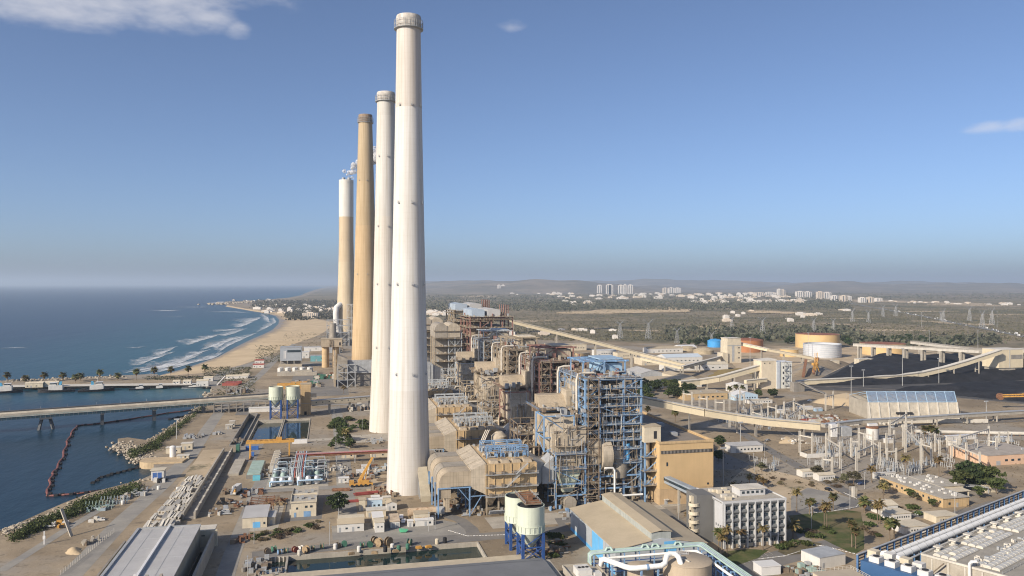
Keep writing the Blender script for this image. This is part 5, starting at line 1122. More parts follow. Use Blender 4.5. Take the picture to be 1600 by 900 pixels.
# white pickup trucks and cars
def car(label, b, a, rz, paint, group='parked vehicles', kind='car'):
    r_ = thing('parked_car' if kind == 'car' else 'pickup_truck', label, 'car' if kind == 'car' else 'pickup', b, a, 0.05, rz, group)
    L_, w = 4.4, 1.8
    if kind == 'car': prof = [(0, .35), (0, .85), (.9, 1.0), (1.6, 1.45), (3.3, 1.5), (4.2, 1.0), (4.4, .9), (4.4, .35)]
    else: prof = [(0, .45), (0, 1.0), (1.1, 1.1), (1.7, 1.7), (2.9, 1.75), (3.1, 1.1), (5.0, 1.1), (5.0, .45)]
    key = ('car', paint.name, kind)
    if key not in LB:
        m = MB(); m.yprism(prof, -w / 2, w / 2); LB[key] = m.mesh('body', paint)
        gm = MB(); gm.yprism([(1.15, 1.08), (1.65, 1.42), (3.25, 1.46), (3.9, 1.08)] if kind == 'car' else [(1.25, 1.15), (1.72, 1.62), (2.85, 1.66), (2.95, 1.15)], -w / 2 - .02, w / 2 + .02); LB[key + ('g',)] = gm.mesh('side_glass', GLASS)
        wm = MB(); wm.tube((0, -.12, 0), (0, .12, 0), .34, n=12); LB['wheel'] = wm.mesh('wheel', BLACKR)
        hm = MB(); hm.box(-.03, -.2, -.1, .03, .2, .1); LB['headlight'] = hm.mesh('headlight', BRIGHT)
    link('body', LB[key], r_); link('windows', LB[key + ('g',)], r_)
    for x in (.85, 3.5 if kind == 'car' else 4.1):
        for y in (-w / 2, w / 2): link('wheel', LB['wheel'], r_, (x, y, .34))
    for y in (-.6, .6): link('headlight', LB['headlight'], r_, (0, y, .72))
    return r_
CARW = mat('white_car_paint', (.75, .75, .74), .3, .03, .3, spec=.5); CARB = mat('black_car_paint', (.015, .015, .017), .25, .1, .3, spec=.5); CARG = mat('silver_car_paint', (.35, .36, .37), .3, .05, .3, metal=.5); CARBL = mat('navy_car_paint', (.03, .05, .12), .3, .05, .3); CARR = mat('red_car_paint', (.35, .03, .03), .3, .05, .3)
car('white car parked among dark cabins beside the rusty roofed container', 33.4, 366, R(80), CARW); car('white car parked behind another beside the rusty roofed container', 33.2, 373, R(84), CARW)
# orange mobile crane
r_ = thing('mobile_crane', 'orange mobile crane with its boom raised beside the central road', 'mobile crane', *at(546, 762), 0)
MB().box(0, 0, .8, 12.5, 2.8, 1.9).build('chassis', YEL, r_); MB().box(0, 0.1, 1.9, 2.4, 2.7, 3.4).build('cab', YEL, r_)
MB().box(4.5, .2, 1.9, 10.5, 2.6, 3.6).build('superstructure', YEL, r_); MB().box(9.2, .2, 3.6, 10.8, 2.6, 4.2).build('counterweight', RUST, r_)
m = MB(); m.hexa([(4.4, .8, 3.0), (6.2, .8, 3.0), (6.2, 2, 3.0), (4.4, 2, 3.0)], [(11.8, .9, 15.5), (12.9, .9, 15.5), (12.9, 1.9, 15.5), (11.8, 1.9, 15.5)]); m.build('boom', YEL, r_)
MB().bar((8.4, 1.4, 3.4), (9.6, 1.4, 10), .45).build('lift_ram', YEL, r_); MB().bar((13, 1.4, 15.6), (13.2, 1.4, 9.2), .08).build('hook_line', BLACKR, r_)
for i in range(5):
    for y in (-.05, 2.85): link('wheel', LB.setdefault('cwheel', MB().tube((0, -.3, 0), (0, .3, 0), .75, n=14).mesh('wheel', BLACKR)), r_, (1.4 + i * 2.4, y, .75))
# second (white and orange) crane truck at left
r_ = thing('mobile_crane', 'white and orange crane truck with lowered lattice boom by the flume', 'mobile crane', *at(368, 775), 0, R(75))
MB().box(0, 0, .8, 9, 2.8, 1.8).build('chassis', CONC_L, r_); MB().box(2, .1, 1.8, 9, 2.7, 4.4).build('superstructure', WHITE, r_); MB().box(.2, .2, 1.8, 1.8, 1.4, 3.2).build('cab', YEL, r_)
m = MB(); m.bar((2, 1.4, 4.4), (-9, -1.2, 3.4), .9); m.build('boom', GREYM, r_)
for i in range(3):
    for y in (-.05, 2.85): link('wheel', LB['cwheel'], r_, (1.6 + i * 2.8, y, .75))
for i, (px, py, lab) in enumerate(((352, 787, 'heap of dark machine parts left of the crane truck'), (380, 790, 'heap of scrap machinery right of the crane truck'), (357, 770, 'brown and grey machine parts behind the crane truck'))):
    k = MB(); clutter(k, -3.5, 3.5, -3.5, 3.5, 0, 22, random.Random(i), 2.4, 2.2, 4); solo(k, 'scrap_heap', [BROWN, GREYM, BROWN if i == 2 else BLACKR, RUST], lab, 'scrap heap', *at(px, py))
# cable drums and barrels along the basin
g = random.Random(21)
def drum(r, w, m1, m2):
    k = ('drum', r, w, m1.name)
    if k not in LB:
        a_ = MB(); a_.tube((0, -w / 2, r), (0, w / 2, r), r * .55, n=12); LB[k] = a_.mesh('core', m2)
        f = MB(); f.tube((0, -.08, r), (0, .08, r), r, n=18); LB[k + ('f',)] = f.mesh('flange', m1)
    return LB[k], LB[k + ('f',)]
specs = [(418, 866, 1.3, BROWN, 'brown'), (428, 862, 1.2, GREEN, 'green'), (437, 866, 1.0, BLUE, 'blue'), (447, 864, 1.1, GREEN, 'green'), (461, 863, 1.2, RED, 'rust red'), (470, 860, 1.0, WHITE, 'white'), (478, 864, 1.5, WOOD, 'wooden'), (489, 860, 1.1, GREEN, 'green'), (503, 858, 1.2, GREEN, 'green'), (528, 856, 1.1, WOOD, 'wooden'), (538, 854, 1.2, GREEN, 'green'),
         (640, 852, 1.4, GREEN, 'green'), (566, 856, 1.2, GREEN, 'green'), (578, 855, 1.2, GREEN, 'green'), (592, 854, 1.8, WOOD, 'wooden'), (607, 853, 1.9, WOOD, 'wooden'), (585, 849, 1.5, WOOD, 'wooden')]
cnt = {}
for i, (px, py, r0, m1, cn) in enumerate(specs):
    c_, f_ = drum(r0, 1.4, m1, WOOD if m1 is not WOOD else BROWN); n_ = cnt[cn] = cnt.get(cn, 0) + 1
    o = thing('cable_drum', {('wooden', 1): 'wooden cable drum nearest the green drums at the basin left end', ('wooden', 2): 'single wooden cable drum right of the left drum group', ('wooden', 3): 'big wooden cable drum by the basin, left of the largest', ('wooden', 4): 'largest wooden cable drum standing beside the basin', ('wooden', 5): 'wooden cable drum behind the two big ones'}.get((cn, n_), cn + ' cable drum ' + ('the only one of its colour ' if cn != 'green' else ['', 'at the left end of the basin', 'second green one from the left', 'third green one from the left', 'fourth green one, left of the lone wooden drum', 'next to the lone wooden drum', 'farthest right beside the barrels', 'left of the two middle green ones', 'right of the two middle green ones'][n_] + ' ') + 'beside the long basin'), 'cable drum', *at(px, py), 0, g.uniform(0, 3), 'cable drums beside the basin')
    link('core', c_, o); link('flange', f_, o, (0, -.7, 0)); link('flange', f_, o, (0, .7, 0))
for i, (px, py, m1, cn) in enumerate([(524, 858, WHITE, 'white tall'), (561, 862, WHITE, 'white tall'), (613, 858, WHITE, 'white tall'), (623, 861, GREEN, 'green'), (637, 858, GREEN, 'green'), (602, 862, BLACKR, 'black'), (683, 850, CREAM_P, 'cream'), (695, 848, BLACKR, 'black'), (468, 868, CONC_L, 'pale')]):
    m = MB(); m.lathe([(.8, 0), (.85, .1), (.85, 1.0), (.8, 1.05), (.85, 1.1), (.85, 2.1), (.6, 2.3)], 14); solo(m, 'barrel', m1, ['white barrel beside the wooden drums', 'white barrel at the edge of the basin', 'white standing barrel among the drums', 'green barrel in the drum row nearest the basin', 'green barrel farther from the basin edge', 'black barrel at the basin edge', 'cream barrel alone at the right end of the basin', 'black barrel at the right end of the basin', 'pale concrete barrel at the basin left'][i], 'barrel', *at(px, py), smooth=40)
for i, (px, py) in enumerate([(580, 866), (545, 868), (614, 864), (666, 857), (650, 858)]):
    solo(MB().box(0, 0, 0, 2.6, 1.4, .7).box(.2, .2, .7, 2.2, 1.2, 1.0), 'crate', YEL if i > 2 else WOOD, ['timber crate at the basin edge, middle', 'timber crate at the basin edge, left', 'timber crate at the basin edge, right', 'orange steel pallet at the basin edge, right one', 'orange steel pallet at the basin edge, left one'][i], 'crate', *at(px, py), rz=R(g.uniform(-15, 15)))
# laydown of pipes and rusty sections between crane and chimney
for i, (px, py, n, L_, lab) in enumerate([(520, 768, 10, 9, 'bundle of rusty pipes behind the round tree'), (555, 775, 12, 12, 'long rusty pipe bundle in front of the mobile crane'), (590, 752, 12, 12, 'dark red pipe bundle right of the mobile crane'), (585, 765, 9, 8, 'brown pipe bundle beside the nearest chimney'), (540, 786, 8, 9, 'rusty angle iron bundle behind the white cabins'), (578, 742, 10, 10, 'maroon pipe bundle behind the mobile crane'), (565, 730, 8, 9, 'grey pipe bundle behind the crane boom')]):
    r_ = thing('pipe_bundle', lab, 'pipe bundle', *at(px, py), 0, R(g.uniform(-8, 8)))
    for k in range(n): link('pipe', LB.setdefault(('pb', L_, i % 3), MB().tube((0, 0, 0), (L_, 0, 0), .28, n=7).mesh('pipe', (RUST, mat('maroon_pipe', (.30, .07, .06)), BROWN)[i % 3])), r_, (g.uniform(-.8, .8), (k % 5) * .62, .3 + (k // 5) * .55), R(g.uniform(-3, 3)))
for i, (px, py, w, d, h, wl, rf, lab) in enumerate([(535, 755, 5.5, 3, 2.6, WHITE, BRIGHT, 'small white cabin beside the central road behind the crane'), (563, 743, 6.8, 3, 2.6, BRIGHT, BRIGHT, 'white container behind the mobile crane'), (571, 735, 4.5, 3, 2.6, WHITE, WHITE, 'second white container behind the mobile crane'), (548, 700, 5, 4, 3, CREAM_P, CREAM_P, 'cream hut in the garden left of the second chimney'), (585, 715, 12, 5, 3.2, CREAM_P, CONC_L, 'long pale shed under the pipe bridge'), (540, 716, 9, 4, 3, CREAM_P, CREAM_P, 'long low cream shed beside the pipe bridge')]):
    b_, a_ = at(px - 6, py); shed(lab, b_, a_, w, d, h, wl, rf, doors=((.2, .9, 2),), wins=((.6, 1.1, .9, .9),))
# ---------------------------------------------------------------- office block
r_ = thing('office_block', 'white five storey office block with ribbed facade and palms in front', 'office', 159.6, 302)
W_, D_, H_ = 28.8, 24, 18.6
OFFW = mat('office_white', (.5, .5, .49), .7, .05, .3, streak=.1); OFFG = mat('office_grey', (.14, .145, .145), .75, .08, .2, streak=.2)
MB().box(0, .5, 0, W_, D_, H_).build('wall', OFFG, r_); MB().box(-.3, .2, H_, W_ + .3, D_ + .3, H_ + .35).build('roof', GRAV_R, r_)
m = MB(); m.box(-.3, -.35, H_ - .2, W_ + .3, .2, H_ + .9); m.box(W_ + .02, .2, H_ - .2, W_ + .3, D_ + .3, H_ + .9); m.box(-.3, .2, H_ - .2, -.02, D_, H_ + .9); m.build('parapet', OFFW, r_)
MB().box(-.35, 0, 3.6, -.02, 7, H_ - .25).build('end_wall', OFFW, r_)
n_ = 8; bw = (W_ - .8) / n_
col_me = MB().box(-.24, -.8, 0, .24, .45, H_ - .2).mesh('facade_fin', OFFW)
for i in range(n_ + 1): link('facade_fin', col_me, r_, (.4 + i * bw, 0, 0))
sp = MB(); nseg = 6
prof = [(.45, 0)] + [(-.55 * math.sin(math.pi * k / nseg), 1.7 * k / nseg) for k in range(nseg + 1)] + [(.45, 1.7)]
sp.xprism(prof, .33, bw - .33); sp_me = sp.mesh('spandrel', OFFG)
win_me = MB().box(.45, .3, 0, bw - .45, .42, 1.5).mesh('window', GLASS)
fr = MB(); fr.box(.4, .18, -.08, bw - .4, .3, .0); fr.box(.4, .18, 1.5, bw - .4, .3, 1.58); fr.box(bw / 2 - .05, .18, 0, bw / 2 + .05, .3, 1.5); fr.box(.4, .18, 0, .5, .3, 1.5); fr.box(bw - .5, .18, 0, bw - .4, .3, 1.5); fr_me = fr.mesh('window_frame', OFFW)
bl_me = MB().box(.5, .22, .8, bw / 2 - .1, .28, 1.48).mesh('blind', CREAM_P)
for f in range(5):
    for i in range(n_):
        z = 1.6 + f * 3.55
        if f: link('spandrel', sp_me, r_, (.4 + i * bw, 0, z - 1.75))
        o = link('window', win_me, r_, (.4 + i * bw, 0, z)); link('window_frame', fr_me, o)
        if rnd.random() < .4: link('blind', bl_me, o)
for i in range(n_): link('spandrel', sp_me, r_, (.4 + i * bw, 0, 1.6 + 4 * 3.55 + 1.6))
for i in range(n_): MB().box(.9 + i * bw, .35, .1, bw - .1 + i * bw, .46, 1.5).build('ground_floor_panel', TAN_D if i % 3 else CREAM_P, r_)
# stair tower with rounded balconies on the left end
MB().box(-7.5, 9, 0, -.02, 19, H_ + 1.6).build('stair_tower', mat('office_dark_wall', (.15, .147, .138), .75, .08, .2), r_)
for k in range(5):
    m = MB(); m.lathe([(1.9, 1.2 + k * 3.6), (2.2, 1.2 + k * 3.6), (2.2, 2.5 + k * 3.6), (1.9, 2.5 + k * 3.6)], 18, -8.2, 10.4, cap=(False, False)); m.cbox(-8.2, 10.4, 1.0 + k * 3.6, 3.4, 3.4, .25); m.build('balcony', CREAM_P, r_)
MB().box(-8.6, 12, 0, -7.5, 14, H_ + .5).build('stair_shaft', CREAM_P, r_)
MB().box(12, 8, H_ + .35, 24, 15, H_ + 3.2).build('penthouse', OFFW, r_); MB().box(11.5, 7.5, H_ + 3.2, 24.5, 15.5, H_ + 3.6).build('penthouse_roof', CONC_L, r_)
for i in range(5): MB().box(13 + i * 2.2, 7.9, H_ + 1.4, 14.2 + i * 2.2, 8.1, H_ + 2.4).build('window', GLASS, r_)
for i in range(9): MB().cbox(3 + rnd.uniform(0, 8), 4 + rnd.uniform(0, 16), H_ + .35, rnd.uniform(1, 3), rnd.uniform(1, 2), rnd.uniform(.8, 1.6)).build('roof_unit', CONC_L if i % 2 else CREAM_P, r_)
for i in range(3): MB().box(-.4, 1.6 + i * 1.8, 8.4, -.3, 2.2 + i * 1.8, 9.4).build('window', GLASS, r_)
r_ = thing('link_gallery', 'covered sloping link bridge from the turbine hall to the office block', 'gallery', 162.5, 328)
m = MB(); m.hexa([(0, 0, 13.0), (3.2, 0, 13.0), (3.2, 41, 11.0), (0, 41, 11.0)], [(0, 0, 16.2), (3.2, 0, 16.2), (3.2, 41, 14.2), (0, 41, 14.2)]); m.build('tube', mat('blue_grey_sheet', (.30, .34, .37), .6, .1), r_)
MB().hexa([(-.06, 1, 14.2), (0, 1, 14.2), (0, 40, 12.3), (-.06, 40, 12.3)], [(-.06, 1, 15.4), (0, 1, 15.4), (0, 40, 13.5), (-.06, 40, 13.5)]).build('window_band', GLASS, r_)
for y in (10, 26): MB().box(1.1, y, 0, 2.1, y + 1, 12).build('pier', CONC, r_)
# ---------------------------------------------------------------- blue and grey warehouse
r_ = thing('warehouse', 'grey warehouse with tan roof, long ridge monitor and sky blue door', 'warehouse', 105.6, 284)
W_, D_, h0, h1 = 37.5, 57, 9.4, 12.6
LGW = mat('light_grey_sheet', (.42, .45, .47), .6, .06, .2, corr=('Y', 2.5), streak=.08)
m = MB(); m.yprism([(0, 0), (0, h0), (W_ / 2, h1), (W_, h0), (W_, 0)], 0, D_); m.build('wall', LGW, r_)
m = MB()
m.hexa([(-.4, -.4, h0 - .05), (W_ / 2 - 4, -.4, h1 - .62), (W_ / 2 - 4, D_ + .4, h1 - .62), (-.4, D_ + .4, h0 - .05)], [(-.4, -.4, h0 + .2), (W_ / 2 - 4, -.4, h1 - .4), (W_ / 2 - 4, D_ + .4, h1 - .4), (-.4, D_ + .4, h0 + .2)])
m.hexa([(W_ / 2 + 4, -.4, h1 - .62), (W_ + .4, -.4, h0 - .05), (W_ + .4, D_ + .4, h0 - .05), (W_ / 2 + 4, D_ + .4, h1 - .62)], [(W_ / 2 + 4, -.4, h1 - .4), (W_ + .4, -.4, h0 + .2), (W_ + .4, D_ + .4, h0 + .2), (W_ / 2 + 4, D_ + .4, h1 - .4)]); m.build('roof', TAN_R, r_)
o = MB().box(W_ / 2 - 4, .4, h1 - 1.2, W_ / 2 + 4, D_ - .4, h1 + 2.2).build('ridge_monitor', mat('grey_green_sheet', (.36, .38, .35), .7, .12, .4, streak=.4), r_)
m = MB(); m.hexa([(W_ / 2 - 4.4, 0, h1 + 2.2), (W_ / 2, 0, h1 + 2.9), (W_ / 2, D_, h1 + 2.9), (W_ / 2 - 4.4, D_, h1 + 2.2)], [(W_ / 2 - 4.4, 0, h1 + 2.4), (W_ / 2, 0, h1 + 3.1), (W_ / 2, D_, h1 + 3.1), (W_ / 2 - 4.4, D_, h1 + 2.4)])
m.hexa([(W_ / 2, 0, h1 + 2.9), (W_ / 2 + 4.4, 0, h1 + 2.2), (W_ / 2 + 4.4, D_, h1 + 2.2), (W_ / 2, D_, h1 + 2.9)], [(W_ / 2, 0, h1 + 3.1), (W_ / 2 + 4.4, 0, h1 + 2.4), (W_ / 2 + 4.4, D_, h1 + 2.4), (W_ / 2, D_, h1 + 3.1)]); m.build('monitor_roof', TAN_R, o)
MB().box(-.08, 14, 0, .1, 27, h0 - .6).build('door', BLUE_P, r_); MB().box(-.06, .2, 0, .1, 13.9, 1.5).build('plinth', BLUE_P, r_); MB().box(-.06, 27.1, 0, .1, D_ - .2, 1.5).build('plinth', BLUE_P, r_)
MB().box(W_ / 2 + 1, -.08, 5, W_ / 2 + 6, .1, h1 - 1.4).build('door', BLUE_P, r_)
for i in range(7): MB().box(-.1, 2.5 + i * 8.4, 1.5, .0, 2.7 + i * 8.4, h0 - .2).build('flashing', GREYM, r_)
shed('small grey annex at the right rear of the warehouse', 144, 300, 6, 26, 4.0, CONC, CONC_L, doors=())
shed('cream flat canopy roof behind the warehouse', 118, 345, 9, 7, 5, OCHRE, CREAM_P, doors=(), name='canopy', cat='canopy')
# ---------------------------------------------------------------- grey roofed machine hall at the bottom edge
r_ = thing('machine_hall', 'long dark grey roofed hall along the bottom edge behind the basin', 'hall', -24, 246)
W_ = 104
MB().box(0, 0, 0, W_, 39, 7.6).build('wall', CONC, r_); MB().box(-.4, 54, 0, W_ + .3, 65.8, .9).build('ledge', mat('tan_ledge', (.48, .41, .30), .8, .1, .3, corr=('X', 1.0)), r_); MB().box(0, 39.2, 0, W_, 53.8, 3.2).build('lower_roof', mat('dark_grey_roof', (.16, .165, .17), .7, .1, .1, panel=(6, 9)), r_)
m = MB(); m.xprism([(1, 7.6), (1, 8.6), (4, 9.2), (34, 9.2), (38, 8.6), (40, 7.4)], 0, W_ - 3); m.build('roof', mat('dark_grey_roof', (.16, .165, .17)), r_)
for i in range(14): MB().box(W_ - 44 + i * 2.9, 39, 4.2, W_ - 42 + i * 2.9, 39.12, 6.6).build('window', GLASS, r_)
r_ = shed('flat roofed plant room with white air handlers, bottom edge', 82, 248, 12, 26, 8.2, CONC, CONC, parapet=True, doors=(), ac=0)
for i, (x, y, sx, sy, h) in enumerate(((2, 14, 5, 6, 2.6), (3, 8, 3, 3, 2.0), (7.5, 13, 2.6, 3, 1.6), (8, 5, 2, 2, 1.2), (2.5, 2.5, 2, 3, 1.4))): MB().box(x, y, 8.42, x + sx, y + sy, 8.42 + h).build('air_handler', WHITE, r_)
for i in range(3): MB().tube((3.2 + i * 1.4, 17, 11.02), (3.2 + i * 1.4, 17, 11.3), .55, n=10).build('fan', DARK, r_)
# ---------------------------------------------------------------- galleries
def zp(a, px, py): b = b_at(a, px); return b, a, z_at(b, a, py)
GALW = mat('cream_gallery_wall', (.64, .55, .38), .7, .07, .2, streak=.12); GALR = mat('gallery_roof', (.60, .56, .48), .7, .08, .3)
def gallery(label, pts, w=4.2, h=3.4, wall=None, roof=None, piers=(), pw=1.0, pm=None, group='covered coal conveyors', win=0, dbl=False):
    wall = wall or GALW; roof = roof or GALR; pm = pm or CONC
    r_ = thing('conveyor_gallery', label, 'conveyor', pts[0][0], pts[0][1], 0, 0, group); Q = [Vector((p[0] - pts[0][0], p[1] - pts[0][1], p[2])) for p in pts]
    for i in range(len(Q) - 1):
        p, q = Q[i], Q[i + 1]; d = (q - p); d.z = 0; d.normalize(); n = Vector((-d.y, d.x, 0)) * (w / 2); u = Vector((0, 0, h)); m = MB()
        m.hexa([tuple(p - n), tuple(q - n), tuple(q + n), tuple(p + n)], [tuple(p - n + u), tuple(q - n + u), tuple(q + n + u), tuple(p + n + u)]); o = m.build('gallery_span', wall, r_)
        n2 = n * 1.12; m = MB(); t = Vector((0, 0, .3)); m.hexa([tuple(p - n2 + u), tuple(q - n2 + u), tuple(q + n2 + u), tuple(p + n2 + u)], [tuple(p - n2 + u + t), tuple(q - n2 + u + t), tuple(q + n2 + u + t), tuple(p + n2 + u + t)]); m.build('roof', roof, o)
        m = MB(); c_ = n * 1.05; s2 = Vector((0, 0, h * .78)); s3 = Vector((0, 0, h * .9)); m.hexa([tuple(p - c_ + s2), tuple(q - c_ + s2), tuple(q - n + s2), tuple(p - n + s2)], [tuple(p - c_ + s3), tuple(q - c_ + s3), tuple(q - n + s3), tuple(p - n + s3)]); m.build('rail_band', CONC_D, o)
    tot = [(Q[i + 1] - Q[i]).length for i in range(len(Q) - 1)]; T = sum(tot)
    for f in piers:
        s_ = f * T; i = 0
        while i < len(tot) - 1 and s_ > tot[i]: s_ -= tot[i]; i += 1
        p = Q[i].lerp(Q[i + 1], s_ / tot[i]); d = (Q[i + 1] - Q[i]); d.z = 0; d.normalize(); n = Vector((-d.y, d.x, 0)) * (w * .42)
        if p.z < 1.5: continue
        for sg in (-1, 1): c = p + n * sg; MB().box(c.x - pw / 2, c.y - pw / 2, 0, c.x + pw / 2, c.y + pw / 2, p.z).build('pier', pm, r_)
        if p.z > 9: m = MB(); m.bar((*(p - n).xy, p.z * .55), (*(p + n).xy, p.z * .55), .6); m.build('pier_tie', pm, r_)
    return r_
def pz(px, py, z): return (*at(px, py, z), z)
gallery('cream conveyor gallery dropping right from behind the blue boiler house', [(188, 544, 27), pz(1000, 630, 24), pz(1050, 640, 19), pz(1100, 650, 15), pz(1150, 658, 11), pz(1200, 665, 8), pz(1280, 672, 5)], 4.6, 5.2, piers=(.12, .42, .72, .93), pm=CONC_D)
gallery('far cream conveyor gallery sloping down from the tall boiler houses', [(186, 938, 67), (b_at(930, 800), 930, 62), (b_at(922, 900), 922, z_at(b_at(922, 900), 922, 530)), (b_at(915, 1000), 915, z_at(b_at(915, 1000), 915, 556)), pz(1085, 577, 6)], 5.0, 4.2, piers=(.12, .33, .52, .7, .86), pw=1.4)
gallery('cream conveyor gallery climbing to the silver transfer tower', [pz(1062, 604, 5), pz(1092, 601, 6), (392, 752, 9), (450, 757, 21)], 5, 5.5, piers=(.3, .6, .85))
gallery('short level conveyor gallery below the climbing one', [(418, 744, 7), (444, 748, 8)], 4, 3.4, piers=(.4,))
A_ = 767
gallery('long curved cream conveyor rising over the coal yard to the right tower', [zp(A_, 1245, 603), zp(A_, 1262, 600.5), zp(A_, 1320, 598), zp(A_, 1400, 593), zp(A_, 1440, 588), zp(A_, 1475, 580), zp(A_, 1510, 570), zp(A_, 1562, 553)], 6, 5.0, piers=(.1, .22, .36, .5, .62, .75, .88))
gallery('cream conveyor gallery sloping down right from the square white tower', [(560, 1014, 24), pz(1200, 549, 17), pz(1270, 562, 5)], 4.2, 4, piers=(.3, .6, .85))
gallery('cream conveyor on the far left reaching the square white tower', [pz(1000, 562, 20), pz(1065, 577, 10), (532, 1012, 6)], 4, 3.4, piers=(.2, .5, .8))
gallery('elevated grey conveyor line crossing behind the coal pile', [pz(1335, 541, 17), (758, 800, 27)], 5, 4.2, wall=CONC_L, roof=CONC, piers=(.05, .18, .32, .46, .6, .74, .88), pw=2.4)
gallery('second elevated grey conveyor line farther back on the right', [pz(1425, 537, 20), pz(1540, 551, 22), (800, 782, 28)], 5, 4.2, wall=CONC_L, roof=CONC, piers=(.1, .3, .5, .7, .9), pw=2.2)
gallery('conveyor leaving the right tower towards the picture edge', [(793, 776, 22), (905, 770, 22)], 5, 4.2, wall=CONC_L, roof=GALR, piers=(.3, .7), pw=2)
gallery('higher conveyor leaving the right tower at the picture edge', [(795, 790, 28), (930, 800, 30)], 5, 4.2, wall=GALW, roof=GALR, piers=(.3, .7), pw=2)
# transfer towers
r_ = thing('transfer_tower', 'silver and cream coal transfer tower with rounded corner', 'tower', 440, 750)
MB().box(0, 0, 0, 17, 16, 29).build('wall', CREAM, r_); m = MB(); m.hexa([(-.3, -.3, 29), (17.2, -.3, 29), (17.2, 16.3, 29), (-.3, 16.3, 29)], [(-.3, -.3, 29.6), (17.2, -.3, 31), (17.2, 16.3, 31), (-.3, 16.3, 29.6)]); m.build('roof', GALR, r_)
SIL = mat('silver_sheet', (.62, .66, .68), .45, .06, .3, metal=.2)
prof = [(17.1, 0), (20, 0)]; m = MB(); pl = [(17.1, 16)] + [(17.1, -1)] + [(20 + 3.2 * math.sin(R(t)), -1 + 3.2 * (1 - math.cos(R(t)))) for t in range(0, 91, 15)] + [(23.2, 16)]
m.prism(pl, 0, 28.2); m.build('rounded_bay', SIL, r_, smooth=40); MB().box(23.3, -.6, 0, 35, 15, 27.4).build('annex', mat('pale_sheet', (.66, .66, .6), .6, .05, .3), r_); MB().box(23, -1, 27.4, 35.4, 15.4, 27.9).build('annex_roof', BRIGHT, r_)
for k in range(4): MB().box(24.2, -.75, 4 + k * 5.6, 25.6, -.5, 6.4 + k * 5.6).build('window', DARK, r_); MB().box(33.2, -.75, 15 + (k % 2) * 7, 34.2, -.5, 16.4 + (k % 2) * 7).build('window', DARK, r_)
for k in range(5): MB().box(25.6, -2.2, 3 + k * 5.2, 31, -.6, 3.25 + k * 5.2).build('landing', GREYM, r_); stair(r_, 26 if k % 2 else 30.6, 30.6 if k % 2 else 26, -1.4, 3 + k * 5.2, 8.2 + k * 5.2, GREYM, .9)
m = MB()
for x in (25.6, 31): m.bar((x, -2.1, 0), (x, -2.1, 27), .3)
m.build('stair_posts', GREYM, r_)['kind'] = 'stuff'
for x in (3, 9): MB().box(x, -.08, 26.2, x + 1.2, .1, 27.4).build('window', DARK, r_)
r_ = thing('transfer_tower', 'square cream transfer tower in front of the red brown tank', 'tower', 534, 1006)
MB().box(4, 0, 0, 25, 20, 30).build('wall', CREAM_P, r_); MB().box(4.5, .5, 30, 24.5, 19.5, 34).build('top_storey', CREAM_P, r_); MB().box(4, 0, 34, 25, 20, 34.5).build('roof', GALR, r_); MB().box(-4, -2, 0, 4, 14, 14).build('annex', CREAM_P, r_); MB().box(4, -.1, 23.5, 25.1, .1, 24.6).build('band', GREYM, r_)
for k in range(3):
    for x in (20.5,): MB().box(x, -.1, 6 + k * 7, x + 2, .1, 7.8 + k * 7).build('window', DARK, r_)
MB().box(11, -.1, 2, 14.5, .1, 24).build('window_strip', GREYM, r_)
r_ = thing('transfer_tower', 'tall cream transfer tower standing in the coal at the right', 'tower', 757, 772)
MB().box(0, 0, 12, 34, 24, 33).build('wall', GALW, r_); MB().box(-.3, -.3, 33, 34.3, 24.3, 33.6).build('roof', GALR, r_); MB().box(2, 1, 0, 24, 23, 12).build('lower_wall', CONC, r_); MB().box(26, 2, 0, 34, 22, 12).build('lower_wall', CONC, r_)
MB().box(17, -.1, 22, 33, .1, 27).build('opening', CONC_D, r_); MB().box(14.6, -.3, 12, 15.4, 0, 33).build('downpipe', GREYM, r_)
# ---------------------------------------------------------------- coal and earth heaps
def mound(label, poly, H_, slope, m, name='coal_pile', cat='coal pile', step=9, seed=0, kind=None, z0=0):
    g = random.Random(seed); xs = [p[0] for p in poly]; ys = [p[1] for p in poly]; P = np.array(poly + [poly[0]])
    def dist(x, y):
        ins = False; d = 1e9; n = len(poly)
        for i in range(n):
            x0, y0 = poly[i]; x1, y1 = poly[(i + 1) % n]
            if (y0 > y) != (y1 > y) and x < (x1 - x0) * (y - y0) / (y1 - y0) + x0: ins = not ins
            dx, dy = x1 - x0, y1 - y0; t = max(0, min(1, ((x - x0) * dx + (y - y0) * dy) / (dx * dx + dy * dy))); d = min(d, math.hypot(x - x0 - t * dx, y - y0 - t * dy))
        return d if ins else -d
    nx = int((max(xs) - min(xs)) / step) + 3; ny = int((max(ys) - min(ys)) / step) + 3; vs = []
    for j in range(ny):
        for i in range(nx):
            x = min(xs) + (i - 1) * step; y = min(ys) + (j - 1) * step; d = dist(x, y)
            z = min(H_, d * slope) if d > 0 else max(-1.5, d * .5)
            if d > 0: z *= .86 + .14 * math.sin(x * .045 + seed) * math.cos(y * .06) ; z += g.uniform(-.35, .35) + min(1, d / 12) * H_ * .12 * (math.sin(x * .11 + y * .05 + seed) + math.sin(y * .13 - x * .04))
            vs.append((x, y, z + z0))
    mb = MB(); mb.add(vs, [(j * nx + i, j * nx + i + 1, (j + 1) * nx + i + 1, (j + 1) * nx + i) for j in range(ny - 1) for i in range(nx - 1)])
    o = mb.build(name, m, smooth=55); place(o, 0, 0); return tag(o, label, cat, kind=kind)
mound('large black coal pile behind the curved conveyor', [at(1262, 603), at(1330, 572), at(1350, 563), at(1480, 561), at(1660, 571), at(1660, 590), at(1560, 596), at(1400, 601)], 11, .55, COAL, seed=1)
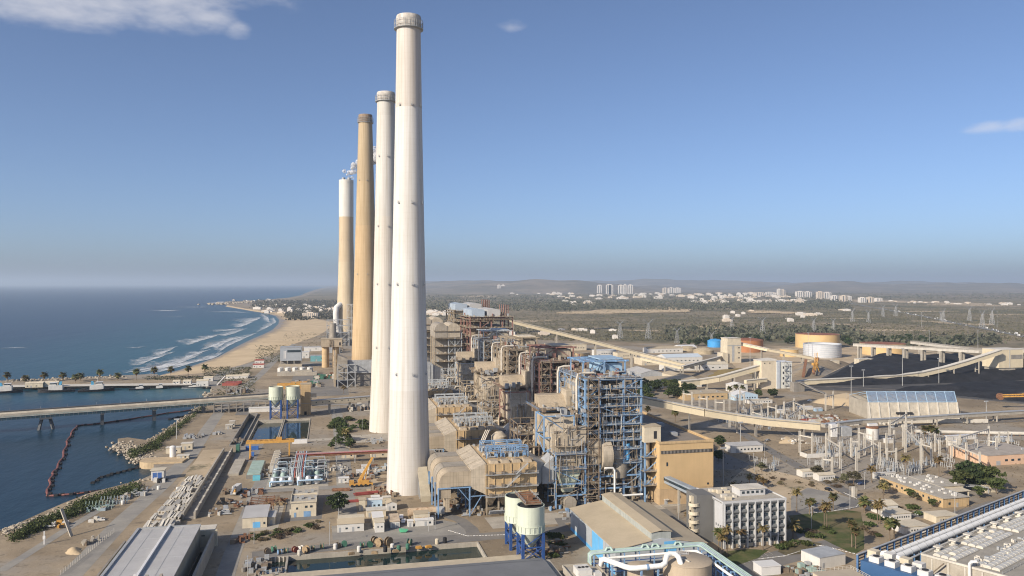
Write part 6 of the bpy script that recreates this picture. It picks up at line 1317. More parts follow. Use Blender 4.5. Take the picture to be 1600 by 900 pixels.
mound('low black coal pile in front of the curved conveyor', [at(1385, 609), at(1440, 613), at(1610, 629), at(1690, 628), at(1660, 596), at(1550, 600), at(1470, 604)], 7, .4, COAL, seed=2)
mound('sandy earth heap left of the blue netted shed', [at(1262, 628), at(1300, 634), at(1352, 636), at(1358, 622), at(1300, 620)], 7, .5, SAND, 'earth_heap', 'earth heap', 5, 3)
mound('stony rubble heap behind the silver transfer tower', [at(1235, 590), at(1290, 585), at(1330, 568), at(1262, 566), at(1232, 574)], 7, .4, GROUND, 'rubble_heap', 'rubble heap', 6, 4)
mound('grassy bank left of the silver transfer tower', [at(1100, 592), at(1180, 584), at(1185, 574), at(1120, 578)], 3, .2, mat('dry_grass', (.26, .19, .07), .95, .2, .1), 'grass_bank', 'bank', 8, 5)
mound('sand heap beside the white long hut below the conveyor', [at(1216, 693), at(1246, 693), at(1240, 684), at(1222, 684)], 3, .5, SAND, 'sand_heap', 'sand heap', 2.5, 6)
mound('small gravel cone beside the dirt road at lower left', [at(100, 866), at(128, 868), at(126, 856), at(108, 856)], 2.6, .7, SAND, 'gravel_cone', 'gravel heap', 1.2, 7)
strip('coal_road', [at(1240, 607), at(1400, 611), at(1500, 619)], 16, .09, mat('coal_dust_road', (.09, .085, .08), .95, .3, .1))
sheet('coal_apron', [at(1252, 606), at(1345, 560), at(1690, 560), at(1690, 640), at(1440, 616), at(1330, 609)], .07, mat('coal_dust', (.07, .068, .066), .95, .4, .05))
# blue netted bunker with buttressed concrete walls
rz = math.atan2(-16.1, 69.8)
r_ = thing('coal_bunker', 'buttressed concrete bunker topped with blue translucent netting', 'bunker', 426.8, 564.1, 0, rz)
W_, D_ = 71.6, 36
NET = NT('blue_netting'); NET.bs.inputs['Base Color'].default_value = (.15, .215, .31, 1); NET.bs.inputs['Roughness'].default_value = .6
tr = NET.N('ShaderNodeBsdfTransparent'); mx = NET.N('ShaderNodeMixShader'); NET.L(NET.rng(NET.noise(.5, 4), .35, .65, .55, .85), mx.inputs[0]); NET.L(tr.outputs[0], mx.inputs[1]); NET.L(NET.bs.outputs[0], mx.inputs[2]); NET.L(mx.outputs[0], NET.nt.nodes['Material Output'].inputs[0])
for i in range(9):
    x0, x1 = i * W_ / 9 + .3, (i + 1) * W_ / 9 - .3; m = MB(); m.hexa([(x0, -3, 0), (x1, -3, 0), (x1, .6, 0), (x0, .6, 0)], [(x0, 0, 13.6), (x1, 0, 13.6), (x1, .6, 13.6), (x0, .6, 13.6)]); m.build('wall_panel', mat('board_marked_concrete', (.50, .45, .36), .85, .18, .3, streak=.35, fine=.3), r_)
    if i < 9:
        m = MB(); m.add([(x0 - .3, 0, 13.6), (x1 + .3, 0, 13.6), (x1 + .3, 4, 22), (x0 - .3, 4, 22)], [(0, 1, 2, 3)]); m.build('net_panel', NET.m, r_)
for i in range(10):
    x = i * W_ / 9; m = MB(); m.hexa([(x - .5, -4, 0), (x + .5, -4, 0), (x + .5, .6, 0), (x - .5, .6, 0)], [(x - .5, -.6, 13.8), (x + .5, -.6, 13.8), (x + .5, .6, 13.8), (x - .5, .6, 13.8)]); m.build('buttress', CONC_L, r_)
    m = MB(); m.bar((x, .2, 13.8), (x, 4, 22), .5); m.bar((x, 4, 22), (x, D_, 15), .4); m.build('net_frame', BLUE_L, r_)
MB().box(0, D_, 0, W_, D_ + 1, 14).build('rear_wall', CONC, r_); MB().hexa([(W_, 0, 0), (W_ + 5, 0, 0), (W_ + 5, D_, 0), (W_, D_, 0)], [(W_, 0, 13.6), (W_ + .6, 0, 13.6), (W_ + .6, D_, 13.6), (W_, D_, 13.6)]).build('side_wall', CONC_D, r_); MB().box(0, .6, 0, .6, D_, 13.6).build('side_wall', CONC, r_)
m = MB(); m.bar((0, 4, 22), (W_, 4, 22), .4); m.bar((0, .2, 14), (W_, .2, 14), .5); m.build('top_rail', BLUE_L, r_)
m = MB(); m.add([(W_, 0.2, 13.6), (W_, D_, 14), (W_, 4, 22)], [(0, 1, 2)]); m.build('net_panel', NET.m, r_)
MB().box(21, -3.9, 4.8, 34, -2.6, 6.2).build('opening', DARK, r_)
solo(MB().box(0, 0, 0, 84, .8, 3.0), 'low_wall', CONC_L, 'low pale concrete wall in front of the buttressed bunker', 'wall', 426, 547, rz=rz)
# ---------------------------------------------------------------- storage tanks
def tank(label, px, py, r, h, m, roof, ribs=0, dome=0.0, cat='tank', shell=False):
    b_, a_ = at(px, py); t_ = thing('storage_tank', label, cat, b_, a_ + r, 0, 0, 'oil storage tanks'); q = MB(); q.lathe([(r, 0), (r, h)], 48, cap=(True, False)); q.build('shell', m, t_, smooth=35)
    q = MB(); q.lathe([(r + .25, h - .6), (r + .25, h), (r - .4, h)] , 48, cap=(False, False)); q.build('wind_girder', m, t_); q = MB()
    if shell: q.lathe([(.1, h - 3), (r - .3, h - 3)], 32, cap=(False, False))
    else: q.lathe([(r, h), (r * .6, h + dome * .7), (.1, h + dome)], 48, cap=(False, False))
    q.build('roof', roof, t_, smooth=60)
    for i in range(ribs): q = MB(); z = h * (i + .5) / ribs; q.lathe([(r + .05, z), (r + .5, z), (r + .5, z + .35), (r + .05, z + .35)], 48, cap=(False, False)); q.build('stiffener_ring', BRIGHT, t_)
    return t_
ORB = mat('red_oxide_paint', (.40, .17, .07), .7, .1, .1, streak=.2); ORR = mat('red_oxide_roof', (.26, .10, .05), .75, .15, .1); BUFF = mat('buff_paint', (.60, .42, .2), .65, .06, .1, streak=.1)
tank('red brown storage tank behind the square tower', 1180, 551, 25, 19, ORB, ORR, dome=3); tank('bright blue domed tank left of the red brown one', 1123, 543, 13, 11, mat('azure_paint', (.06, .30, .62), .5, .06), mat('azure_paint', (.06, .30, .62)), dome=3.5)
tank('large buff storage tank with red rim, behind the ribbed one', 1297, 545, 36, 23, BUFF, ORR, dome=1.0); tank('silver storage tank with white stiffener rings', 1302, 560, 27, 20, mat('silver_paint', (.50, .52, .54), .5, .06, .2), GREYM, ribs=7, shell=True)
tank('buff storage tank half hidden behind the conveyor beams', 1402, 556, 33, 17, BUFF, ORR, dome=1); tank('small buff tank between the red brown and the silver tank', 1241, 558, 13.5, 11, BUFF, TAN_R, dome=1.5)
tank('pale earth covered tank left of the square tower', 1107, 554, 16, 6, mat('sand_roof', (.40, .33, .22), .9), mat('sand_roof', (.40, .33, .22)), dome=4); tank('second pale low tank farther left of the square tower', 1080, 549, 14, 5, mat('sand_roof', (.40, .33, .22)), mat('sand_roof', (.40, .33, .22)), dome=3)
# ---------------------------------------------------------------- warehouses behind the units and on the right
g = random.Random(77)
for px, py, w, d, h, wl, rf, kd, lab in [(1012, 552, 60, 20, 7, WHITE, TAN_R, 'ridge', 'cream shed left of the low tanks'), (1062, 548, 30, 22, 6, BRIGHT, BRIGHT, 'ridge', 'white tent like shed near the pale tanks'), (1040, 568, 55, 30, 8, WHITE, mat('pale_blue_roof', (.52, .58, .62), .5, .05), 'ridge', 'long white roofed warehouse behind the dark pipeline'), (1040, 580, 86, 20, 7, WHITE, CREAM_P, 'ridge', 'long cream roofed warehouse left of the square tower'),
                                        (1003, 571, 26, 28, 9, CREAM_P, CREAM_P, 'flat', 'cream blockhouse behind the boiler houses'), (965, 560, 30, 20, 8, CREAM_P, TAN_R, 'flat', 'tan hall just right of the maroon boiler house'), (1002, 596, 26, 46, 9, GREYM, GREY_R, 'gable', 'grey gabled hall behind the blue boiler house'), (1014, 607, 60, 26, 6, WHITE, TAN_R, 'mono', 'long tan roofed workshop with ribbon windows'), (1052, 600, 18, 30, 9, CREAM_P, TAN_R, 'gable', 'tan roofed hall end beside the long workshop'),
                                        (1070, 626, 44, 26, 6, TAN, TAN_R, 'flat', 'brown office with scalloped canopy beside the dark trees'), (1148, 626, 24, 14, 5, mat('pale_blue_panel', (.45, .58, .68)), BRIGHT, 'gable', 'pale blue hut right of the scalloped office'), (1170, 631, 24, 7, 3, WHITE, CREAM_P, 'flat', 'low cream shed right of the scalloped office'), (1143, 613, 18, 12, 7, WHITE, BRIGHT, 'gable', 'white gabled hut behind the scalloped office'),
                                        (1142, 708, 23, 8, 4.2, WHITE, GREY_R, 'mono', 'long white hut with grey roof below the conveyor'), (1254, 746, 11, 6, 3.2, WHITE, CREAM_P, 'ridge', 'left white bungalow behind the car park'), (1280, 752, 10, 6, 3.2, WHITE, CREAM_P, 'ridge', 'right white bungalow behind the car park'), (1365, 748, 14, 1, 3.0, WHITE, WHITE, 'flat', 'short white wall by the low office building'),
                                        (1372, 803, 11, 10, 3.6, WHITE, CREAM_P, 'ridge', 'white bungalow with cream roof beside the lawn palms'), (1392, 814, 11, 8, 3.0, WHITE, CREAM_P, 'flat', 'small white hut behind the blue louvre screen'), (1412, 835, 13, 9, 3.0, WHITE, CREAM_P, 'flat', 'cream flat roofed hut against the blue louvre screen'), (1463, 818, 12, 8, 3.0, CREAM_P, CREAM_P, 'flat', 'cream shed with pale roof right of the huts'), (1540, 770, 9, 6, 3.4, CREAM_P, CREAM_P, 'flat', 'small white shed right of the big tree clump'),
                                        (1543, 728, 42, 30, 6, mat('salmon_wall', (.62, .42, .28), .7, .06), mat('grey_brown_roof', (.36, .32, .27), .85), 'flat', 'salmon walled flat roofed building at the right edge'), (1270, 573, 40, 12, 7, CREAM_P, CREAM_P, 'flat', 'low cream building behind the rubble heap'), (1342, 572, 34, 10, 9, CREAM_P, GALR, 'flat', 'cream hut at the left end of the coal pile'), (1160, 622, 4, 4, 8, CONC, CONC, 'flat', 'grey concrete kiosk below the silver tower'),
                                        (880, 548, 40, 26, 10, CREAM_P, TAN_R, 'flat', 'pale hall between cream and maroon boiler houses'), (930, 556, 34, 16, 8, WHITE, BRIGHT, 'flat', 'white shed behind the maroon boiler house'), (902, 560, 20, 14, 7, TAN, TAN_R, 'flat', 'tan hut behind the maroon boiler house')]:
    b_, a_ = at(px, py); shed(lab, b_, a_, w, d, h, wl, rf, kind=kd, doors=((.15, min(3, w * .1), min(2.6, h * .6)),), wins=tuple((.3 + .11 * i, h * .35, min(2.2, w * .05), min(1.3, h * .25)) for i in range(6 if w > 9 else 2)), name='warehouse' if w > 25 else 'small_building', cat='warehouse' if w > 25 else 'building', pitch=.12, ac=3 if kd == 'flat' and w > 20 else 0)
# low tan office with long left wall
r_ = shed('low tan office building with many roof air units at the right', 293.5, 332.5, 15, 46, 4.6, TAN, GRAV_R, doors=((.5, 1.2, 2.2),), wins=((.2, 1.4, 1.2, 1.2),), side_wins=12, parapet=False, over=.5)
for i in range(26): MB().cbox(2 + rnd.uniform(0, 11), 2 + i * 1.7, 4.82, 1.1, .9, .9).build('roof_unit', WHITE, r_)
r_ = shed('rear wing of the low tan office with cream canopy', 309, 352, 14, 22, 4.8, CREAM_P, GRAV_R, doors=(), over=.6); MB().box(-1, -7, 3.6, 12, 0, 4.0).build('canopy', CREAM_P, r_)
for i in range(10): MB().cbox(1 + rnd.uniform(0, 12), 2 + i * 2, 5.02, 1.1, .9, .9).build('roof_unit', WHITE, r_)
for x in (-.5, 11): MB().box(x, -6.6, 0, x + .5, -6.1, 3.6).build('canopy_post', CREAM_P, r_)
solo(MB().box(0, 0, 3, 16, 5, 3.2).box(.2, .2, 0, .4, .4, 3).box(15.6, .2, 0, 15.8, .4, 3).box(.2, 4.6, 0, .4, 4.8, 3).box(15.6, 4.6, 0, 15.8, 4.8, 3), 'car_port', GREYM, 'grey car port roof in front of the big tree clump', 'car port', *at(1492, 768), rz=R(-30))
# white water tank and control boxes of the switchyard
r_ = thing('water_tank', 'white round water tank with rusty rim in the switchyard', 'tank', *at(1363, 686)); m = MB(); m.lathe([(4.2, 0), (4.2, 8)], 24); m.build('shell', WHITE, r_, smooth=35); m = MB(); m.lathe([(4.5, 8), (4.5, 8.8), (3.6, 9.2)], 24); m.build('rim', RUST, r_); MB().cbox(0, 0, 9.4, 7, 2.4, 1.6).build('top_box', BRIGHT, r_)
solo(MB().box(0, 0, 0, 5, 4, 9), 'blast_wall', BRIGHT, 'tall blank white panel wall in the switchyard', 'panel', *at(1300, 683)); solo(MB().box(0, 0, 0, 8, 7, 6).box(.3, .3, 6, 7.7, 6.7, 6.4), 'transformer_house', GREYM, 'grey box transformer house beside the white panel', 'transformer', *at(1316, 682))
solo(MB().box(0, 0, 0, 24, .5, 2.6).box(0, .5, 0, .5, 8, 2.6), 'low_wall', WHITE, 'low white wall round the transformer bay', 'wall', *at(1261, 716)); solo(MB().box(0, 0, 0, 14, 1, 2.2), 'container', RED, 'dull red container in the upper switchyard', 'container', *at(1252, 659)); solo(MB().box(0, 0, 0, 9, 3, 2.6), 'container', CREAM_P, 'cream container beside the dull red one', 'container', *at(1267, 661))
for px, py, w, lab in ((1216, 646, 7, 'white transformer cabinet in the upper switchyard'), (1248, 641, 14, 'long white control hut in the upper switchyard'), (1385, 693, 6, 'white cabinet right of the round water tank'), (1480, 688, 24, 'long white bus shaped hut behind the switchyard palms'), (1484, 697, 8, 'orange white kiosk below the long white hut'), (1560, 690, 10, 'white machinery on the sand at the right')):
    b_, a_ = at(px, py); shed(lab, b_, a_, w, 3, 2.8, WHITE, BRIGHT, doors=((.2, .9, 2),))
# ---------------------------------------------------------------- switchyard
GAL = mat('galvanised_steel', (.40, .40, .385), .55, .12, .4); PORC = mat('grey_porcelain', (.25, .28, .31), .4, .1, .4)
post_me = MB().box(-.55, -.2, 0, -.2, .2, 1).box(.2, -.2, 0, .55, .2, 1).mesh('post', CONC_L)
def gantry(label, p, q, h):
    (b0, a0), (b1, a1) = at(*p), at(*q); r_ = thing('switchyard_gantry', label, 'gantry', b0, a0, 0, 0, 'concrete switchyard gantries'); dx, dy = b1 - b0, a1 - a0
    for x, y in ((0, 0), (dx, dy)): o = link('post', post_me, r_, (x, y, 0)); o.scale = (1.2, 1.2, h)
    z = h * .8; MB().bar((0, 0, z), (dx, dy, z), .55, .7).build('beam', CONC_L, r_)
    n = max(2, int(math.hypot(dx, dy) / 4))
    for i in range(1, n): MB().tube((dx * i / n, dy * i / n, z), (dx * i / n, dy * i / n, z - 2.2), .14, n=5).build('insulator', PORC, r_)
    for x, y in ((0, 0), (dx, dy)): MB().bar((x, y, h), (x, y, h + 1.6), .1).build('spike', GAL, r_)
GL = [((1249.6, 707), (1269, 711), 14), ((1291, 717), (1313, 732), 16), ((1338, 739), (1363, 727), 15), ((1342, 704), (1364, 711), 15), ((1351, 711), (1374.5, 727), 14), ((1415, 707), (1439, 735), 19), ((1461, 706), (1468, 717), 12), ((1487, 716), (1531, 735), 11), ((1068, 633), (1081, 635), 13), ((1093, 639), (1105, 641), 12), ((1118, 646), (1131, 647), 12), ((1140, 642), (1152, 648), 17), ((1156, 632), (1163, 642), 15), ((1200, 657), (1213, 660), 14), ((1390, 690), (1416, 672), 15), ((1500, 705), (1545, 690), 11), ((1174, 655), (1190, 650), 12), ((1230, 668), (1250, 655), 10)]
GN = ['leftmost gantry right of the sand heap', 'tall gantry above the white bay wall', 'nearest concrete gantry beside the road', 'gantry beside the round water tank', 'gantry between round tank and road', 'tallest slim gantry behind the switchyard palms', 'short gantry right of the palms', 'long low gantry behind the tree clump', 'gantry beside the dark trees', 'gantry right of the dark trees', 'gantry in front of the scalloped office', 'double gantry below the pale blue hut', 'gantry in front of the pale blue hut', 'gantry in front of the white control hut', 'far gantry behind the round tank', 'far gantry on the open sand at the right', 'gantry above the middle of the cream conveyor', 'low gantry beside the red container']
for (p, q, h), lab in zip(GL, GN): gantry('concrete ' + lab, p, q, h)
# switchgear stands
def stand(kind):
    m = MB()
    if kind == 0:
        m.bar((-1.2, 0, 0), (-1.2, 0, 2.2), .22); m.bar((1.2, 0, 0), (1.2, 0, 2.2), .22); m.bar((-1.8, 0, 2.2), (1.8, 0, 2.2), .25)
        for x in (-1.5, 0, 1.5): m.tube((x, 0, 2.3), (x, 0, 4.4), .22, .14, 6); m.bar((x, -.7, 4.4), (x, .9, 4.6), .1)
    elif kind == 1: m.cbox(0, 0, 0, 1.6, 1.2, 1.7); m.tube((0, 0, 1.7), (0, 0, 4.8), .3, .18, 7); m.cbox(0, 0, 4.8, .5, .5, .5)
    else:
        m.bar((0, 0, 0), (0, 0, 3), .25); m.tube((0, 0, 3), (0, 0, 5.4), .2, .12, 6); m.bar((-1, 0, 5.3), (1, 0, 5.3), .1)
    return m.mesh('switchgear', (GAL, PORC, GAL)[kind])
stands = [stand(k) for k in range(3)]
SGL = ['grey three pole disconnector among the switchyard gantries', 'dark grey breaker column among the switchyard gantries', 'single post insulator among the switchyard gantries']
g = random.Random(31); regs = [((1272, 714), (1300, 690), 26), ((1290, 716), (1345, 695), 34), ((1360, 738), (1400, 722), 24), ((1395, 745), (1440, 732), 34), ((1150, 660), (1260, 640), 46), ((1260, 725), (1310, 733), 12), ((1410, 700), (1470, 680), 22), ((1440, 735), (1500, 720), 20), ((1500, 715), (1590, 690), 26), ((1180, 672), (1250, 652), 24), ((1170, 738), (1215, 722), 14), ((1100, 665), (1160, 655), 10)]
for (x0, y0), (x1, y1), n in regs:
    for _ in range(n):
        px, py = g.uniform(x0, x1), g.uniform(min(y0, y1), max(y0, y1)); k = g.choice((0, 0, 1, 2)); o = link('switchgear', stands[k]); place(o, *at(px, py), 0, R(g.uniform(-20, 20)) + R(90) * g.randrange(2)); o.scale = (1, 1, g.uniform(.8, 1.15)); tag(o, SGL[k], 'switchgear', 'switchgear standing on the sand')
# ---------------------------------------------------------------- lamp masts
def mast(label, px, py, top_py, b_head=True, group='tall lamp masts'):
    b_, a_ = at(px, py); h = z_at(b_, a_, top_py); r_ = thing('lamp_mast', label, 'lamp mast', b_, a_, 0, 0, group); m = MB(); m.tube((0, 0, 0), (0, 0, h), .32 if h > 14 else .14, .18 if h > 14 else .08, 7); m.build('pole', GAL, r_)
    if b_head and h > 14: MB().cbox(0, 0, h - .4, 3.4, 1.0, .8).build('lamp_head', GREYM, r_)
    else: MB().box(-.2, -1.4, h - .2, .2, .1, h).build('lamp_head', GREYM, r_)
for i, (px, py, ty, lab) in enumerate([(1330, 633, 572, 'tall lamp mast beside the earth heap'), (1410, 603, 545, 'tall lamp mast in front of the curved conveyor'), (1349, 604, 578, 'short stout lamp mast before the large coal pile'), (1467, 599, 560, 'stout lamp mast below the elevated conveyor'), (1172, 573, 527, 'lamp mast right of the square tower'), (1263, 560, 520, 'lamp mast left of the large buff tank'), (1528, 545, 517, 'lamp mast above the elevated conveyors'), (1440, 511, 488, 'lamp mast by the motorway, left one'), (1558, 512, 486, 'lamp mast by the motorway, right one'), (1452, 540, 517, 'lamp mast behind the buff tank'), (1382, 528, 518, 'lamp mast behind the tank farm trees'),
                                      (1541, 655, 627, 'concrete mast right of the buttressed bunker'), (1322, 632, 614, 'short lamp post at the foot of the earth heap'), (1268, 826, 790, 'lamp post on the lawn path beside the office'), (1328, 796, 760, 'square lamp post at the car park edge'), (1060, 812, 787, 'lamp post between hall and warehouse'), (1492, 803, 768, 'lamp post at the corner of the low tan office'), (1315, 748, 718, 'lamp post behind the right bungalow'), (1351, 764, 738, 'lamp post at the road bend'), (529, 806, 780, 'pole in front of the round dark tree'), (515, 852, 815, 'lamp post on the central road near the drums'), (397, 850, 815, 'lamp post in the dry shrub bed'), (387, 900, 868, 'lamp post at the lower left of the long basin'), (670, 830, 800, 'lamp post beside the pale shed'), (680, 828, 802, 'lamp pole at the chimney foot yard'), (525, 700, 672, 'lamp post at the garden edge, lower one'), (522, 660, 640, 'lamp post at the garden edge, upper one'), (566, 672, 655, 'lamp post in the garden left of the second chimney'), (276, 686, 655, 'lamp post on the rocky shore'), (1157, 700, 660, 'lamp post behind the turbine hall'), (1130, 760, 700, 'grey concrete post right of the turbine hall'), (1195, 715, 690, 'thin pole beside the long white hut')]): mast(lab, px, py, ty)
# ---------------------------------------------------------------- tank corner, pipe racks and desalination hall at the bottom right
r_ = thing('water_tank', 'wide tan water tank with flat roof at the bottom edge', 'tank', 124, 261); m = MB(); m.lathe([(8.5, 0), (8.5, 12), (8.7, 12.1), (8.2, 12.4), (.1, 12.9)], 48, cap=(True, False)); m.build('shell', mat('tan_tank_concrete', (.44, .36, .26), .8, .08, .2, streak=.2), r_, smooth=35)
q = MB(); rails(q, -5, 2, 5, 12.6); rails(q, -5, 2, 3.4, 12.6); q.box(-5, 3.4, 12.5, 2, 5, 12.65); q.build('roof_walkway', BRIGHT, r_); q = MB(); q.bar((-3, 3, 12.8), (-1, -4, 12.8), .5); q.build('roof_pipe', CONC_L, r_)
r_ = thing('water_tank', 'smaller tan tank between the white pipes', 'tank', 107.5, 264); m = MB(); m.lathe([(4.6, 0), (4.6, 10.5), (.1, 11)], 36, cap=(True, False)); m.build('shell', mat('tan_tank_concrete', (.44, .36, .26)), r_, smooth=35)
r_ = thing('pipe_rack', 'blue steel pipe rack with grey green pipes turning the corner', 'pipe rack', 92, 272)
for i in range(4): m = MB(); m.pipe([(0, .4 + i * .9, 9), (0, .4 + i * .9, 12), (1, .4 + i * .9, 12.8), (41 + i * .8, .4 + i * .9, 12.8), (42.4 + i * .8, -.6 + i * .9, 12.8), (42.4 + i * .8, -44, 12.8)], .42, 9); m.build('pipe', PIPEG if i != 1 else SILVERB, r_, smooth=45)
m = MB(); m.pipe([(3, 0, 11), (40, 0, 11), (41, -1, 11), (41, -44, 11)], .5, 9); m.build('pipe', PIPEW, r_, smooth=45)
for i in range(8):
    for y in (0, 3.6): link('column', LB.setdefault('prc', MB().box(-.2, -.2, 0, .2, .2, 12.4).mesh('column', BLUE)), r_, (1 + i * 5.8, y, 0))
    MB().bar((1 + i * 5.8, 0, 12.2), (1 + i * 5.8, 3.6, 12.2), .3).build('cross_beam', BLUE, r_)
for i in range(8):
    for x in (41, 45.4): link('column', LB['prc'], r_, (x, -4 - i * 5.4, 0))
    MB().bar((41, -4 - i * 5.4, 12.2), (45.4, -4 - i * 5.4, 12.2), .3).build('cross_beam', BLUE, r_)
m = MB()
for y in (0, 3.6):
    for z in (6, 9.5): m.bar((0, y, z), (46, y, z), .25)
for x in (41, 45.4):
    for z in (4, 6.5, 9.5): m.bar((x, 0, z), (x, -44, z), .25)
m.build('rails', BLUE_D, r_)['kind'] = 'stuff'
for i, x in enumerate((6, 24, 33, 20)): q = MB(); q.pipe([(x, 2, 12.9), (x + .6, 2, 14), (x + 2, 2, 14), (x + 2.6, 1, 13)], .5, 8); q.build('pipe_bend', PIPEG, r_, smooth=45)
r_ = thing('white_pipe', 'fat white pipe with raised elbow in front of the tanks', 'pipe', 95, 268)
m = MB(); m.pipe([(0, 2, 9.5), (0, 1, 11.5), (.6, 0, 12.2), (5, -9, 12.2), (6, -10.4, 12.2), (8, -11, 12.2), (17, -11.4, 12.4), (18.6, -11.2, 13), (20, -9.4, 14.8), (21.4, -8.6, 15.3), (23.4, -8.8, 15.2), (24.4, -9.6, 14.4), (24.6, -11, 12.5), (24.6, -12, 2)], .95, 14); m.build('pipe', PIPEW, r_, smooth=60)
for x, y in ((2, -4), (10, -11.1), (16, -11.4)): MB().box(x - .3, y - .3, 0, x + .3, y + .3, 11.4).build('pipe_support', BLUE, r_)
MB().tube((11.8, -11.15, 12.25), (12.6, -11.2, 12.27), 1.05, n=14).build('flange', BLUE, r_)
k = MB(); clutter(k, 94, 132, 240, 271, 0, 150, random.Random(3), 6.5, 2.6, 4); o = k.build('process_equipment', [GREYM, BLUE_D, SILVERB, CONC_D]); place(o, 0, 0); tag(o, 'dense small process equipment around the tan tanks', 'equipment', kind='stuff')
solo(MB().box(0, 0, 0, 58, .6, 1.4), 'white_kerb_pipe', PIPEW, 'straight white duct along the hall edge left of the tanks', 'duct', 78, 277)
k = MB(); clutter(k, -7, 7, -5, 5, 0, 30, random.Random(8), 2.0, 2.4, 3); solo(k, 'valve_group', [PIPEG, GREYM, BROWN], 'group of green valves and pipes beside the parking lot', 'valves', *at(1255, 893))
# desalination hall: rotated block
DZ = R(24.2)
r_ = thing('louvre_screen', 'long blue post screen with dark horizontal louvres', 'screen', 185.9, 251.6, 0, DZ)
LW = 172
for i in range(int(LW / 5.2) + 1): link('post', LB.setdefault('lsp', MB().box(-.25, -.35, 0, .25, .35, 12.2).mesh('post', mat('screen_blue', (.08, .17, .33), .6, .15, .4))), r_, (i * 5.2, 0, 0))
for k in range(5): MB().box(0, -.12, 7.4 + k * 1.05, LW, .12, 7.7 + k * 1.05).build('louvre', mat('dark_louvre', (.06, .07, .085), .6), r_)
MB().box(-.3, -.4, 12.2, LW, .4, 12.5).build('top_rail', GREYM, r_); MB().box(0, .14, 0, LW, .2, 7.2).build('screen_sheet', mat('dark_louvre', (.06, .07, .085)), r_)
r_ = thing('twin_lagged_pipe', 'pair of fat silver white lagged pipes along the screen', 'pipe', 185.9, 251.6, 0, DZ)
for i, (y, r0) in enumerate(((-5.4, .9), (-8.4, 1.15))):
    o = MB().tube((-2 + i * 2, y, 11.4), (LW, y, 11.4), r0, n=18).build('pipe', PIPEW, r_, smooth=40)
    for k in range(30): link('band', LB.setdefault(('bnd', r0), MB().tube((-.13, 0, 0), (.13, 0, 0), r0 + .07, n=18).mesh('band', GREYM)), o, (4 + k * 5.6, y, 11.4))
for k in range(22): MB().box(3 + k * 7.6, -9.4, 9.4, 3.5 + k * 7.6, -4.4, 10.3).build('saddle', GREYM, r_)
m = MB(); m.pipe([(0, -8.4, 11.4), (-2.5, -8.6, 11.3), (-4, -9.5, 10.6), (-5, -11, 9)], 1.15, 14); m.build('elbow', PIPEW, r_, smooth=60)
m = MB(); m.tube((6, -11.2, 10.8), (LW, -11.2, 10.8), .35, n=8); m.build('thin_pipe', ALU, r_, smooth=40)
r_ = thing('desalination_hall', 'concrete hall with rows of white domed roof lights, lower right corner', 'hall', 185.9, 251.6, 0, DZ)
MB().box(20, -64, 0, LW, -13, 11.6).build('wall', CONC, r_); MB().box(20.4, -63.6, 11.6, LW - .3, -13.4, 11.8).build('roof', mat('roof_concrete', (.34, .315, .265), .9, .15, .2, fine=.3), r_)
m = MB(); m.box(19.7, -64, 11.6, 20.4, -13, 12.3); m.box(20.4, -13.4, 11.6, LW, -12.8, 12.3); m.build('parapet', CONC_L, r_)
for k in range(9): MB().box(19.6, -62 + k * 5.6, 0, 20, -61.5 + k * 5.6, 11.4).build('pilaster', CONC_L, r_)
dome = MB(); n = 7
pr = [(0, 0)] + [(1.15 * (1 - math.cos(math.pi * t / n)), .5 * math.sin(math.pi * t / n)) for t in range(1, n)] + [(2.3, 0)]
dome.xprism(pr, 0, 2.6); dome_me = dome.mesh('roof_light', mat('dome_plastic', (.52, .50, .44), .35, .06, .5)); frame_me = MB().box(-.15, -.15, 0, 2.75, 2.45, .5).mesh('roof_light_curb', CONC_L)
def domes(x0, nx, y0, ny):
    for i in range(nx):
        for j in range(ny):
            if random.Random(i * 17 + j + x0).random() < .04: continue
            link('roof_light_curb', frame_me, r_, (x0 + i * 3.0, y0 + j * 2.75, 11.8)); link('roof_light', dome_me, r_, (x0 + i * 3.0, y0 + j * 2.75, 12.3))
domes(22.5, 6, -24, 3); domes(44, 9, -24, 3); domes(76, 16, -24, 3); domes(24, 32, -37.5, 3)
k = MB(); clutter(k, 23, 120, -33, -27, 11.8, 120, random.Random(9), 1.3, 1.6, 2); k.build('roof_equipment', [GREYM, CONC_L], r_)['kind'] = 'stuff'
for i in range(9): q = MB(); q.cbox(28 + i * 12, -15.4, 11.8, 2.4, 2.2, .5); q.cbox(28 + i * 12, -15.4, 12.3, 1.2, 1.2, 1.2); q.cbox(28 + i * 12, -15.4, 13.5, 2.8, 2.6, .4); q.build('vent_stack', CONC_L, r_)
q = MB(); rails(q, 21, LW, -13.9, 12.0); q.build('handrail', GREYM, r_); q = MB(); rails(q, 21, LW, -39.5, 11.8); q.build('handrail', GREYM, r_)
m = MB(); m.pipe([(19, -30, 4), (19, -30, 13.4), (19.2, -30.4, 14.2), (20.5, -31.5, 14.2)], .55, 10); m.build('vent_pipe', BRIGHT, r_, smooth=45)
m = MB(); m.pipe([(30, -66, 9), (LW, -66, 9)], 1.0, 12); m.build('side_pipe', PIPEW, r_, smooth=45)
q = MB(); q.bar((17.5, -13.5, 2), (17.5, -22, 11.5), 1.0, .3); q.build('stair', BROWN, r_)
r_ = shed('tan flat roofed annex with a railed roof, bottom edge', 164, 205, 15, 41, 9.6, CREAM_P, mat('tan_roof_coat', (.42, .36, .27), .85, .08), doors=(), over=.3); q = MB(); railsy(q, 0, 41, 15, 9.8, post=1.6); q.build('handrail', CONC_L, r_); q = MB(); rails(q, 0, 15, 40.8, 9.8, post=1.6); q.build('handrail', CONC_L, r_)
r_ = thing('blue_plant_box', 'long bright blue sheet clad box before the concrete hall', 'plant room', 181.8, 244.5, 0, DZ - R(90))
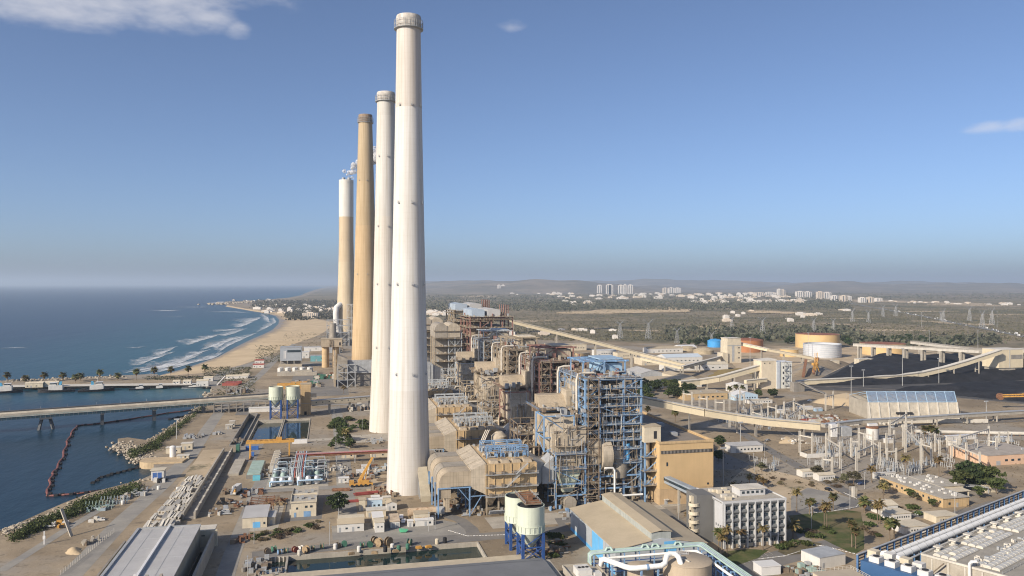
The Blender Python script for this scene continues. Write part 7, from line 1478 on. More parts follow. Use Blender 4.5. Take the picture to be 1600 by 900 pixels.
MB().box(0, 0, 0, 40, 6, 13).build('wall', mat('strong_blue_sheet', (.04, .10, .21), .5, .05, .2), r_)
for i in range(6): q = MB(); q.cbox(4 + i * 5.6, 3.2, 13.0, 3.6, 3.4, 1.9); q.build('air_unit', WHITE, r_); q = MB(); q.tube((4 + i * 5.6, 3.2, 14.9), (4 + i * 5.6, 3.2, 15.1), 1.1, n=14); q.build('fan', DARK, r_)
for i, (x, y) in enumerate(((0, 9), (5, 10.5), (11, 10), (16, 9))): q = MB(); q.cbox(x, y, 0, 3.6, 3.4, 12.8); q.cbox(x, y, 12.8, 3.2, 3.0, 2.0); q.build('cooler', WHITE if i % 2 else CREAM_P, r_)
q = MB(); q.pipe([(1, 11, 13.2), (3, 12, 14), (6, 12.4, 13.6), (8, 13.6, 12.4), (8, 15, 10)], .9, 12); q.build('duct_elbow', PIPEW, r_, smooth=60)
shed('white shed with grey flat roof beside the parking lot', 184.4, 272, 13, 10, 4.2, WHITE, GREYM, doors=((.1, 1, 2.2),), over=.1, rz=R(10))
solo(MB().box(0, 0, 0, 8, 6, 3.2).box(-.2, -.2, 3.2, 8.2, 6.2, 3.5), 'small_building', BRIGHT, 'small white roof at the bottom edge below the parking lot', 'building', *at(1190, 900))
# ---------------------------------------------------------------- roads, kerbs and lawns at right
strip('road', [at(1130, 662), at(1165, 680), at(1200, 702), at(1250, 730), at(1300, 757), at(1340, 778), at(1380, 797), at(1440, 806), at(1500, 803), at(1560, 785)], 7.5, .06, ASPH)
strip('road', [at(1345, 779), at(1330, 790), at(1290, 797), at(1250, 800), at(1232, 805)], 8, .075, ASPH)
sheet('car_park', [at(1236, 800), at(1236, 776), at(1262, 762), at(1310, 772), at(1340, 782), at(1330, 792), at(1290, 800)], .05, ROADT)
sheet('dirt_lot', [at(1120, 770), at(1170, 726), at(1236, 742), at(1330, 770), at(1240, 775), at(1236, 800), at(1150, 790)], .03, PATCH)
strip('road', [at(1100, 905), at(1170, 884), at(1240, 866), at(1300, 850), at(1330, 846)], [10, 13, 13, 10, 8], .05, ASPH)
strip('path', [at(1262, 850), at(1248, 826), at(1240, 808)], 5, .07, ROADT)
sheet('parking_lot', [at(1128, 895), at(1195, 868), at(1235, 876), at(1180, 905)], .055, ASPH)
sheet('lawn', [at(1232, 806), at(1280, 801), at(1320, 797), at(1345, 800), at(1350, 830), at(1350, 858), at(1335, 866), at(1300, 850), at(1262, 830), at(1240, 824)], .09, LAWN)
sheet('lawn', [at(1110, 884), at(1132, 862), at(1170, 858), at(1200, 860), at(1185, 872), at(1140, 888)], .10, LAWN)
sheet('flower_bed', [at(1215, 862), at(1236, 842), at(1262, 845), at(1285, 850), at(1250, 866), at(1228, 868)], .11, mat('bed_soil', (.12, .1, .055), .95, .3, .2))
kb = MB().box(0, 0, 0, 1.0, .3, .16).mesh('kerb_stone', KERB); kw = MB().box(0, 0, 0, 1.0, .3, .16).mesh('kerb_stone_white', mat('white_kerb', (.72, .71, .68), .7))
def kerb(pts):
    r_ = thing('kerb', 'black and white painted kerb line', 'kerb', 0, 0); r_['kind'] = 'structure'; P = [Vector(at(*p)) for p in pts]; k = 0
    del r_['category']; del r_['label']
    for i in range(len(P) - 1):
        d = P[i + 1] - P[i]; L_ = d.length; n = int(L_ / 1.25); an = math.atan2(d.y, d.x)
        for j in range(n): p = P[i] + d * (j / n); o = link('kerb_stone', kw if k % 2 else kb, r_, (p.x, p.y, .06), an); k += 1
kerb([(1255, 850), (1290, 854), (1320, 862), (1338, 866)]); kerb([(1318, 770), (1345, 782), (1338, 792), (1300, 799), (1262, 802)]); kerb([(1368, 785), (1420, 800), (1470, 800)]); kerb([(1186, 874), (1228, 869), (1262, 858)]); kerb([(700, 829), (730, 838), (790, 836)])
for i in range(9):
    p = at(1150 + i * 7.2, 886 - i * 2.4); o = MB().box(0, 0, 0, .12, 5, .004).build('bay_line', mat('road_paint', (.6, .58, .5), .8)); place(o, p[0], p[1], .085); tag(o, kind='structure')
for px, py, rz_, pm, lab in [(1299, 768, 95, CARB, 'black car alone in the car park'), (1341, 758, 10, CARBL, 'dark blue van shaped car at the road side'), (1236, 692, 30, CARW, 'white car beside the long white hut'), (1385, 787, 60, CARW, 'white car at the road junction'), (1432, 806, 20, CARG, 'silver car behind the hedge'), (1470, 645, 8, CARW, 'white car in front of the low concrete wall'), (1196, 690, 20, CARG, 'silver car below the conveyor'), (1262, 627, 0, CARW, 'white truck by the earth heap')]:
    car(lab, *at(px, py), R(rz_), pm)
r_ = thing('sign_pillar', 'square concrete sign pillar at the car park edge', 'pillar', *at(1332, 777)); MB().box(0, 0, 0, 1.6, .8, 5.4).build('slab', CONC_L, r_); MB().box(2.0, 0, 0, 2.8, .8, 4.6).build('slab', CONC, r_)
# ---------------------------------------------------------------- foliage
def leaf_mat(name, dark, lite, tip=None):
    t = NT(name); t.bs.inputs['Roughness'].default_value = .7; t.bs.inputs['Specular IOR Level'].default_value = .2
    geo = t.N('ShaderNodeNewGeometry'); oi = t.N('ShaderNodeObjectInfo')
    f = t.math('ADD', t.math('MULTIPLY', geo.outputs['Random Per Island'], .6), t.math('MULTIPLY', t.noise(.35, 3), .5))
    c = t.mix(t.rng(f, .15, .9), dark, lite)
    if tip: c = t.mix(t.rng(geo.outputs['Random Per Island'], .82, .9, 0, .8), c, tip)
    hs = t.N('ShaderNodeHueSaturation'); t.L(c, hs.inputs['Color']); t.L(t.rng(oi.outputs['Random'], 0, 1, .47, .52), hs.inputs['Hue']); t.L(t.rng(oi.outputs['Random'], 0, 1, .75, 1.25), hs.inputs['Value'])
    t.L(hs.outputs[0], t.bs.inputs['Base Color'])
    tr = t.N('ShaderNodeBsdfTranslucent'); t.L(hs.outputs[0], tr.inputs[0]); mx = t.N('ShaderNodeMixShader'); mx.inputs[0].default_value = .22; t.L(t.bs.outputs[0], mx.inputs[1]); t.L(tr.outputs[0], mx.inputs[2]); t.L(mx.outputs[0], t.nt.nodes['Material Output'].inputs[0]); return t.m
LF_D = leaf_mat('dark_leaves', (.022, .035, .014), (.06, .085, .03)); LF_G = leaf_mat('green_leaves', (.04, .062, .018), (.105, .13, .045)); LF_P = leaf_mat('palm_leaves', (.05, .065, .02), (.15, .15, .055), (.22, .15, .07)); LF_O = leaf_mat('olive_leaves', (.07, .075, .04), (.15, .14, .08)); LF_B = leaf_mat('dry_brush', (.10, .08, .05), (.2, .16, .1)); LF_F = leaf_mat('far_scrub', (.10, .092, .055), (.18, .16, .10)); LF_DATE = leaf_mat('golden_palm_leaves', (.10, .085, .03), (.26, .20, .08), (.3, .2, .1))  # far_scrub tones lightened to put distance haze into the colour
LF_F2 = leaf_mat('far_woods', (.065, .068, .044), (.125, .12, .08))  # lightened leaf tones carry some of the distance haze
BARK = mat('bark', (.17, .13, .09), .9, .3, 1.5)
def quads(C, size, nr, flat=.5):
    """numpy leaf quads at centres C; returns verts, faces"""
    n = len(C); d = nr.normal(size=(n, 3)); d[:, 2] *= flat; d /= np.linalg.norm(d, axis=1)[:, None] + 1e-9
    u = nr.normal(size=(n, 3)); u -= (u * d).sum(1)[:, None] * d; u /= np.linalg.norm(u, axis=1)[:, None] + 1e-9; w = np.cross(d, u)
    s = (size * nr.uniform(.6, 1.3, n))[:, None] if np.isscalar(size) else (size * nr.uniform(.6, 1.3, n))[:, None]
    u = u * s; w = w * s * .7; V = np.stack([C - u - w * .6, C + u * .2 - w, C + u + w * .3, C - u * .3 + w], 1).reshape(-1, 3)
    return V, np.arange(4 * n).reshape(n, 4)
def qmesh(name, V, Fc, m):
    me = bpy.data.meshes.new(name); me.vertices.add(len(V)); me.vertices.foreach_set('co', V.astype(np.float32).ravel()); me.loops.add(Fc.size); me.loops.foreach_set('vertex_index', Fc.astype(np.int32).ravel())
    me.polygons.add(len(Fc)); me.polygons.foreach_set('loop_start', np.arange(0, Fc.size, 4, dtype=np.int32)); me.polygons.foreach_set('loop_total', np.full(len(Fc), 4, dtype=np.int32)); me.update(calc_edges=True); me.materials.append(m); return me
def crown_mesh(name, R_, Hc, zc, clumps, n, size, m, seed, flat=.8):
    nr = np.random.default_rng(seed); K = nr.normal(size=(clumps, 3)); K /= np.linalg.norm(K, axis=1)[:, None]; K *= nr.uniform(.35, .85, clumps)[:, None]
    idx = nr.integers(0, clumps, n); D = nr.normal(size=(n, 3)); D /= np.linalg.norm(D, axis=1)[:, None]; D[:, 2] = np.abs(D[:, 2]) * .8 + D[:, 2] * .2
    P = K[idx] + D * (nr.uniform(.2, .42, n)[:, None]); P[:, 0] *= R_; P[:, 1] *= R_; P[:, 2] = P[:, 2] * Hc / 2 + zc
    V, Fc = quads(P, size, nr, flat); return qmesh(name, V, Fc, m)
def trunk_mesh(h, r, limbs, seed, spread=2.5, top=None):
    g = random.Random(seed); m = MB(); m.tube((0, 0, 0), (.1 * h * .2, 0, h), r, r * .6, 8)
    for i in range(limbs): t = 6.28 * i / limbs + g.uniform(-.3, .3); m.tube((.02 * h, 0, h * .8), (math.cos(t) * spread, math.sin(t) * spread, h + g.uniform(.8, 2.2)), r * .5, r * .2, 6)
    return m.mesh('trunk', BARK)
TREES = {}
def tree_kind(k):
    if k in TREES: return TREES[k]
    if k == 'dark': c, t = crown_mesh('crown', 5.2, 8.2, 5.2, 26, 1500, .55, LF_D, 1), trunk_mesh(3, .35, 5, 1)
    elif k == 'green': c, t = crown_mesh('crown', 4.6, 7, 5.4, 20, 1000, .55, LF_G, 2), trunk_mesh(3.2, .3, 5, 2)
    elif k == 'olive': c, t = crown_mesh('crown', 3.2, 4.4, 3.6, 14, 620, .42, LF_O, 3), trunk_mesh(2, .2, 4, 3, 1.6)
    elif k == 'belt': c, t = crown_mesh('crown', 6, 9, 6, 12, 320, 1.3, LF_D, 4), trunk_mesh(3, .4, 4, 4)
    elif k == 'shrub': c, t = crown_mesh('crown', 2.2, 2.2, .9, 12, 380, .3, LF_G, 5), None
    elif k == 'brush': c, t = crown_mesh('crown', 2.4, 1.6, .6, 12, 300, .3, LF_B, 6), None
    TREES[k] = (c, t); return TREES[k]
def tree(label, cat, b, a, kind, s=1.0, group=None, sz=None, name=None, z=0):
    c, t = tree_kind(kind); r_ = thing(name or ('shrub' if t is None else 'tree'), label, cat, b, a, z, rnd.uniform(0, 6.28), group); o = link('crown', c, r_)
    if t: link('trunk', t, r_)
    r_.scale = (s, s, sz or s); return r_
# palms: a trunk, arching fronds, a beard of dead leaves
def palm_meshes(kind):
    if ('palm', kind) in LB: return LB[('palm', kind)]
    g = random.Random(len(kind)); m = MB(); nf = {'fan': 50, 'date': 44}[kind]; Lf = {'fan': 2.1, 'date': 3.2}[kind]
    for i in range(nf):
        t = g.uniform(0, 6.28); e = g.uniform(-.6, 1.2) if kind == 'fan' else g.uniform(-.15, 1.2); L_ = Lf * g.uniform(.8, 1.1); prev = Vector((0, 0, 0)); dirv = Vector((math.cos(t) * math.cos(e), math.sin(t) * math.cos(e), math.sin(e))); side = Vector((-math.sin(t), math.cos(t), 0)); w0 = .12
        for k in range(4):
            f = (k + 1) / 4; nxt = prev + dirv * (L_ / 4); dirv = (dirv + Vector((0, 0, -.34 if kind == 'date' else -.25))).normalized(); w1 = (.7 if kind == 'fan' else .5) * (math.sin(math.pi * min(1, f * .8 + .12))) * (1 if k < 3 else .35); dr = Vector((0, 0, -.12))
            m.add([tuple(prev + side * w0 + dr), tuple(prev), tuple(nxt), tuple(nxt + side * w1 + dr)], [(0, 1, 2, 3)]); m.add([tuple(prev), tuple(prev - side * w0 + dr), tuple(nxt - side * w1 + dr), tuple(nxt)], [(0, 1, 2, 3)]); prev, w0 = nxt, w1
    crown = m.mesh('crown', LF_P if kind == 'fan' else LF_DATE)
    b_ = MB(); b_.lathe([(.25, -2.0), (.55, -1.5), (.65, -.5), (.3, 0)], 9); beard = b_.mesh('dead_fronds', mat('dead_fronds', (.2, .13, .07), .95, .3, 2))
    tr = MB(); tr.lathe([(.34, 0), (.24, .1), (.2, .6), (.18, 1)], 8, cap=(True, False)); trunk = tr.mesh('trunk', BARK)
    LB[('palm', kind)] = (crown, beard, trunk); return LB[('palm', kind)]
def palm(label, px, py, top, kind='fan', s=1.0, group='palm trees', z=0):
    b_, a_ = at(px, py, z); h = max(3, z_at(b_, a_, top) - 1.0 - z); c, bd, t = palm_meshes(kind); r_ = thing('palm_tree', label, 'palm', b_, a_, z, rnd.uniform(0, 6.28), group)
    o = link('trunk', t, r_); o.scale = (1, 1, h); o = link('crown', c, r_, (0, 0, h)); o.scale = (s,) * 3; o = link('dead_fronds', bd, r_, (0, 0, h)); o.scale = (s,) * 3
    return r_
for px, py, ty, kd, s, lab in [(1245, 800, 766, 'date', 1.0, 'palm left of the car park by the office corner'), (1265, 804, 781, 'fan', 1.2, 'bushy pair palm at the lawn edge, left'), (1269, 805, 780, 'fan', 1.1, 'bushy pair palm at the lawn edge, right'), (1288, 826, 790, 'date', 1.1, 'golden palm cluster on the lawn, left stem'), (1292, 827, 786, 'date', 1.1, 'golden palm cluster on the lawn, right stem'), (1302, 797, 772, 'fan', 1.3, 'single round palm at the car park edge'), (1351, 801, 780, 'fan', 1.7, 'dark full palm right of the lawn'), (1371, 818, 786, 'date', 1.1, 'tall palm trio by the bungalow, left'), (1375, 819, 784, 'date', 1.1, 'tall palm trio by the bungalow, right'), (1331, 855, 815, 'fan', 1.2, 'slender leaning palm at the lower lawn'), (1337, 857, 826, 'fan', 1.1, 'second slender palm at the lower lawn'), (1239, 842, 817, 'date', 1.3, 'full palm touching the right end of the office'), (1380, 785, 757, 'date', 1.0, 'palm at the road junction'), (1390, 845, 815, 'fan', 1.4, 'palm by the blue louvre screen, left'), (1397, 842, 813, 'fan', 1.4, 'palm by the blue louvre screen, right'),
                               (1123, 862, 828, 'fan', 1.3, 'leftmost palm in front of the office'), (1128, 872, 836, 'date', .9, 'second palm in front of the office'), (1136, 870, 824, 'date', .9, 'third palm in front of the office'), (1157, 856, 826, 'date', .9, 'fourth palm in front of the office'), (1192, 860, 822, 'date', .9, 'fifth palm in front of the office, before the middle windows'), (1077, 826, 800, 'date', 1.0, 'palm between warehouse and office'), (1415, 746, 713, 'date', 1.2, 'tall palm at the switchyard edge'), (1362, 754, 730, 'date', 1.1, 'palm behind the road bend'), (1467, 746, 716, 'date', 1.2, 'tall palm left of the big tree clump'), (1445, 692, 668, 'fan', 1.7, 'dark palm group in the switchyard, left'), (1455, 692, 667, 'fan', 1.7, 'dark palm group in the switchyard, middle'), (1462, 690, 670, 'fan', 1.5, 'dark palm group in the switchyard, right'), (1171, 760, 742, 'date', .9, 'palm beside the turbine hall, left'), (1184, 760, 744, 'date', .9, 'palm beside the turbine hall, middle'), (1193, 763, 748, 'date', .9, 'palm beside the turbine hall, right'), (1145, 768, 755, 'date', .9, 'low palm at the turbine hall corner'),
                               (540, 690, 672, 'date', 1.2, 'palm in the garden left of the second chimney'), (1012, 652, 636, 'fan', 1.5, 'dark palm behind the turbine hall roof'), (1055, 660, 642, 'fan', 1.7, 'dark palm below the cream conveyor'), (537, 615, 604, 'date', 1.2, 'small palm beyond the left conveyor'), (1140, 620, 605, 'fan', 1.6, 'palm in front of the climbing conveyor'), (1150, 618, 602, 'fan', 1.5, 'second palm in front of the climbing conveyor'), (1160, 616, 603, 'fan', 1.5, 'third palm in front of the climbing conveyor')]: palm(lab, px, py, ty, kd, s)
for i, (px, ty, py) in enumerate([(11, 584, 596), (40, 589, 596), (69, 584, 597), (98, 584, 594), (118, 587, 598), (126, 585, 595), (156, 580, 594), (184, 585, 594), (213, 579, 594), (241, 576, 593), (267, 575, 592), (294, 574, 590), (320, 572, 588)]): palm(['leftmost harbour mole palm beside the left tug', 'second palm on the harbour mole from the left', 'palm behind the left tug mast on the mole', 'third palm cluster on the harbour mole', 'full low palm on the mole behind the middle tug', 'palm right of the full one on the mole', 'palm behind the right tug', 'first palm right of the right tug', 'second palm right of the right tug', 'third palm right of the right tug', 'palm where the beach meets the mole', 'palm at the near end of the beach', 'last palm towards the beach road'][i], px, py, ty, 'fan', 2.3)
tree('round dark evergreen tree beside the central road', 'tree', *at(529, 803), 'dark', 1.08)
for px, py, k, s, lab in [(1500, 768, 'green', 1.25, 'left tree of the big clump behind the low office'), (1527, 765, 'dark', 1.35, 'tall middle tree of the big clump'), (1545, 768, 'green', 1.5, 'right tree of the big clump'), (1514, 758, 'dark', 1.5, 'rear tree of the big clump'), (1557, 772, 'green', 1.0, 'low tree at the right of the big clump'), (1530, 778, 'green', .7, 'small bushy tree in front of the big clump'), (1381, 773, 'olive', 1.3, 'small tree at the left end of the low office'), (1421, 778, 'green', .55, 'round tree beside the wall of the low office'), (1432, 783, 'olive', .7, 'thin tree beside the wall of the low office'), (1456, 793, 'green', .5, 'small round tree at the low office front'), (1277, 745, 'olive', 1.1, 'olive tree between the two bungalows'), (1319, 757, 'olive', 1.0, 'olive tree by the road bend, left'), (1334, 757, 'olive', 1.25, 'olive tree by the road bend, right'), (1186, 623, 'green', 1.0, 'round tree below the silver tower, left'), (1208, 622, 'dark', 1.0, 'round tree below the silver tower, right'), (1190, 738, 'olive', 1.0, 'brown tree row behind the dirt lot')]: tree(lab, 'tree', *at(px, py), k, s, 'single trees in the plant')
g = random.Random(14)
for i in range(20): tree('dark tree in the grove behind the turbine hall', 'tree', *at(g.uniform(996, 1078), g.uniform(606, 632)), 'dark' if i % 3 else 'green', g.uniform(.95, 1.5), 'grove behind the turbine hall')
for i in range(9): tree('dark tree in the shade below the cream conveyor', 'tree', *at(g.uniform(1070, 1130), g.uniform(690, 722)), 'dark', g.uniform(.7, 1.1), 'trees below the cream conveyor')
for i in range(26): tree('garden shrub left of the second chimney', 'shrub', *at(g.uniform(516, 572), g.uniform(655, 676)), 'shrub', g.uniform(1.2, 2.3), 'garden shrubs')
for i in range(9): tree('bushy garden tree beside the central road', 'tree', *at(g.uniform(518, 548), g.uniform(682, 702)), 'green', g.uniform(.5, .85), 'garden trees')
for i in range(26):
    t = g.random(); px, py = 392 + t * 105 + g.uniform(-4, 4), 843 - t * 20 + g.uniform(-7, 7); tree('dry low shrub in the bed before the cream workshop' if i % 3 else 'green low shrub in the bed before the cream workshop', 'shrub', *at(px, py), 'brush' if i % 3 else 'shrub', g.uniform(.6, 1.15), 'shrub bed')
for i in range(30): tree('green shrub in the beds beside office and lawn', 'shrub', *at(*g.choice([(g.uniform(1218, 1262), g.uniform(850, 864)), (g.uniform(1245, 1300), g.uniform(826, 842)), (g.uniform(1350, 1392), g.uniform(806, 840)), (g.uniform(1402, 1445), g.uniform(788, 806))])), 'shrub' if i % 4 else 'brush', g.uniform(.8, 1.4), 'garden shrubs round the lawn')
for i in range(14): tree('brown shrub round the bungalows', 'shrub', *at(*g.choice([(g.uniform(1244, 1330), g.uniform(748, 762)), (g.uniform(1180, 1236), g.uniform(748, 760))])), 'brush', g.uniform(.7, 1.2), 'shrubs round the bungalows')
for i in range(10): tree('shrub beside the foreground silos', 'shrub', *at(g.uniform(856, 884), g.uniform(838, 872)), 'shrub', g.uniform(.7, 1.3), 'shrubs beside the silos')
for i in range(60): tree('tree of the belt behind the tank farm', 'tree', *at(g.uniform(1060, 1500), g.uniform(533, 541) + 0), 'belt', g.uniform(.8, 1.4), 'tree belt behind the tanks')
# uncountable scrub and far woods
def scatter(name, label, polys, n, k, size, hgt, m, seed, kind='stuff', cat='scrub', spread=1.0, z=0.0):
    nr = np.random.default_rng(seed); C = []
    for poly, share in polys:
        (x0, x1, y0, y1) = poly; q = int(n * share); px = nr.uniform(x0, x1, q); u = nr.random(q); py = y0 + (y1 - y0) * u
        Y = CAM_H * FPX / (py - HY); X = (px - CX) / FPX * Y; b_ = ct * X + st * Y; a_ = -st * X + ct * Y; s_ = nr.uniform(.5, 1.5, q) * np.minimum(1.6, .6 + Y / 3500.)
        for j in range(k):
            C.append(np.stack([b_ + nr.normal(size=q) * spread * s_, a_ + nr.normal(size=q) * spread * s_, z + .2 + nr.random(q) * hgt * s_], 1))
    C = np.concatenate(C); V, Fc = quads(C, size, nr, 1.0); o = link(name, qmesh(name, V, Fc, m)); place(o, 0, 0); return tag(o, label, cat, kind=kind)
scatter('scrub', 'olive scrub covering the plain beyond the plant', [((665, 1620, 484, 533), .75), ((1240, 1640, 470, 500), .25)], 11000, 5, 1.5, 2.2, LF_F, 1, spread=1.8)
scatter('woodland', 'dark woods between the fields and the town', [((660, 900, 462, 486), .22), ((860, 1330, 470, 485), .40), ((900, 1640, 457, 468), .22), ((1040, 1340, 512, 533), .10), ((1330, 1560, 528, 541), .06)], 5200, 7, 3.6, 8, LF_F2, 2, cat='woods', spread=4.2)
scatter('woodland', 'dark woods of the seaside village behind the beach', [((395, 545, 470, 482), .6), ((445, 545, 481, 500), .4)], 1500, 7, 3.0, 6, LF_F2, 3, cat='woods', spread=4.0)
scatter('dune_scrub', 'low dune scrub along the beach road', [((318, 392, 574, 588), .28), ((225, 330, 588, 594), .16), ((440, 515, 520, 545), .1), ((400, 470, 540, 566), .3), ((340, 400, 590, 618), .16)], 1300, 5, .7, .9, LF_O, 4, spread=1.1)
scatter('yard_weeds', 'dry weeds scattered over the sandy plant yards', [((1120, 1600, 620, 760), .6), ((380, 600, 590, 740), .2), ((1100, 1400, 700, 800), .2)], 1600, 4, .3, .5, LF_B, 6, spread=.5)
def shore_scrub():
    nr = np.random.default_rng(9); C = []
    for (x0, y0, x1, y1, w, n) in [(40, 826, 150, 782, 9, 260), (120, 790, 218, 760, 10, 420), (205, 708, 250, 690, 8, 160), (240, 690, 270, 672, 6, 110), (262, 676, 318, 634, 4, 120), (20, 838, 70, 816, 6, 90)]:
        t = nr.random(n); px = x0 + (x1 - x0) * t + nr.normal(size=n) * w * .5; py = y0 + (y1 - y0) * t + nr.normal(size=n) * w * .35 + 5; Y = CAM_H * FPX / (py - HY); X = (px - CX) / FPX * Y; b_ = ct * X + st * Y; a_ = -st * X + ct * Y
        for j in range(14): C.append(np.stack([b_ + nr.normal(size=n) * 1.0, a_ + nr.normal(size=n) * 1.0, .1 + nr.random(n) ** 1.5 * 2.8], 1))
    V, Fc = quads(np.concatenate(C), .45, nr, 1.0); o = link('shore_scrub', qmesh('shore_scrub', V, Fc, LF_G)); place(o, 0, 0); tag(o, 'dense green scrub on the harbour bank at left', 'scrub', kind='stuff')
shore_scrub()
# ---------------------------------------------------------------- town, villages, pylons, motorway
APT = mat('apartment_white', (.62, .58, .52), .8, .08, .02); APT2 = mat('apartment_cream', (.58, .50, .40), .8, .08, .02)
def block(label, px, py, wpx, top, group, m=None, d=18, name='apartment_tower', cat='apartment tower', wins=True):
    b_, a_ = at(px, py); Y = to_w(b_, a_)[1]; w = wpx * Y / FPX; h = z_at(b_, a_, top); r_ = thing(name, label, cat, b_, a_, 0, -TH, group); MB().box(0, 0, 0, w, d, h).build('wall', m or APT, r_); MB().box(w * .3, d * .2, h, w * .7, d * .8, h + h * .07 + 1).build('roof_hut', m or APT, r_)
    if wins:
        n = max(2, int(wpx / 3)); 
        for i in range(n): x = w * (i + .5) / n; MB().box(x - w / n * .18, -.4, h * .06, x + w / n * .18, .1, h * .95).build('window_column', mat('far_glass', (.12, .13, .14), .5), r_)
    return r_
TW = [(764, 457, 5), (770, 457, 6), (777, 458, 5), (783, 457.5, 6), (788, 457, 5), (933, 459, 7.5), (947, 460, 8), (951, 460, 7), (966, 460, 8), (974, 460, 5), (981, 459.5, 8)]
ORD = 'first second third fourth fifth sixth seventh eighth ninth tenth eleventh twelfth thirteenth fourteenth fifteenth sixteenth seventeenth eighteenth'.split()
for i, (px, py, w) in enumerate(TW): block(ORD[i if px < 800 else i - 5] + ' white apartment tower from the left in the ' + ('left far group' if px < 800 else 'middle far group'), px, py, w, 445.5 if px < 800 else 445 + (i % 3) * .4, 'far apartment towers')
for i, (px, py, w, t) in enumerate([(1036, 458, 7, 450), (1045, 458.5, 8, 449.5), (1055, 458, 9, 450), (1182, 462, 12, 457), (1198, 462, 10, 456.5), (1216, 463, 5, 452), (1222, 463, 5, 453), (1245, 465, 12, 455.5), (1258, 465, 10, 456), (1278, 467, 9, 456), (1288, 467, 11, 457), (1301, 470, 9, 462), (1316, 472, 8, 462), (1325, 472, 6, 463), (1345, 473, 9, 465), (1358, 473, 8, 464.5), (1370, 471.5, 4, 466), (1375, 471, 4, 466)]): block(ORD[i] + ' pale apartment block from the left in the far town row', px, py, w, t, 'far apartment blocks', APT if i % 3 else APT2, d=40)
g = random.Random(5); hm = [MB().box(-w / 2, -d / 2, 0, w / 2, d / 2, h).box(-w * .3, -d * .3, h, w * .2, d * .3, h + 2).mesh('house', APT if i % 3 else APT2) for i, (w, d, h) in enumerate([(22, 18, 7), (30, 16, 8), (16, 16, 9), (38, 20, 7), (26, 14, 5), (18, 14, 11)])]
def houses(n, x0, x1, y0, y1, lab, grp, s=1.0, skew=0):
    for _ in range(n):
        px = g.uniform(x0, x1); py = g.uniform(y0, y1) + skew * (px - (x0 + x1) / 2); o = link('house', g.choice(hm)); place(o, *at(px, py), 0, -TH + R(g.uniform(-10, 10))); q = s * g.uniform(.7, 1.3); o.scale = (q, q, q * g.uniform(.8, 1.2)); tag(o, lab, 'house', grp)
houses(90, 995, 1230, 459, 467, 'white house of the far town on the plain', 'far white houses', 1.5); houses(34, 1080, 1262, 470, 474, 'white house in the near rows of the far town', 'far white houses', 1.5); houses(20, 800, 900, 458, 461, 'white house between the two tower groups', 'far white houses', 1.5); houses(16, 868, 1000, 462, 468, 'pale house in the woods before the towers', 'houses in the woods', 1.6); houses(10, 880, 930, 472, 478, 'pale large building in the middle woods', 'houses in the woods', 1.3)
houses(26, 670, 712, 488, 493.5, 'white house left of the tall boiler houses', 'white houses behind the units', 1.0); houses(40, 398, 530, 477, 490, 'white villa of the seaside village behind the beach', 'seaside villas', .9); houses(8, 405, 440, 485, 488, 'beach front villa of the seaside village', 'seaside villas', .8); houses(24, 1385, 1600, 472.5, 475.5, 'tiny white hut in the line along the far field', 'huts along the far field', .8, .02); houses(24, 1290, 1600, 447, 456, 'pale speck of a farm on the far plain', 'far farms', 2.0); houses(24, 690, 1000, 446, 452, 'pale house below the far hill', 'houses below the hill', 2.2); houses(14, 1130, 1330, 484, 505, 'pale farm shed among the scrub', 'sheds in the scrub', .9); houses(12, 745, 1000, 512, 530, 'pale shed in the scrub right behind the units', 'sheds in the scrub', .7); houses(10, 360, 430, 468.5, 472, 'sandy ruin on the headland', 'ruins on the headland', .8)
block('grey hotel block at the edge of the seaside village', 472, 497.5, 24, 489, None, APT2, 20, 'hotel', 'hotel')
# lattice pylons
def pylon_mesh():
    body = MB(); h = 30; w0, w1 = 4.2, 1.0
    for sx in (-1, 1):
        for sy in (-1, 1): body.bar((sx * w0, sy * w0, 0), (sx * w1, sy * w1, h), .5)
    for k in range(7):
        f0, f1 = k / 7, (k + 1) / 7; a0, a1 = w0 + (w1 - w0) * f0, w0 + (w1 - w0) * f1
        for s_ in (-1, 1): body.bar((-a0, s_ * a0, h * f0), (a1, s_ * a1, h * f1), .3); body.bar((a0, s_ * a0, h * f0), (-a1, s_ * a1, h * f1), .3); body.bar((s_ * a0, -a0, h * f0), (s_ * a1, a1, h * f1), .3)
    arm = MB()
    for s_ in (-1, 1): arm.bar((0, 0, h - 2), (s_ * 11, 0, h + 7), .6); arm.bar((0, 0, h), (s_ * 11, 0, h + 7), .4); arm.bar((s_ * 5, 0, h + 2), (s_ * 12, 0, h + 2.4), .4); arm.bar((s_ * 11, 0, h + 7), (s_ * 14, 0, h + 5), .35)
    arm.bar((-10, 0, h + 6), (10, 0, h + 6), .35); return body.mesh('lattice_body', GAL), arm.mesh('cross_arm', GAL)
PB, PA = pylon_mesh()
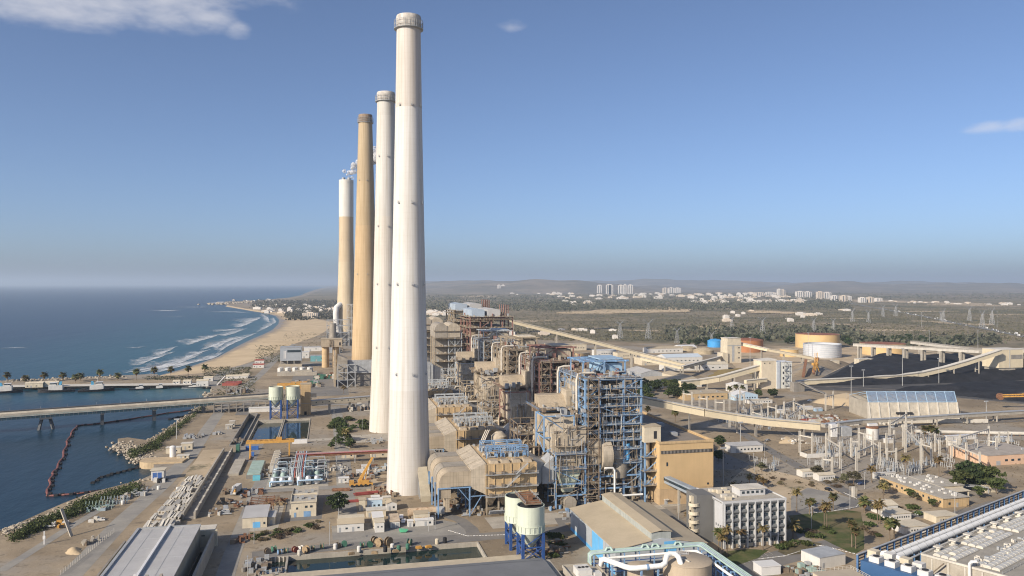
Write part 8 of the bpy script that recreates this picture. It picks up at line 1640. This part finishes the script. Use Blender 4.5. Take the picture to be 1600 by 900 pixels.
for i, (px, py, ty) in enumerate([(969, 530, 500), (1013, 530, 499), (1058, 536, 512), (1112, 540, 518), (1143.6, 516, 494), (1191.6, 524, 495), (1271.5, 519, 496), (1302, 519, 497), (1332, 503, 482), (1357, 504, 484), (1379.6, 495, 476), (1399.5, 494, 475), (1474, 504, 482), (1515, 502, 479), (1550, 508, 481), (1535, 512, 485), (1470, 502, 486)]):
    b_, a_ = at(px, py); h = z_at(b_, a_, ty); r_ = thing('power_pylon', 'lattice pylon ' + ['leftmost of the near line behind the units', 'second of the near line behind the units', 'low behind the warehouse roofs', 'low beside the blue tank', 'alone above the square tower', 'above the red brown tank', 'left of the pair above the large buff tank', 'right of the pair above the large buff tank', 'first in the middle line on the scrub', 'second in the middle line on the scrub', 'third in the middle line on the scrub', 'fourth in the middle line on the scrub', 'left of the four by the motorway', 'second of the four by the motorway', 'rightmost by the motorway', 'slim one between the right pylons', 'small one left of the motorway curve'][i], 'pylon', b_, a_, 0, R(20), 'lattice power pylons'); s_ = h / 37; r_.scale = (s_, s_, s_); link('lattice_body', PB, r_); link('cross_arm', PA, r_)
strip('motorway', [at(1296, 467.5), at(1340, 476), at(1390, 485), at(1440, 494), at(1490, 504.5), at(1560, 518), at(1660, 538)], 22, .9, mat('motorway_asphalt', (.20, .195, .18), .9))
cm = [MB().box(-2.2, -.9, 0, 2.2, .9, .9).box(-1.2, -.8, .9, 1.2, .8, 1.5).mesh('car', m) for m in (CARW, CARG, CARBL, CARW)] + [MB().box(-6, -1.2, .4, 6, 1.2, 3.6).mesh('lorry', BRIGHT)]
mw = [Vector(at(*p)) for p in ((1390, 485), (1440, 494), (1490, 504.5), (1560, 518), (1640, 534))]
for i in range(64):
    t = g.random() * 4; k = min(3, int(t)); p = mw[k].lerp(mw[k + 1], t - k); d = mw[k + 1] - mw[k]; n = Vector((-d.y, d.x)).normalized() * g.choice((-8, -4.5, 4.5, 8)); q = g.randrange(5); o = link('lorry' if q == 4 else 'car', cm[q]); place(o, p.x + n.x, p.y + n.y, 1.0, math.atan2(d.y, d.x)); o.scale = (1.5,) * 3 if False else (1, 1, 1); tag(o, 'white lorry on the distant motorway' if q == 4 else 'distant car on the motorway', 'lorry' if q == 4 else 'car', 'motorway traffic')
# ---------------------------------------------------------------- harbour: tugs, boats, quay, floating booms, rocks
def boat(label, px, py, L_, heading, hull_m, cabin_h, tug=True, group='harbour tugs'):
    b_, a_ = at(px, py, SEA_Z); r_ = thing('tug_boat' if tug else 'work_boat', label, 'tug' if tug else 'boat', b_, a_, SEA_Z, heading, group); w = L_ * .28; m = MB(); st_ = []
    for k in range(9):
        t = k / 8; x = (t - .5) * L_; hw = w / 2 * (1 - max(0, (t - .55) / .45) ** 2.2) * (.85 + .15 * min(1, t * 4)); sh = (1.6 + 1.5 * max(0, t - .5) ** 1.5 * 2) * L_ / 26; st_.append([(x, -hw * .8, -.8), (x, -hw, sh), (x, hw, sh), (x, hw * .8, -.8)])
    for k in range(8):
        for j in range(4): p = st_[k]; q = st_[k + 1]; m.add([p[j], p[(j + 1) % 4], q[(j + 1) % 4], q[j]], [(0, 1, 2, 3)])
    m.add(st_[0], [(0, 1, 2, 3)]); m.build('hull', hull_m, r_)
    f = MB(); f.pipe([(s_[1][0], s_[1][1] - .1, s_[1][2]) for s_ in st_], .35 * L_ / 26, 6); f.pipe([(s_[2][0], s_[2][1] + .1, s_[2][2]) for s_ in st_], .35 * L_ / 26, 6); f.build('fender', BLACKR, r_)
    z = 1.6 * L_ / 26; MB().box(-L_ * .18, -w * .32, z, L_ * .2, w * .32, z + cabin_h).build('deckhouse', WHITE, r_)
    o = MB().box(L_ * .0, -w * .26, z + cabin_h, L_ * .16, w * .26, z + cabin_h + 2.4).build('wheelhouse', WHITE, r_); MB().box(-.02 * L_, -w * .27, z + cabin_h + 1.2, L_ * .165, w * .27, z + cabin_h + 2.0).build('wheelhouse_windows', GLASS, o); MB().box(-.02 * L_, -w * .3, z + cabin_h + 2.4, L_ * .18, w * .3, z + cabin_h + 2.7).build('wheelhouse_roof', BRIGHT, o)
    if tug:
        for sy in (-1, 1): MB().hexa([(-L_ * .12, sy * w * .2 - .5, z), (-L_ * .05, sy * w * .2 - .5, z), (-L_ * .05, sy * w * .2 + .5, z), (-L_ * .12, sy * w * .2 + .5, z)], [(-L_ * .15, sy * w * .2 - .4, z + cabin_h + 3.4), (-L_ * .1, sy * w * .2 - .4, z + cabin_h + 3.4), (-L_ * .1, sy * w * .2 + .4, z + cabin_h + 3.4), (-L_ * .15, sy * w * .2 + .4, z + cabin_h + 3.4)]).build('funnel', mat('tug_blue', (.10, .38, .58), .5), r_)
        MB().tube((L_ * .03, 0, z + cabin_h + 2.6), (L_ * .03, 0, z + cabin_h + 8), .2, .1, 6).build('mast', WHITE, r_); MB().box(-L_ * .4, -w * .2, z, -L_ * .3, w * .2, z + 1.6).build('winch', BLACKR, r_)
    return r_
HULL = mat('black_hull', (.025, .024, .026), .6, .2, .4)
boat('left tug at the picture edge, white cabin and black hull', 8, 614, 32, R(6), HULL, 5.2); boat('middle tug with white deckhouse and blue funnels', 88, 612.5, 34, R(186), HULL, 5.2); boat('right tug moored on the mole, blue funnels', 151, 611.5, 34, R(6), HULL, 5.2)
boat('small dark work boat right of the tugs', 218, 609, 20, R(6), mat('navy_hull', (.03, .04, .06), .6), 1.8, False, 'small harbour boats'); boat('small green work boat right of the dark one', 249, 608, 18, R(6), mat('green_hull', (.02, .06, .05), .6), 2.0, False, 'small harbour boats'); boat('grey flat patrol boat at the quay corner', 301, 606.5, 22, R(6), mat('grey_hull', (.4, .42, .42), .6), 1.0, False, 'small harbour boats')
for px, py, w, h, lab in [(39, 606, 17, 4.5, 'cream shed on the mole between left and middle tug'), (60, 605, 19, 4.5, 'cream shed on the mole behind the middle tug'), (307, 604, 12, 6, 'white boat house at the quay corner'), (286, 600, 8, 3, 'small cabin on the quay right of the boats'), (270, 600, 7, 2.6, 'pale container on the quay'), (318, 596, 10, 4, 'white shed behind the boat house'), (353, 592, 24, 3, 'long white container by the beach road'), (395, 575, 14, 4, 'red roofed bungalow beside the beach road, left'), (398, 568, 12, 4, 'red roofed bungalow beside the beach road, rear'), (378, 590, 8, 3, 'tan kiosk beside the beach road')]: shed(lab, *at(px, py), w, 7, h, CREAM_P if 'cream' in lab else WHITE, RED if 'red' in lab else CREAM_P, kind='ridge', doors=((.3, 1.2, 2.2),), wins=((.6, 1.2, 1.4, 1), (.1, 1.2, 1.4, 1)))
r_ = thing('container_stack', 'red containers and a white leaning jib beside the beach road', 'containers', *at(347, 603)); 
for i in range(4): MB().box(i * .8, i * 5.2, 0, 16 + i * .8, i * 5.2 + 3, 2.8).build('container', RED, r_)
MB().bar((-5, 0, 1), (2, 10, 9), 1.1).build('jib', WHITE, r_)
strip('quay', [S(-300, 609, 0), S(0, 603.4, 0), S(160, 601.4, 0), S(330, 599.8, 0)], 20, .06, CONC_L); strip('breakwater_road', [S(330, 604, 0), S(345, 585, 0), S(400, 566, 0)], 12, .08, ROADT)
def boom(label, pts, m, fl, r=.55, step=4.2, name='floating_boom'):
    P = [Vector((*at(*p, SEA_Z), 0)) for p in pts]; r_ = thing(name, label, 'boom', P[0].x, P[0].y, SEA_Z + .2); Q = [p - P[0] for p in P]; D = [q for q in dense([(q.x, q.y) for q in Q], 5)]
    D = [(x + .6 * math.sin(i * 1.3), y + .6 * math.cos(i * 1.7), .15) for i, (x, y) in enumerate(D)]; MB().pipe(D, r, 6).build('float_line', m, r_)
    for i, p in enumerate(D):
        if i % 2 == 0: link('float', LB.setdefault(('flt', fl.name), MB().box(-.9, -.9, -.2, .9, .9, .9).mesh('float', fl)), r_, (p[0] + 1.3, p[1], 0))
OXR = mat('boom_red', (.20, .075, .06), .7, .2, .5)
boom('red floating boom curving through the harbour', [(300, 641), (250, 648), (200, 656), (150, 663), (120, 666), (110, 680), (103, 697), (98, 715), (88, 733), (80, 745), (77, 760), (72, 776)], OXR, BLACKR, .65); boom('short red floating boom at the near shore', [(72, 776), (100, 774), (130, 771), (157, 768)], OXR, BLACKR, .65); boom('thin black floating boom from the rock spit', [(141, 756), (160, 745), (180, 740), (205, 734), (222, 728)], BLACKR, BLACKR, .35); boom('short black boom under the trestle', [(262, 656), (280, 652), (296, 650)], BLACKR, BLACKR, .4)
# riprap
def riprap(pts, n, w, name, label, seed, s0=.5, s1=1.2, m=None):
    g = random.Random(seed); P = [at(*p, -1) for p in pts]; mb = MB()
    for _ in range(n):
        t = g.random() * (len(P) - 1); k = int(t); f = t - k; x = P[k][0] * (1 - f) + P[k + 1][0] * f + g.gauss(0, w); y = P[k][1] * (1 - f) + P[k + 1][1] * f + g.gauss(0, w * 1.6); r = g.uniform(s0, s1); mb.blob((x, y, g.uniform(-2.4, .4)), r, 5, g.randrange(9999), 0, .7)
    o = mb.build(name, m or mat('boulder_stone', (.36, .31, .235), .9, .25, .4)); place(o, 0, 0); return tag(o, label, 'boulders', kind='stuff')
riprap([(184, 696), (205, 703), (222, 714), (236, 722)], 520, 3.0, 'boulders', 'pale boulders of the small rock spit', 1, .7, 1.5, mat('spit_stone', (.38, .33, .255), .9, .25, .4)); riprap([(240, 690), (262, 675), (290, 655), (318, 630)], 420, 2.2, 'boulders', 'boulders lining the harbour bank near the trestle', 2); riprap([(0, 838), (40, 822), (80, 806), (140, 780), (230, 752)], 420, 2.0, 'boulders', 'boulders lining the near harbour bank', 3); riprap([(12, 832), (34, 824), (40, 826)], 120, 2.2, 'boulders', 'cream boulders at the lower left shore', 4, .8, 1.6); riprap([(0, 597), (60, 595), (130, 592), (200, 590)], 300, 4, 'boulders', 'boulders along the sea side of the mole', 5, 1.2, 2.4); riprap([(318, 634), (326, 622), (331, 612)], 60, 2.4, 'boulders', 'big pale rocks under the trestle', 6, 1.5, 3.2); riprap([(338, 475.5), (355, 474), (375, 473), (400, 471.5)], 120, 26, 'boulders', 'sandstone reef at the headland', 7, 6, 14)
# near shore objects
r_ = shed('small hut with blue doors at the harbour edge', -96.2, 478, 6.6, 6, 5.6, WHITE, CREAM_P, doors=((.12, 2.2, 4.4), (.5, 2.2, 4.4)), door_m=mat('deep_blue_door', (.06, .13, .33), .5), over=.6)
r_ = thing('round_jetty', 'tan round ended quay below the white tank', 'jetty', *at(262, 720)); pl = [(-16, 0)] + [(-16 + 8 * (1 - math.cos(R(t))), -8 * math.sin(R(t))) for t in range(10, 91, 16)] + [(10, -9), (12, 6), (-14, 8)]; MB().prism(pl, -5, 1.0).build('quay_wall', mat('tan_quay', (.50, .38, .23), .8, .12, .3, streak=.4), r_)
r_ = thing('white_tank', 'white upright tank with cabins on the round quay', 'tank', *at(270, 716)); m = MB(); m.lathe([(1.9, 0), (1.9, 7.2), (1.2, 7.8), (.1, 8)], 20); m.build('shell', BRIGHT, r_, smooth=40)
for i, (px, py, w, h, lab) in enumerate([(259, 709, 9, 3.6, 'cream cabin left of the white upright tank'), (283, 703, 7, 4, 'cream pump hut right of the white upright tank'), (276, 719, 7, 2.4, 'low cream shelter in front of the white upright tank'), (352, 671, 5, 3, 'grey hut beside the dirt yard above the flume'), (358, 667, 4, 4, 'small grey kiosk in the dirt yard above the flume')]): shed(lab, *at(px, py), w, 5, h, CREAM_P if i < 3 else CONC, CONC_L, doors=((.3, 1, 2.2),), wins=((.65, 1.3, 1, .9),))
shed('long white roofed shed left of the twin silos', -66, 712, 26, 12, 3.4, WHITE, BRIGHT, kind='mono', pitch=.06, doors=())
g = random.Random(44)
for i, (px, py, n, rr, mm, lab) in enumerate([(303, 683, 40, 6, [CONC_D, GREYM], 'dark heap of scrap plates beside the coast road'), (148, 793, 40, 6, [PIPEG, SILVERB, OCHRE], 'heap of pale green scaffold frames by the shore'), (190, 778, 40, 4.5, [GREYM, CONC_L, BROWN], 'heap of grey lattice steel by the shore'), (215, 772, 26, 5, [CONC_L, GREYM], 'scattered pale beams by the shore road'), (250, 752, 14, 3, [BLACKR, WHITE], 'black tarpaulin and drum by the blue door hut'), (92, 822, 16, 3, [WHITE, BLACKR, YEL], 'white boat and yellow digger on the bank'), (64, 822, 14, 3, [BLACKR, CONC, CONC_L], 'dark sheets on the bank at lower left'), (150, 815, 10, 2.4, [CONC_L, WHITE], 'pale rubble beside the side track'), (140, 848, 12, 3, [CONC, BROWN], 'rubble between track and coast road'), (372, 690, 26, 4, [BROWN, CONC_D], 'dark junk beside the sunken channel'), (430, 785, 40, 5, [RUST, WOOD, BROWN], 'brown timber pile behind the cream building'), (340, 678, 16, 3, [CONC_L, GREYM], 'small pale scrap in the dirt yard'), (700, 790, 46, 6, [BROWN, GREYM, RUST], 'rusty parts under the precipitator hoods'), (740, 800, 30, 5, [GREYM, OCHRE, BROWN], 'grey pumps under the nearest precipitator'), (1290, 655, 60, 14, [CONC_L, RUST, GREYM], 'stored parts in the upper switchyard yard'), (1400, 665, 30, 10, [CONC_L, GREYM], 'stored parts in front of the bunker wall'), (1240, 690, 30, 8, [BROWN, CONC_L], 'stored parts beside the sand heap'), (1180, 655, 60, 18, [GREYM, CONC_L, PIPEG], 'grey switch cabinets behind the cream conveyor'), (560, 640, 30, 8, [GREYM, BROWN, CONC_L], 'low equipment behind the left white chimney'), (480, 602, 70, 13, [BROWN, GREYM, OCHRE, GREEN], 'mixed machinery yard beyond the conveyor'), (508, 590, 60, 12, [CONC_L, RUST, GREEN], 'containers and parts near the tan silos'), (370, 612, 40, 12, [CONC_D, BROWN, GREYM], 'dark tanks and hoppers by the beach road'), (560, 590, 60, 12, [GREYM, DUCT, BROWN], 'ducts and steel at the foot of the tan chimney'), (520, 548, 80, 16, [GREYM, DUCT, BROWN, OCHRE], 'dark equipment at the foot of the farthest chimney'), (690, 690, 60, 9, [DUCT, GREYM, TAN_D], 'ducting between the two near precipitators'), (800, 790, 50, 7, [GREYM, BROWN, OCHRE], 'pumps below the gas ducts of the blue boiler'), (895, 800, 50, 10, [GREYM, BROWN, BLUE], 'pipes in front of the blue boiler house'), (1000, 800, 46, 7, [GREYM, BROWN, BLUE], 'pipes between boiler house and tan hall')]):
    k = MB(); clutter(k, -rr, rr, -rr * 1.3, rr * 1.3, 0, n, g, 2.2 if py > 640 else 5, 2.6 if py > 640 else 5, len(mm)); solo(k, 'equipment_heap', mm, lab, 'equipment', *at(px, py))['kind'] = 'stuff'
for i in range(2):
    m = MB(); 
    for k in range(9): x = k * 1.5; m.bar((x, 0, 0), (x + .3, 1.5, 4.2), .16); m.bar((x, 3, 0), (x + .3, 1.5, 4.2), .16); m.bar((x, .5, 1.4), (x + 1.5, .5, 2.2), .12)
    solo(m, 'scaffold_frames', [PIPEG, SILVERB][i], ['row of pale green scaffold frames on the near bank', 'row of silver scaffold frames on the near bank'][i], 'scaffolding', *at(132 + i * 24, 798 - i * 8))
solo(MB().bar((0, 0, 0), (-5, 3, 11.5), 1.4, .5), 'leaning_panel', CONC, 'long pale panel leaning upright beside the side track', 'panel', *at(112, 838)); 
r_ = thing('fence', 'wire fence with pale posts along the dirt track, lower left', 'fence', *at(95, 898)); p0, p1 = Vector(at(95, 898)), Vector(at(178, 832)); d = p1 - p0
for i in range(26): link('post', LB.setdefault('fp', MB().box(-.07, -.07, 0, .07, .07, 1.8).mesh('post', CONC_L)), r_, (d.x * i / 25, d.y * i / 25, 0))
for z in (.5, 1.1, 1.7): MB().bar((0, 0, z), (d.x, d.y, z), .05).build('wire', GREYM, r_)
solo(MB().box(0, 0, 0, .4, .4, 5.6).box(-.3, -.1, 2.2, .7, .5, 3.6), 'marker_post', BRIGHT, 'white marker post on the sand at lower left', 'post', *at(68, 851))
for i, (px, py, lab) in enumerate([(192, 788, 'white barrel beside the shore road'), (248, 765, 'pale drum behind the tarpaulin'), (278, 767, 'white crate at the first beam row')]): m = MB(); m.lathe([(.9, 0), (.95, .1), (.95, 1.8), (.8, 2)], 14); solo(m, 'barrel', WHITE, lab, 'barrel', *at(px, py), smooth=40)
# ---------------------------------------------------------------- buildings north of the conveyor
r_ = thing('process_building', 'grey blue process building with open ground floor near the beach', 'building', -61, 1080); MB().box(0, 0, 9, 27, 22, 26).build('wall', mat('grey_blue_sheet', (.34, .37, .40), .65, .06), r_); MB().box(-.3, -.3, 26, 27.3, 22.3, 26.6).build('roof', GREYM, r_)
for x in (0, 8.5, 17, 26): MB().box(x, 0, 0, x + 1, 1, 9).build('column', CONC, r_)
MB().box(9, -.15, 20, 26, .1, 23).build('window_band', GLASS, r_); MB().box(4.5, -.2, 12, 5.6, .1, 22).build('white_panel', BRIGHT, r_); MB().box(6.5, -.2, 12, 7.6, .1, 22).build('white_panel', BRIGHT, r_); MB().box(0, 6, 0, 27, 22, 8.9).build('rear_wall', CONC_D, r_); MB().box(-1, -22, 0, 28, -3, 4.5).build('front_block', CONC, r_); MB().box(-1, -22, 4.5, 28, -3, 5.1).build('front_roof', TAN_R, r_)
for i in range(5):
    r_ = thing('white_tank', ['first', 'second', 'third', 'fourth', 'fifth'][i] + ' white tank from the left in the row before the process building', 'tank', -56 + i * 8.6, 1000, 0, 0, 'row of white tanks'); m = MB(); m.lathe([(3.6, 0), (3.6, 8), (.2, 9)], 20); m.build('shell', WHITE, r_, smooth=40); MB().box(-.3, -3.9, 0, .3, -3.6, 8.4).build('ladder', GREYM, r_)
solo(MB().box(0, 0, 0, 46, 12, 4).box(4, 3, 4, 14, 9, 5).box(20, 3, 4, 40, 9, 6), 'tank_bund', CONC, 'concrete bund in front of the white tank row', 'bund', -59, 984); solo(MB().box(0, 0, 0, 30, 2, 5).box(0, 10, 0, 30, 12, 5), 'pipe_rack', YEL, 'orange pipe rack behind the twin silos', 'pipe rack', -52, 862)
r_ = thing('limestone_silos', 'pair of tan concrete silos under a common head house', 'silos', -8, 1068)
for x in (4.5, 18): m = MB(); m.lathe([(4.6, 0), (4.6, 27)], 24, x, 6); m.build('silo', TAN, r_, smooth=35)
MB().box(-1, -1, 27, 26, 13, 37).build('head_house', TAN_D, r_); MB().box(-1.4, -1.4, 37, 26.4, 13.4, 38).build('roof', TAN_R, r_); MB().box(22, -1.15, 29, 24, -.9, 33).build('door', DARK, r_); steel(r_, [10, 13.5], [-2, 1], [9, 18, 27, 36], BROWN, .5, .5, .3, seed=4)
r_ = thing('chimney_duct', 'grey duct house at the foot of the slim tan chimney', 'duct', 20, 868); MB().box(0, 0, 14, 40, 14, 27).build('duct', GREYM, r_); MB().hexa([(-12, -4, 8), (0, -4, 8), (0, 14, 8), (-12, 14, 8)], [(-10, -4, 34), (0, -4, 30), (0, 14, 30), (-10, 14, 34)]).build('duct_rise', DUCT, r_); MB().box(0, 2, 0, 40, 12, 14).build('lower_block', CONC_D, r_); MB().box(-14, 2, 0, -12, 60, 34).build('side_duct', TAN_D, r_)
steel(r_, [-10, 0, 8], [-8, -2], [8, 16, 24], GREYM, .8, .7, .5, seed=6, brace_share=.8)
r_ = thing('absorber', 'dark absorber block under the bent white duct of the far chimney', 'absorber', -2, 1440); MB().box(0, 0, 0, 38, 30, 22).build('block', CONC_D, r_); steel(r_, [0, 12, 24, 38], [-6, 0], [12, 24, 36, 46], GREYM, 1.2, 1, .7, seed=8, brace_share=.7); MB().tube((10, -4, 0), (10, -4, 40), 6, n=16).build('vessel', DUCT, r_, smooth=40)
for i, (px, py, w, d, h, lab) in enumerate([(540, 578, 22, 30, 9, 'tan low hall left of the slim tan chimney'), (485, 565, 24, 14, 8, 'teal tanks hall beside the process building'), (470, 560, 12, 12, 9, 'small white tank house near the process building'), (475, 549, 30, 14, 6, 'white shed at the end of the beach road'), (505, 552, 26, 16, 10, 'grey hall left of the absorber'), (600, 545, 40, 30, 16, 'pale hall between the two tan chimneys'), (455, 604, 16, 10, 4, 'yellow topped shed left of the twin silos')]): shed(lab, *at(px, py), w, d, h, [TAN, mat('teal_sheet', (.15, .34, .36), .6), WHITE, WHITE, GREYM, CREAM_P, CONC][i], [TAN_R, GREYM, BRIGHT, BRIGHT, GREYM, TAN_R, YEL][i], kind='flat', doors=((.3, 2, 3),), wins=((.6, h * .5, 2, 1.2),), ac=2)

# ---------------------------------------------------------------- stacker reclaimers, yard tracks, more plant clutter
def stacker(label, b, a, rz, L_, zt):
    r_ = thing('stacker_reclaimer', label, 'stacker', b, a, 0, rz, 'yellow coal stackers')
    for x in (-5, 5):
        for y in (-4, 4): MB().box(x - 1, y - 1.4, 0, x + 1, y + 1.4, 2).build('bogie', BLACKR, r_); MB().bar((x, y, 2), (x * .35, y * .35, 9), .9).build('portal_leg', YEL, r_)
    MB().box(-3.4, -3, 9, 3.4, 3, 12).build('slew_deck', YEL, r_); MB().box(3.5, -4.6, 10, 7, -2.2, 13).build('cab', YEL, r_)
    m = MB()
    for y in (-1.6, 1.6): m.bar((0, y, 12), (L_, y, zt), .8); m.bar((0, y, 14), (L_, y, zt + 1.6), .4)
    for k in range(10): t = k / 10; m.bar((L_ * t, -1.6, 12 + (zt - 12) * t), (L_ * (t + .1), 1.6, 14 + (zt - 12) * (t + .1)), .3)
    m.build('boom', YEL, r_); MB().bar((0, 0, 12), (-16, 0, 16), 1.6, 1.2).build('counter_arm', YEL, r_); MB().box(-20, -2.4, 14, -15, 2.4, 17.5).build('counterweight', RUST, r_)
    m = MB(); m.bar((0, -1.4, 12), (-3, -1.4, 25), .7); m.bar((0, 1.4, 12), (-3, 1.4, 25), .7); m.bar((-3, 0, 25), (L_ * .7, 0, zt + .4), .25); m.bar((-3, 0, 25), (-16, 0, 17), .25); m.build('mast', YEL, r_)
    MB().tube((L_ + 1.5, -1.2, zt), (L_ + 1.5, 1.2, zt), 3, n=16).build('bucket_wheel', RUST, r_)
stacker('orange stacker with dark conveyor arm beside the silver ringed tank', *at(1275, 583), R(-128), 34, 5); stacker('yellow stacker boom reaching in from the right edge', *at(1640, 640), R(163), 40, 11)
solo(MB().bar((0, 0, 1), (26, 34, 17), 3.2, 1.6), 'tripper_conveyor', RUST, 'dark inclined tripper conveyor beside the orange stacker', 'conveyor', *at(1255, 590))
solo(MB().bar((0, 0, 10), (16, -20, .4), 5, .6).box(-6, -1, 0, 6, 6, 9.5), 'ramp', CONC_D, 'dark inclined ramp right of the silver transfer tower', 'ramp', *at(1248, 612))
strip('yard_track', [at(1285, 624), at(1340, 642), at(1430, 658), at(1520, 662), at(1640, 655)], 7, .1, mat('ballast', (.17, .15, .125), .95, .25, .3)); strip('yard_track', [at(1290, 604), at(1400, 609), at(1500, 622), at(1640, 634)], 5, .14, mat('ballast', (.17, .15, .125)))
gallery('low grey belt conveyor running below the bunker wall', [pz(1286, 668, 5), pz(1345, 661, 5), pz(1420, 657, 5), pz(1500, 652, 5), pz(1600, 646, 5)], 4, 2.4, wall=CONC, roof=GREYM, piers=(.1, .25, .4, .55, .7, .85), pw=.8)
r_ = thing('pipeline', 'pale lagged pipeline on low supports behind the switchyard palms', 'pipeline', *at(1430, 678)); p1 = Vector(at(1640, 682)) - Vector(at(1430, 678)); MB().tube((0, 0, 1.8), (p1.x, p1.y, 1.8), 1.3, n=10).build('pipe', CONC_L, r_, smooth=40)
for i in range(24): MB().cbox(p1.x * i / 23, p1.y * i / 23, 0, 1.2, .5, 1.2).build('saddle', RUST, r_)
for i in range(6): shed('site hut ' + ['left of', 'right of', 'beyond', 'in front of', 'far left of', 'far right of'][i] + ' the stored parts in the upper switchyard', *at(1270 + [-20, 22, 4, -4, -60, 60][i], 655 + [0, 4, -12, 9, 5, 10][i]), 5 + i % 3, 3, 2.6, [WHITE, CREAM_P, BLUE_L, WHITE, CREAM_P, WHITE][i], BRIGHT, doors=((.2, .9, 2),))
HP = [(600, 735, 50, 8, [GREYM, CONC_L, SILVERB], 'grey skids behind the mobile crane'), (560, 748, 40, 8, [BROWN, RUST, GREYM], 'rusty skids right of the central road'), (600, 770, 40, 7, [RUST, BROWN, OCHRE], 'rusty sections at the left of the chimney foot'), (450, 735, 40, 9, [BROWN, GREYM, OCHRE], 'pumps in front of the settling basins'), (410, 740, 36, 7, [CONC_L, GREYM, BROWN], 'loose parts left of the pump station'), (395, 770, 30, 6, [RUST, GREYM], 'rusty parts left of the roof skeleton'), (345, 800, 30, 5, [CONC_L, BROWN, GREYM], 'brown and grey parts behind the pump hall'), (380, 845, 16, 4, [BROWN, RUST], 'rusty bits at the left end of the shrub bed'), (400, 885, 40, 5, [GREYM, BROWN, CONC_D], 'valves at the lower left of the long basin'), (470, 800, 20, 5, [BROWN, CONC_L], 'stored timber beside the cream workshop'), (845, 770, 60, 7, [DUCT, BROWN, GREYM], 'duct pieces between precipitator and blue boiler'), (770, 700, 70, 8, [DUCT, BROWN, BLUE_D, OCHRE], 'ash handling plant behind the nearest precipitator'), (740, 640, 70, 9, [DUCT, BROWN, OCHRE], 'ash handling plant behind the third precipitator'), (820, 660, 60, 8, [BROWN, OCHRE, GREYM], 'ducts left of the maroon boiler house'), (530, 735, 24, 5, [CONC_L, GREYM], 'pale boxes beside the central road'), (585, 690, 24, 6, [OCHRE, GREYM], 'parts in the yard before the second chimney'), (1110, 800, 26, 5, [CONC_L, GREYM, BROWN], 'bins between hall and office'), (870, 858, 40, 5, [BROWN, RUST, CONC_D], 'junk strip between silos and warehouse')]
for px, py, n, rr, mm, lab in HP:
    k = MB(); clutter(k, -rr, rr, -rr * 1.4, rr * 1.4, 0, n, g, 6 if px > 730 and py < 780 and px < 860 else 2.4, 2.6, len(mm)); solo(k, 'equipment_heap', mm, lab, 'equipment', *at(px, py))['kind'] = 'stuff'
for k, (b_, a_, seed) in enumerate(((100, 420, 1), (98, 510, 2), (100, 598, 3), (98, 688, 4))):
    r_ = thing('service_frame', ['scaffolded service frame behind the nearest precipitator', 'scaffolded service frame behind the second precipitator', 'scaffolded service frame behind the third precipitator', 'scaffolded service frame behind the farthest precipitator'][k], 'steel frame', b_, a_, 0, 0, 'service frames'); gg = random.Random(seed)
    steel(r_, [0, 6, 12, 18], [0, 9, 18], [7, 14, 21, 28, 34], [BROWN, OCHRE, OCHRE, GREYM][k], .5, .45, .3, seed=seed, brace_share=.5)
    for z in (7, 14, 21, 28): floor_slab(r_, 0, 18, 0, 18, z + .4, BROWN if z % 2 else OCHRE, OCHRE, gg, 34)
    for i in range(4): m = MB(); x, y = gg.uniform(2, 16), gg.uniform(-1, 4); m.pipe([(x, y, 2), (x, y, 30 - i * 4), (x + 1, y, 32 - i * 4), (x + 8, y, 32 - i * 4)], .8, 8); m.build('duct_pipe', LAGW if i % 2 else TAN_D, r_, smooth=45)
r_ = thing('ash_silo_group', 'round tan ash silos with sloping pipes behind the nearest precipitator', 'silos', 83, 424)
for x, y, r0, h in ((0, 0, 3.2, 20), (9, 6, 4.4, 26), (-6, -2, 3.0, 17)): m = MB(); m.lathe([(r0, 0), (r0, h), (r0 * .4, h + 2.4)], 20, x, y); m.build('silo', LAG if r0 > 3 else CREAM_P, r_, smooth=40)
for i in range(3): MB().bar((-6 + i, -2, 18), (1 + i, 3, 30), .5).build('sloping_pipe', LAGW, r_)

g = random.Random(88)
GP = [(1140, 668), (1165, 664), (1225, 648), (1290, 642), (1310, 690), (1330, 716), (1300, 740), (1385, 712), (1400, 726), (1425, 690), (1480, 712), (1510, 722), (1545, 712), (1575, 700), (1455, 728), (1240, 642), (1190, 668)]
for i, (px, py) in enumerate(GP): gantry('slender concrete gantry ' + ORD[i] + ' in the dense rows of the switchyard', (px, py), (px + g.choice((-14, 12, 16)), py + g.uniform(-6, 9)), g.uniform(9, 15))
wr = MB()
for i in range(70):
    p, q = g.choice(GP), g.choice(GP)
    if abs(p[0] - q[0]) > 130: continue
    (b0, a0), (b1, a1) = at(*p), at(*q); z = g.uniform(8, 12); wr.pipe([(b0, a0, z), ((b0 + b1) / 2, (a0 + a1) / 2, z - 2), (b1, a1, z)], .05, 4)
tag(place(wr.build('overhead_wires', GAL), 0, 0), 'thin overhead wires sagging between the switchyard gantries', 'wires', kind='stuff')
for i, (x0, x1, y0, y1, m) in enumerate([(-34, 0, 440, 512, CONC), (-20, -3, 382, 420, ASPH), (-40, -22, 370, 418, CONC), (2, 34, 350, 372, ROADT), (12, 36, 376, 410, GROUND), (-58, -44, 515, 572, CONC_D), (-36, 12, 572, 582, CONC), (14, 44, 560, 590, CONC), (72, 160, 350, 369, CONC), (145, 160, 330, 362, ASPH), (20, 40, 425, 470, PATCH), (-80, -68, 440, 560, PATCH), (-76, -66, 700, 800, ASPH), (-40, 20, 800, 980, ASPH), (200, 250, 430, 520, ASPH), (30, 66, 325.9 + 8, 341 + 4, ASPH)]):
    sheet('yard_slab', [(x0, y0), (x1, y0 + 1), (x1 + 1, y1), (x0 - .5, y1 - 1.5)], .012 + .001 * i, m)
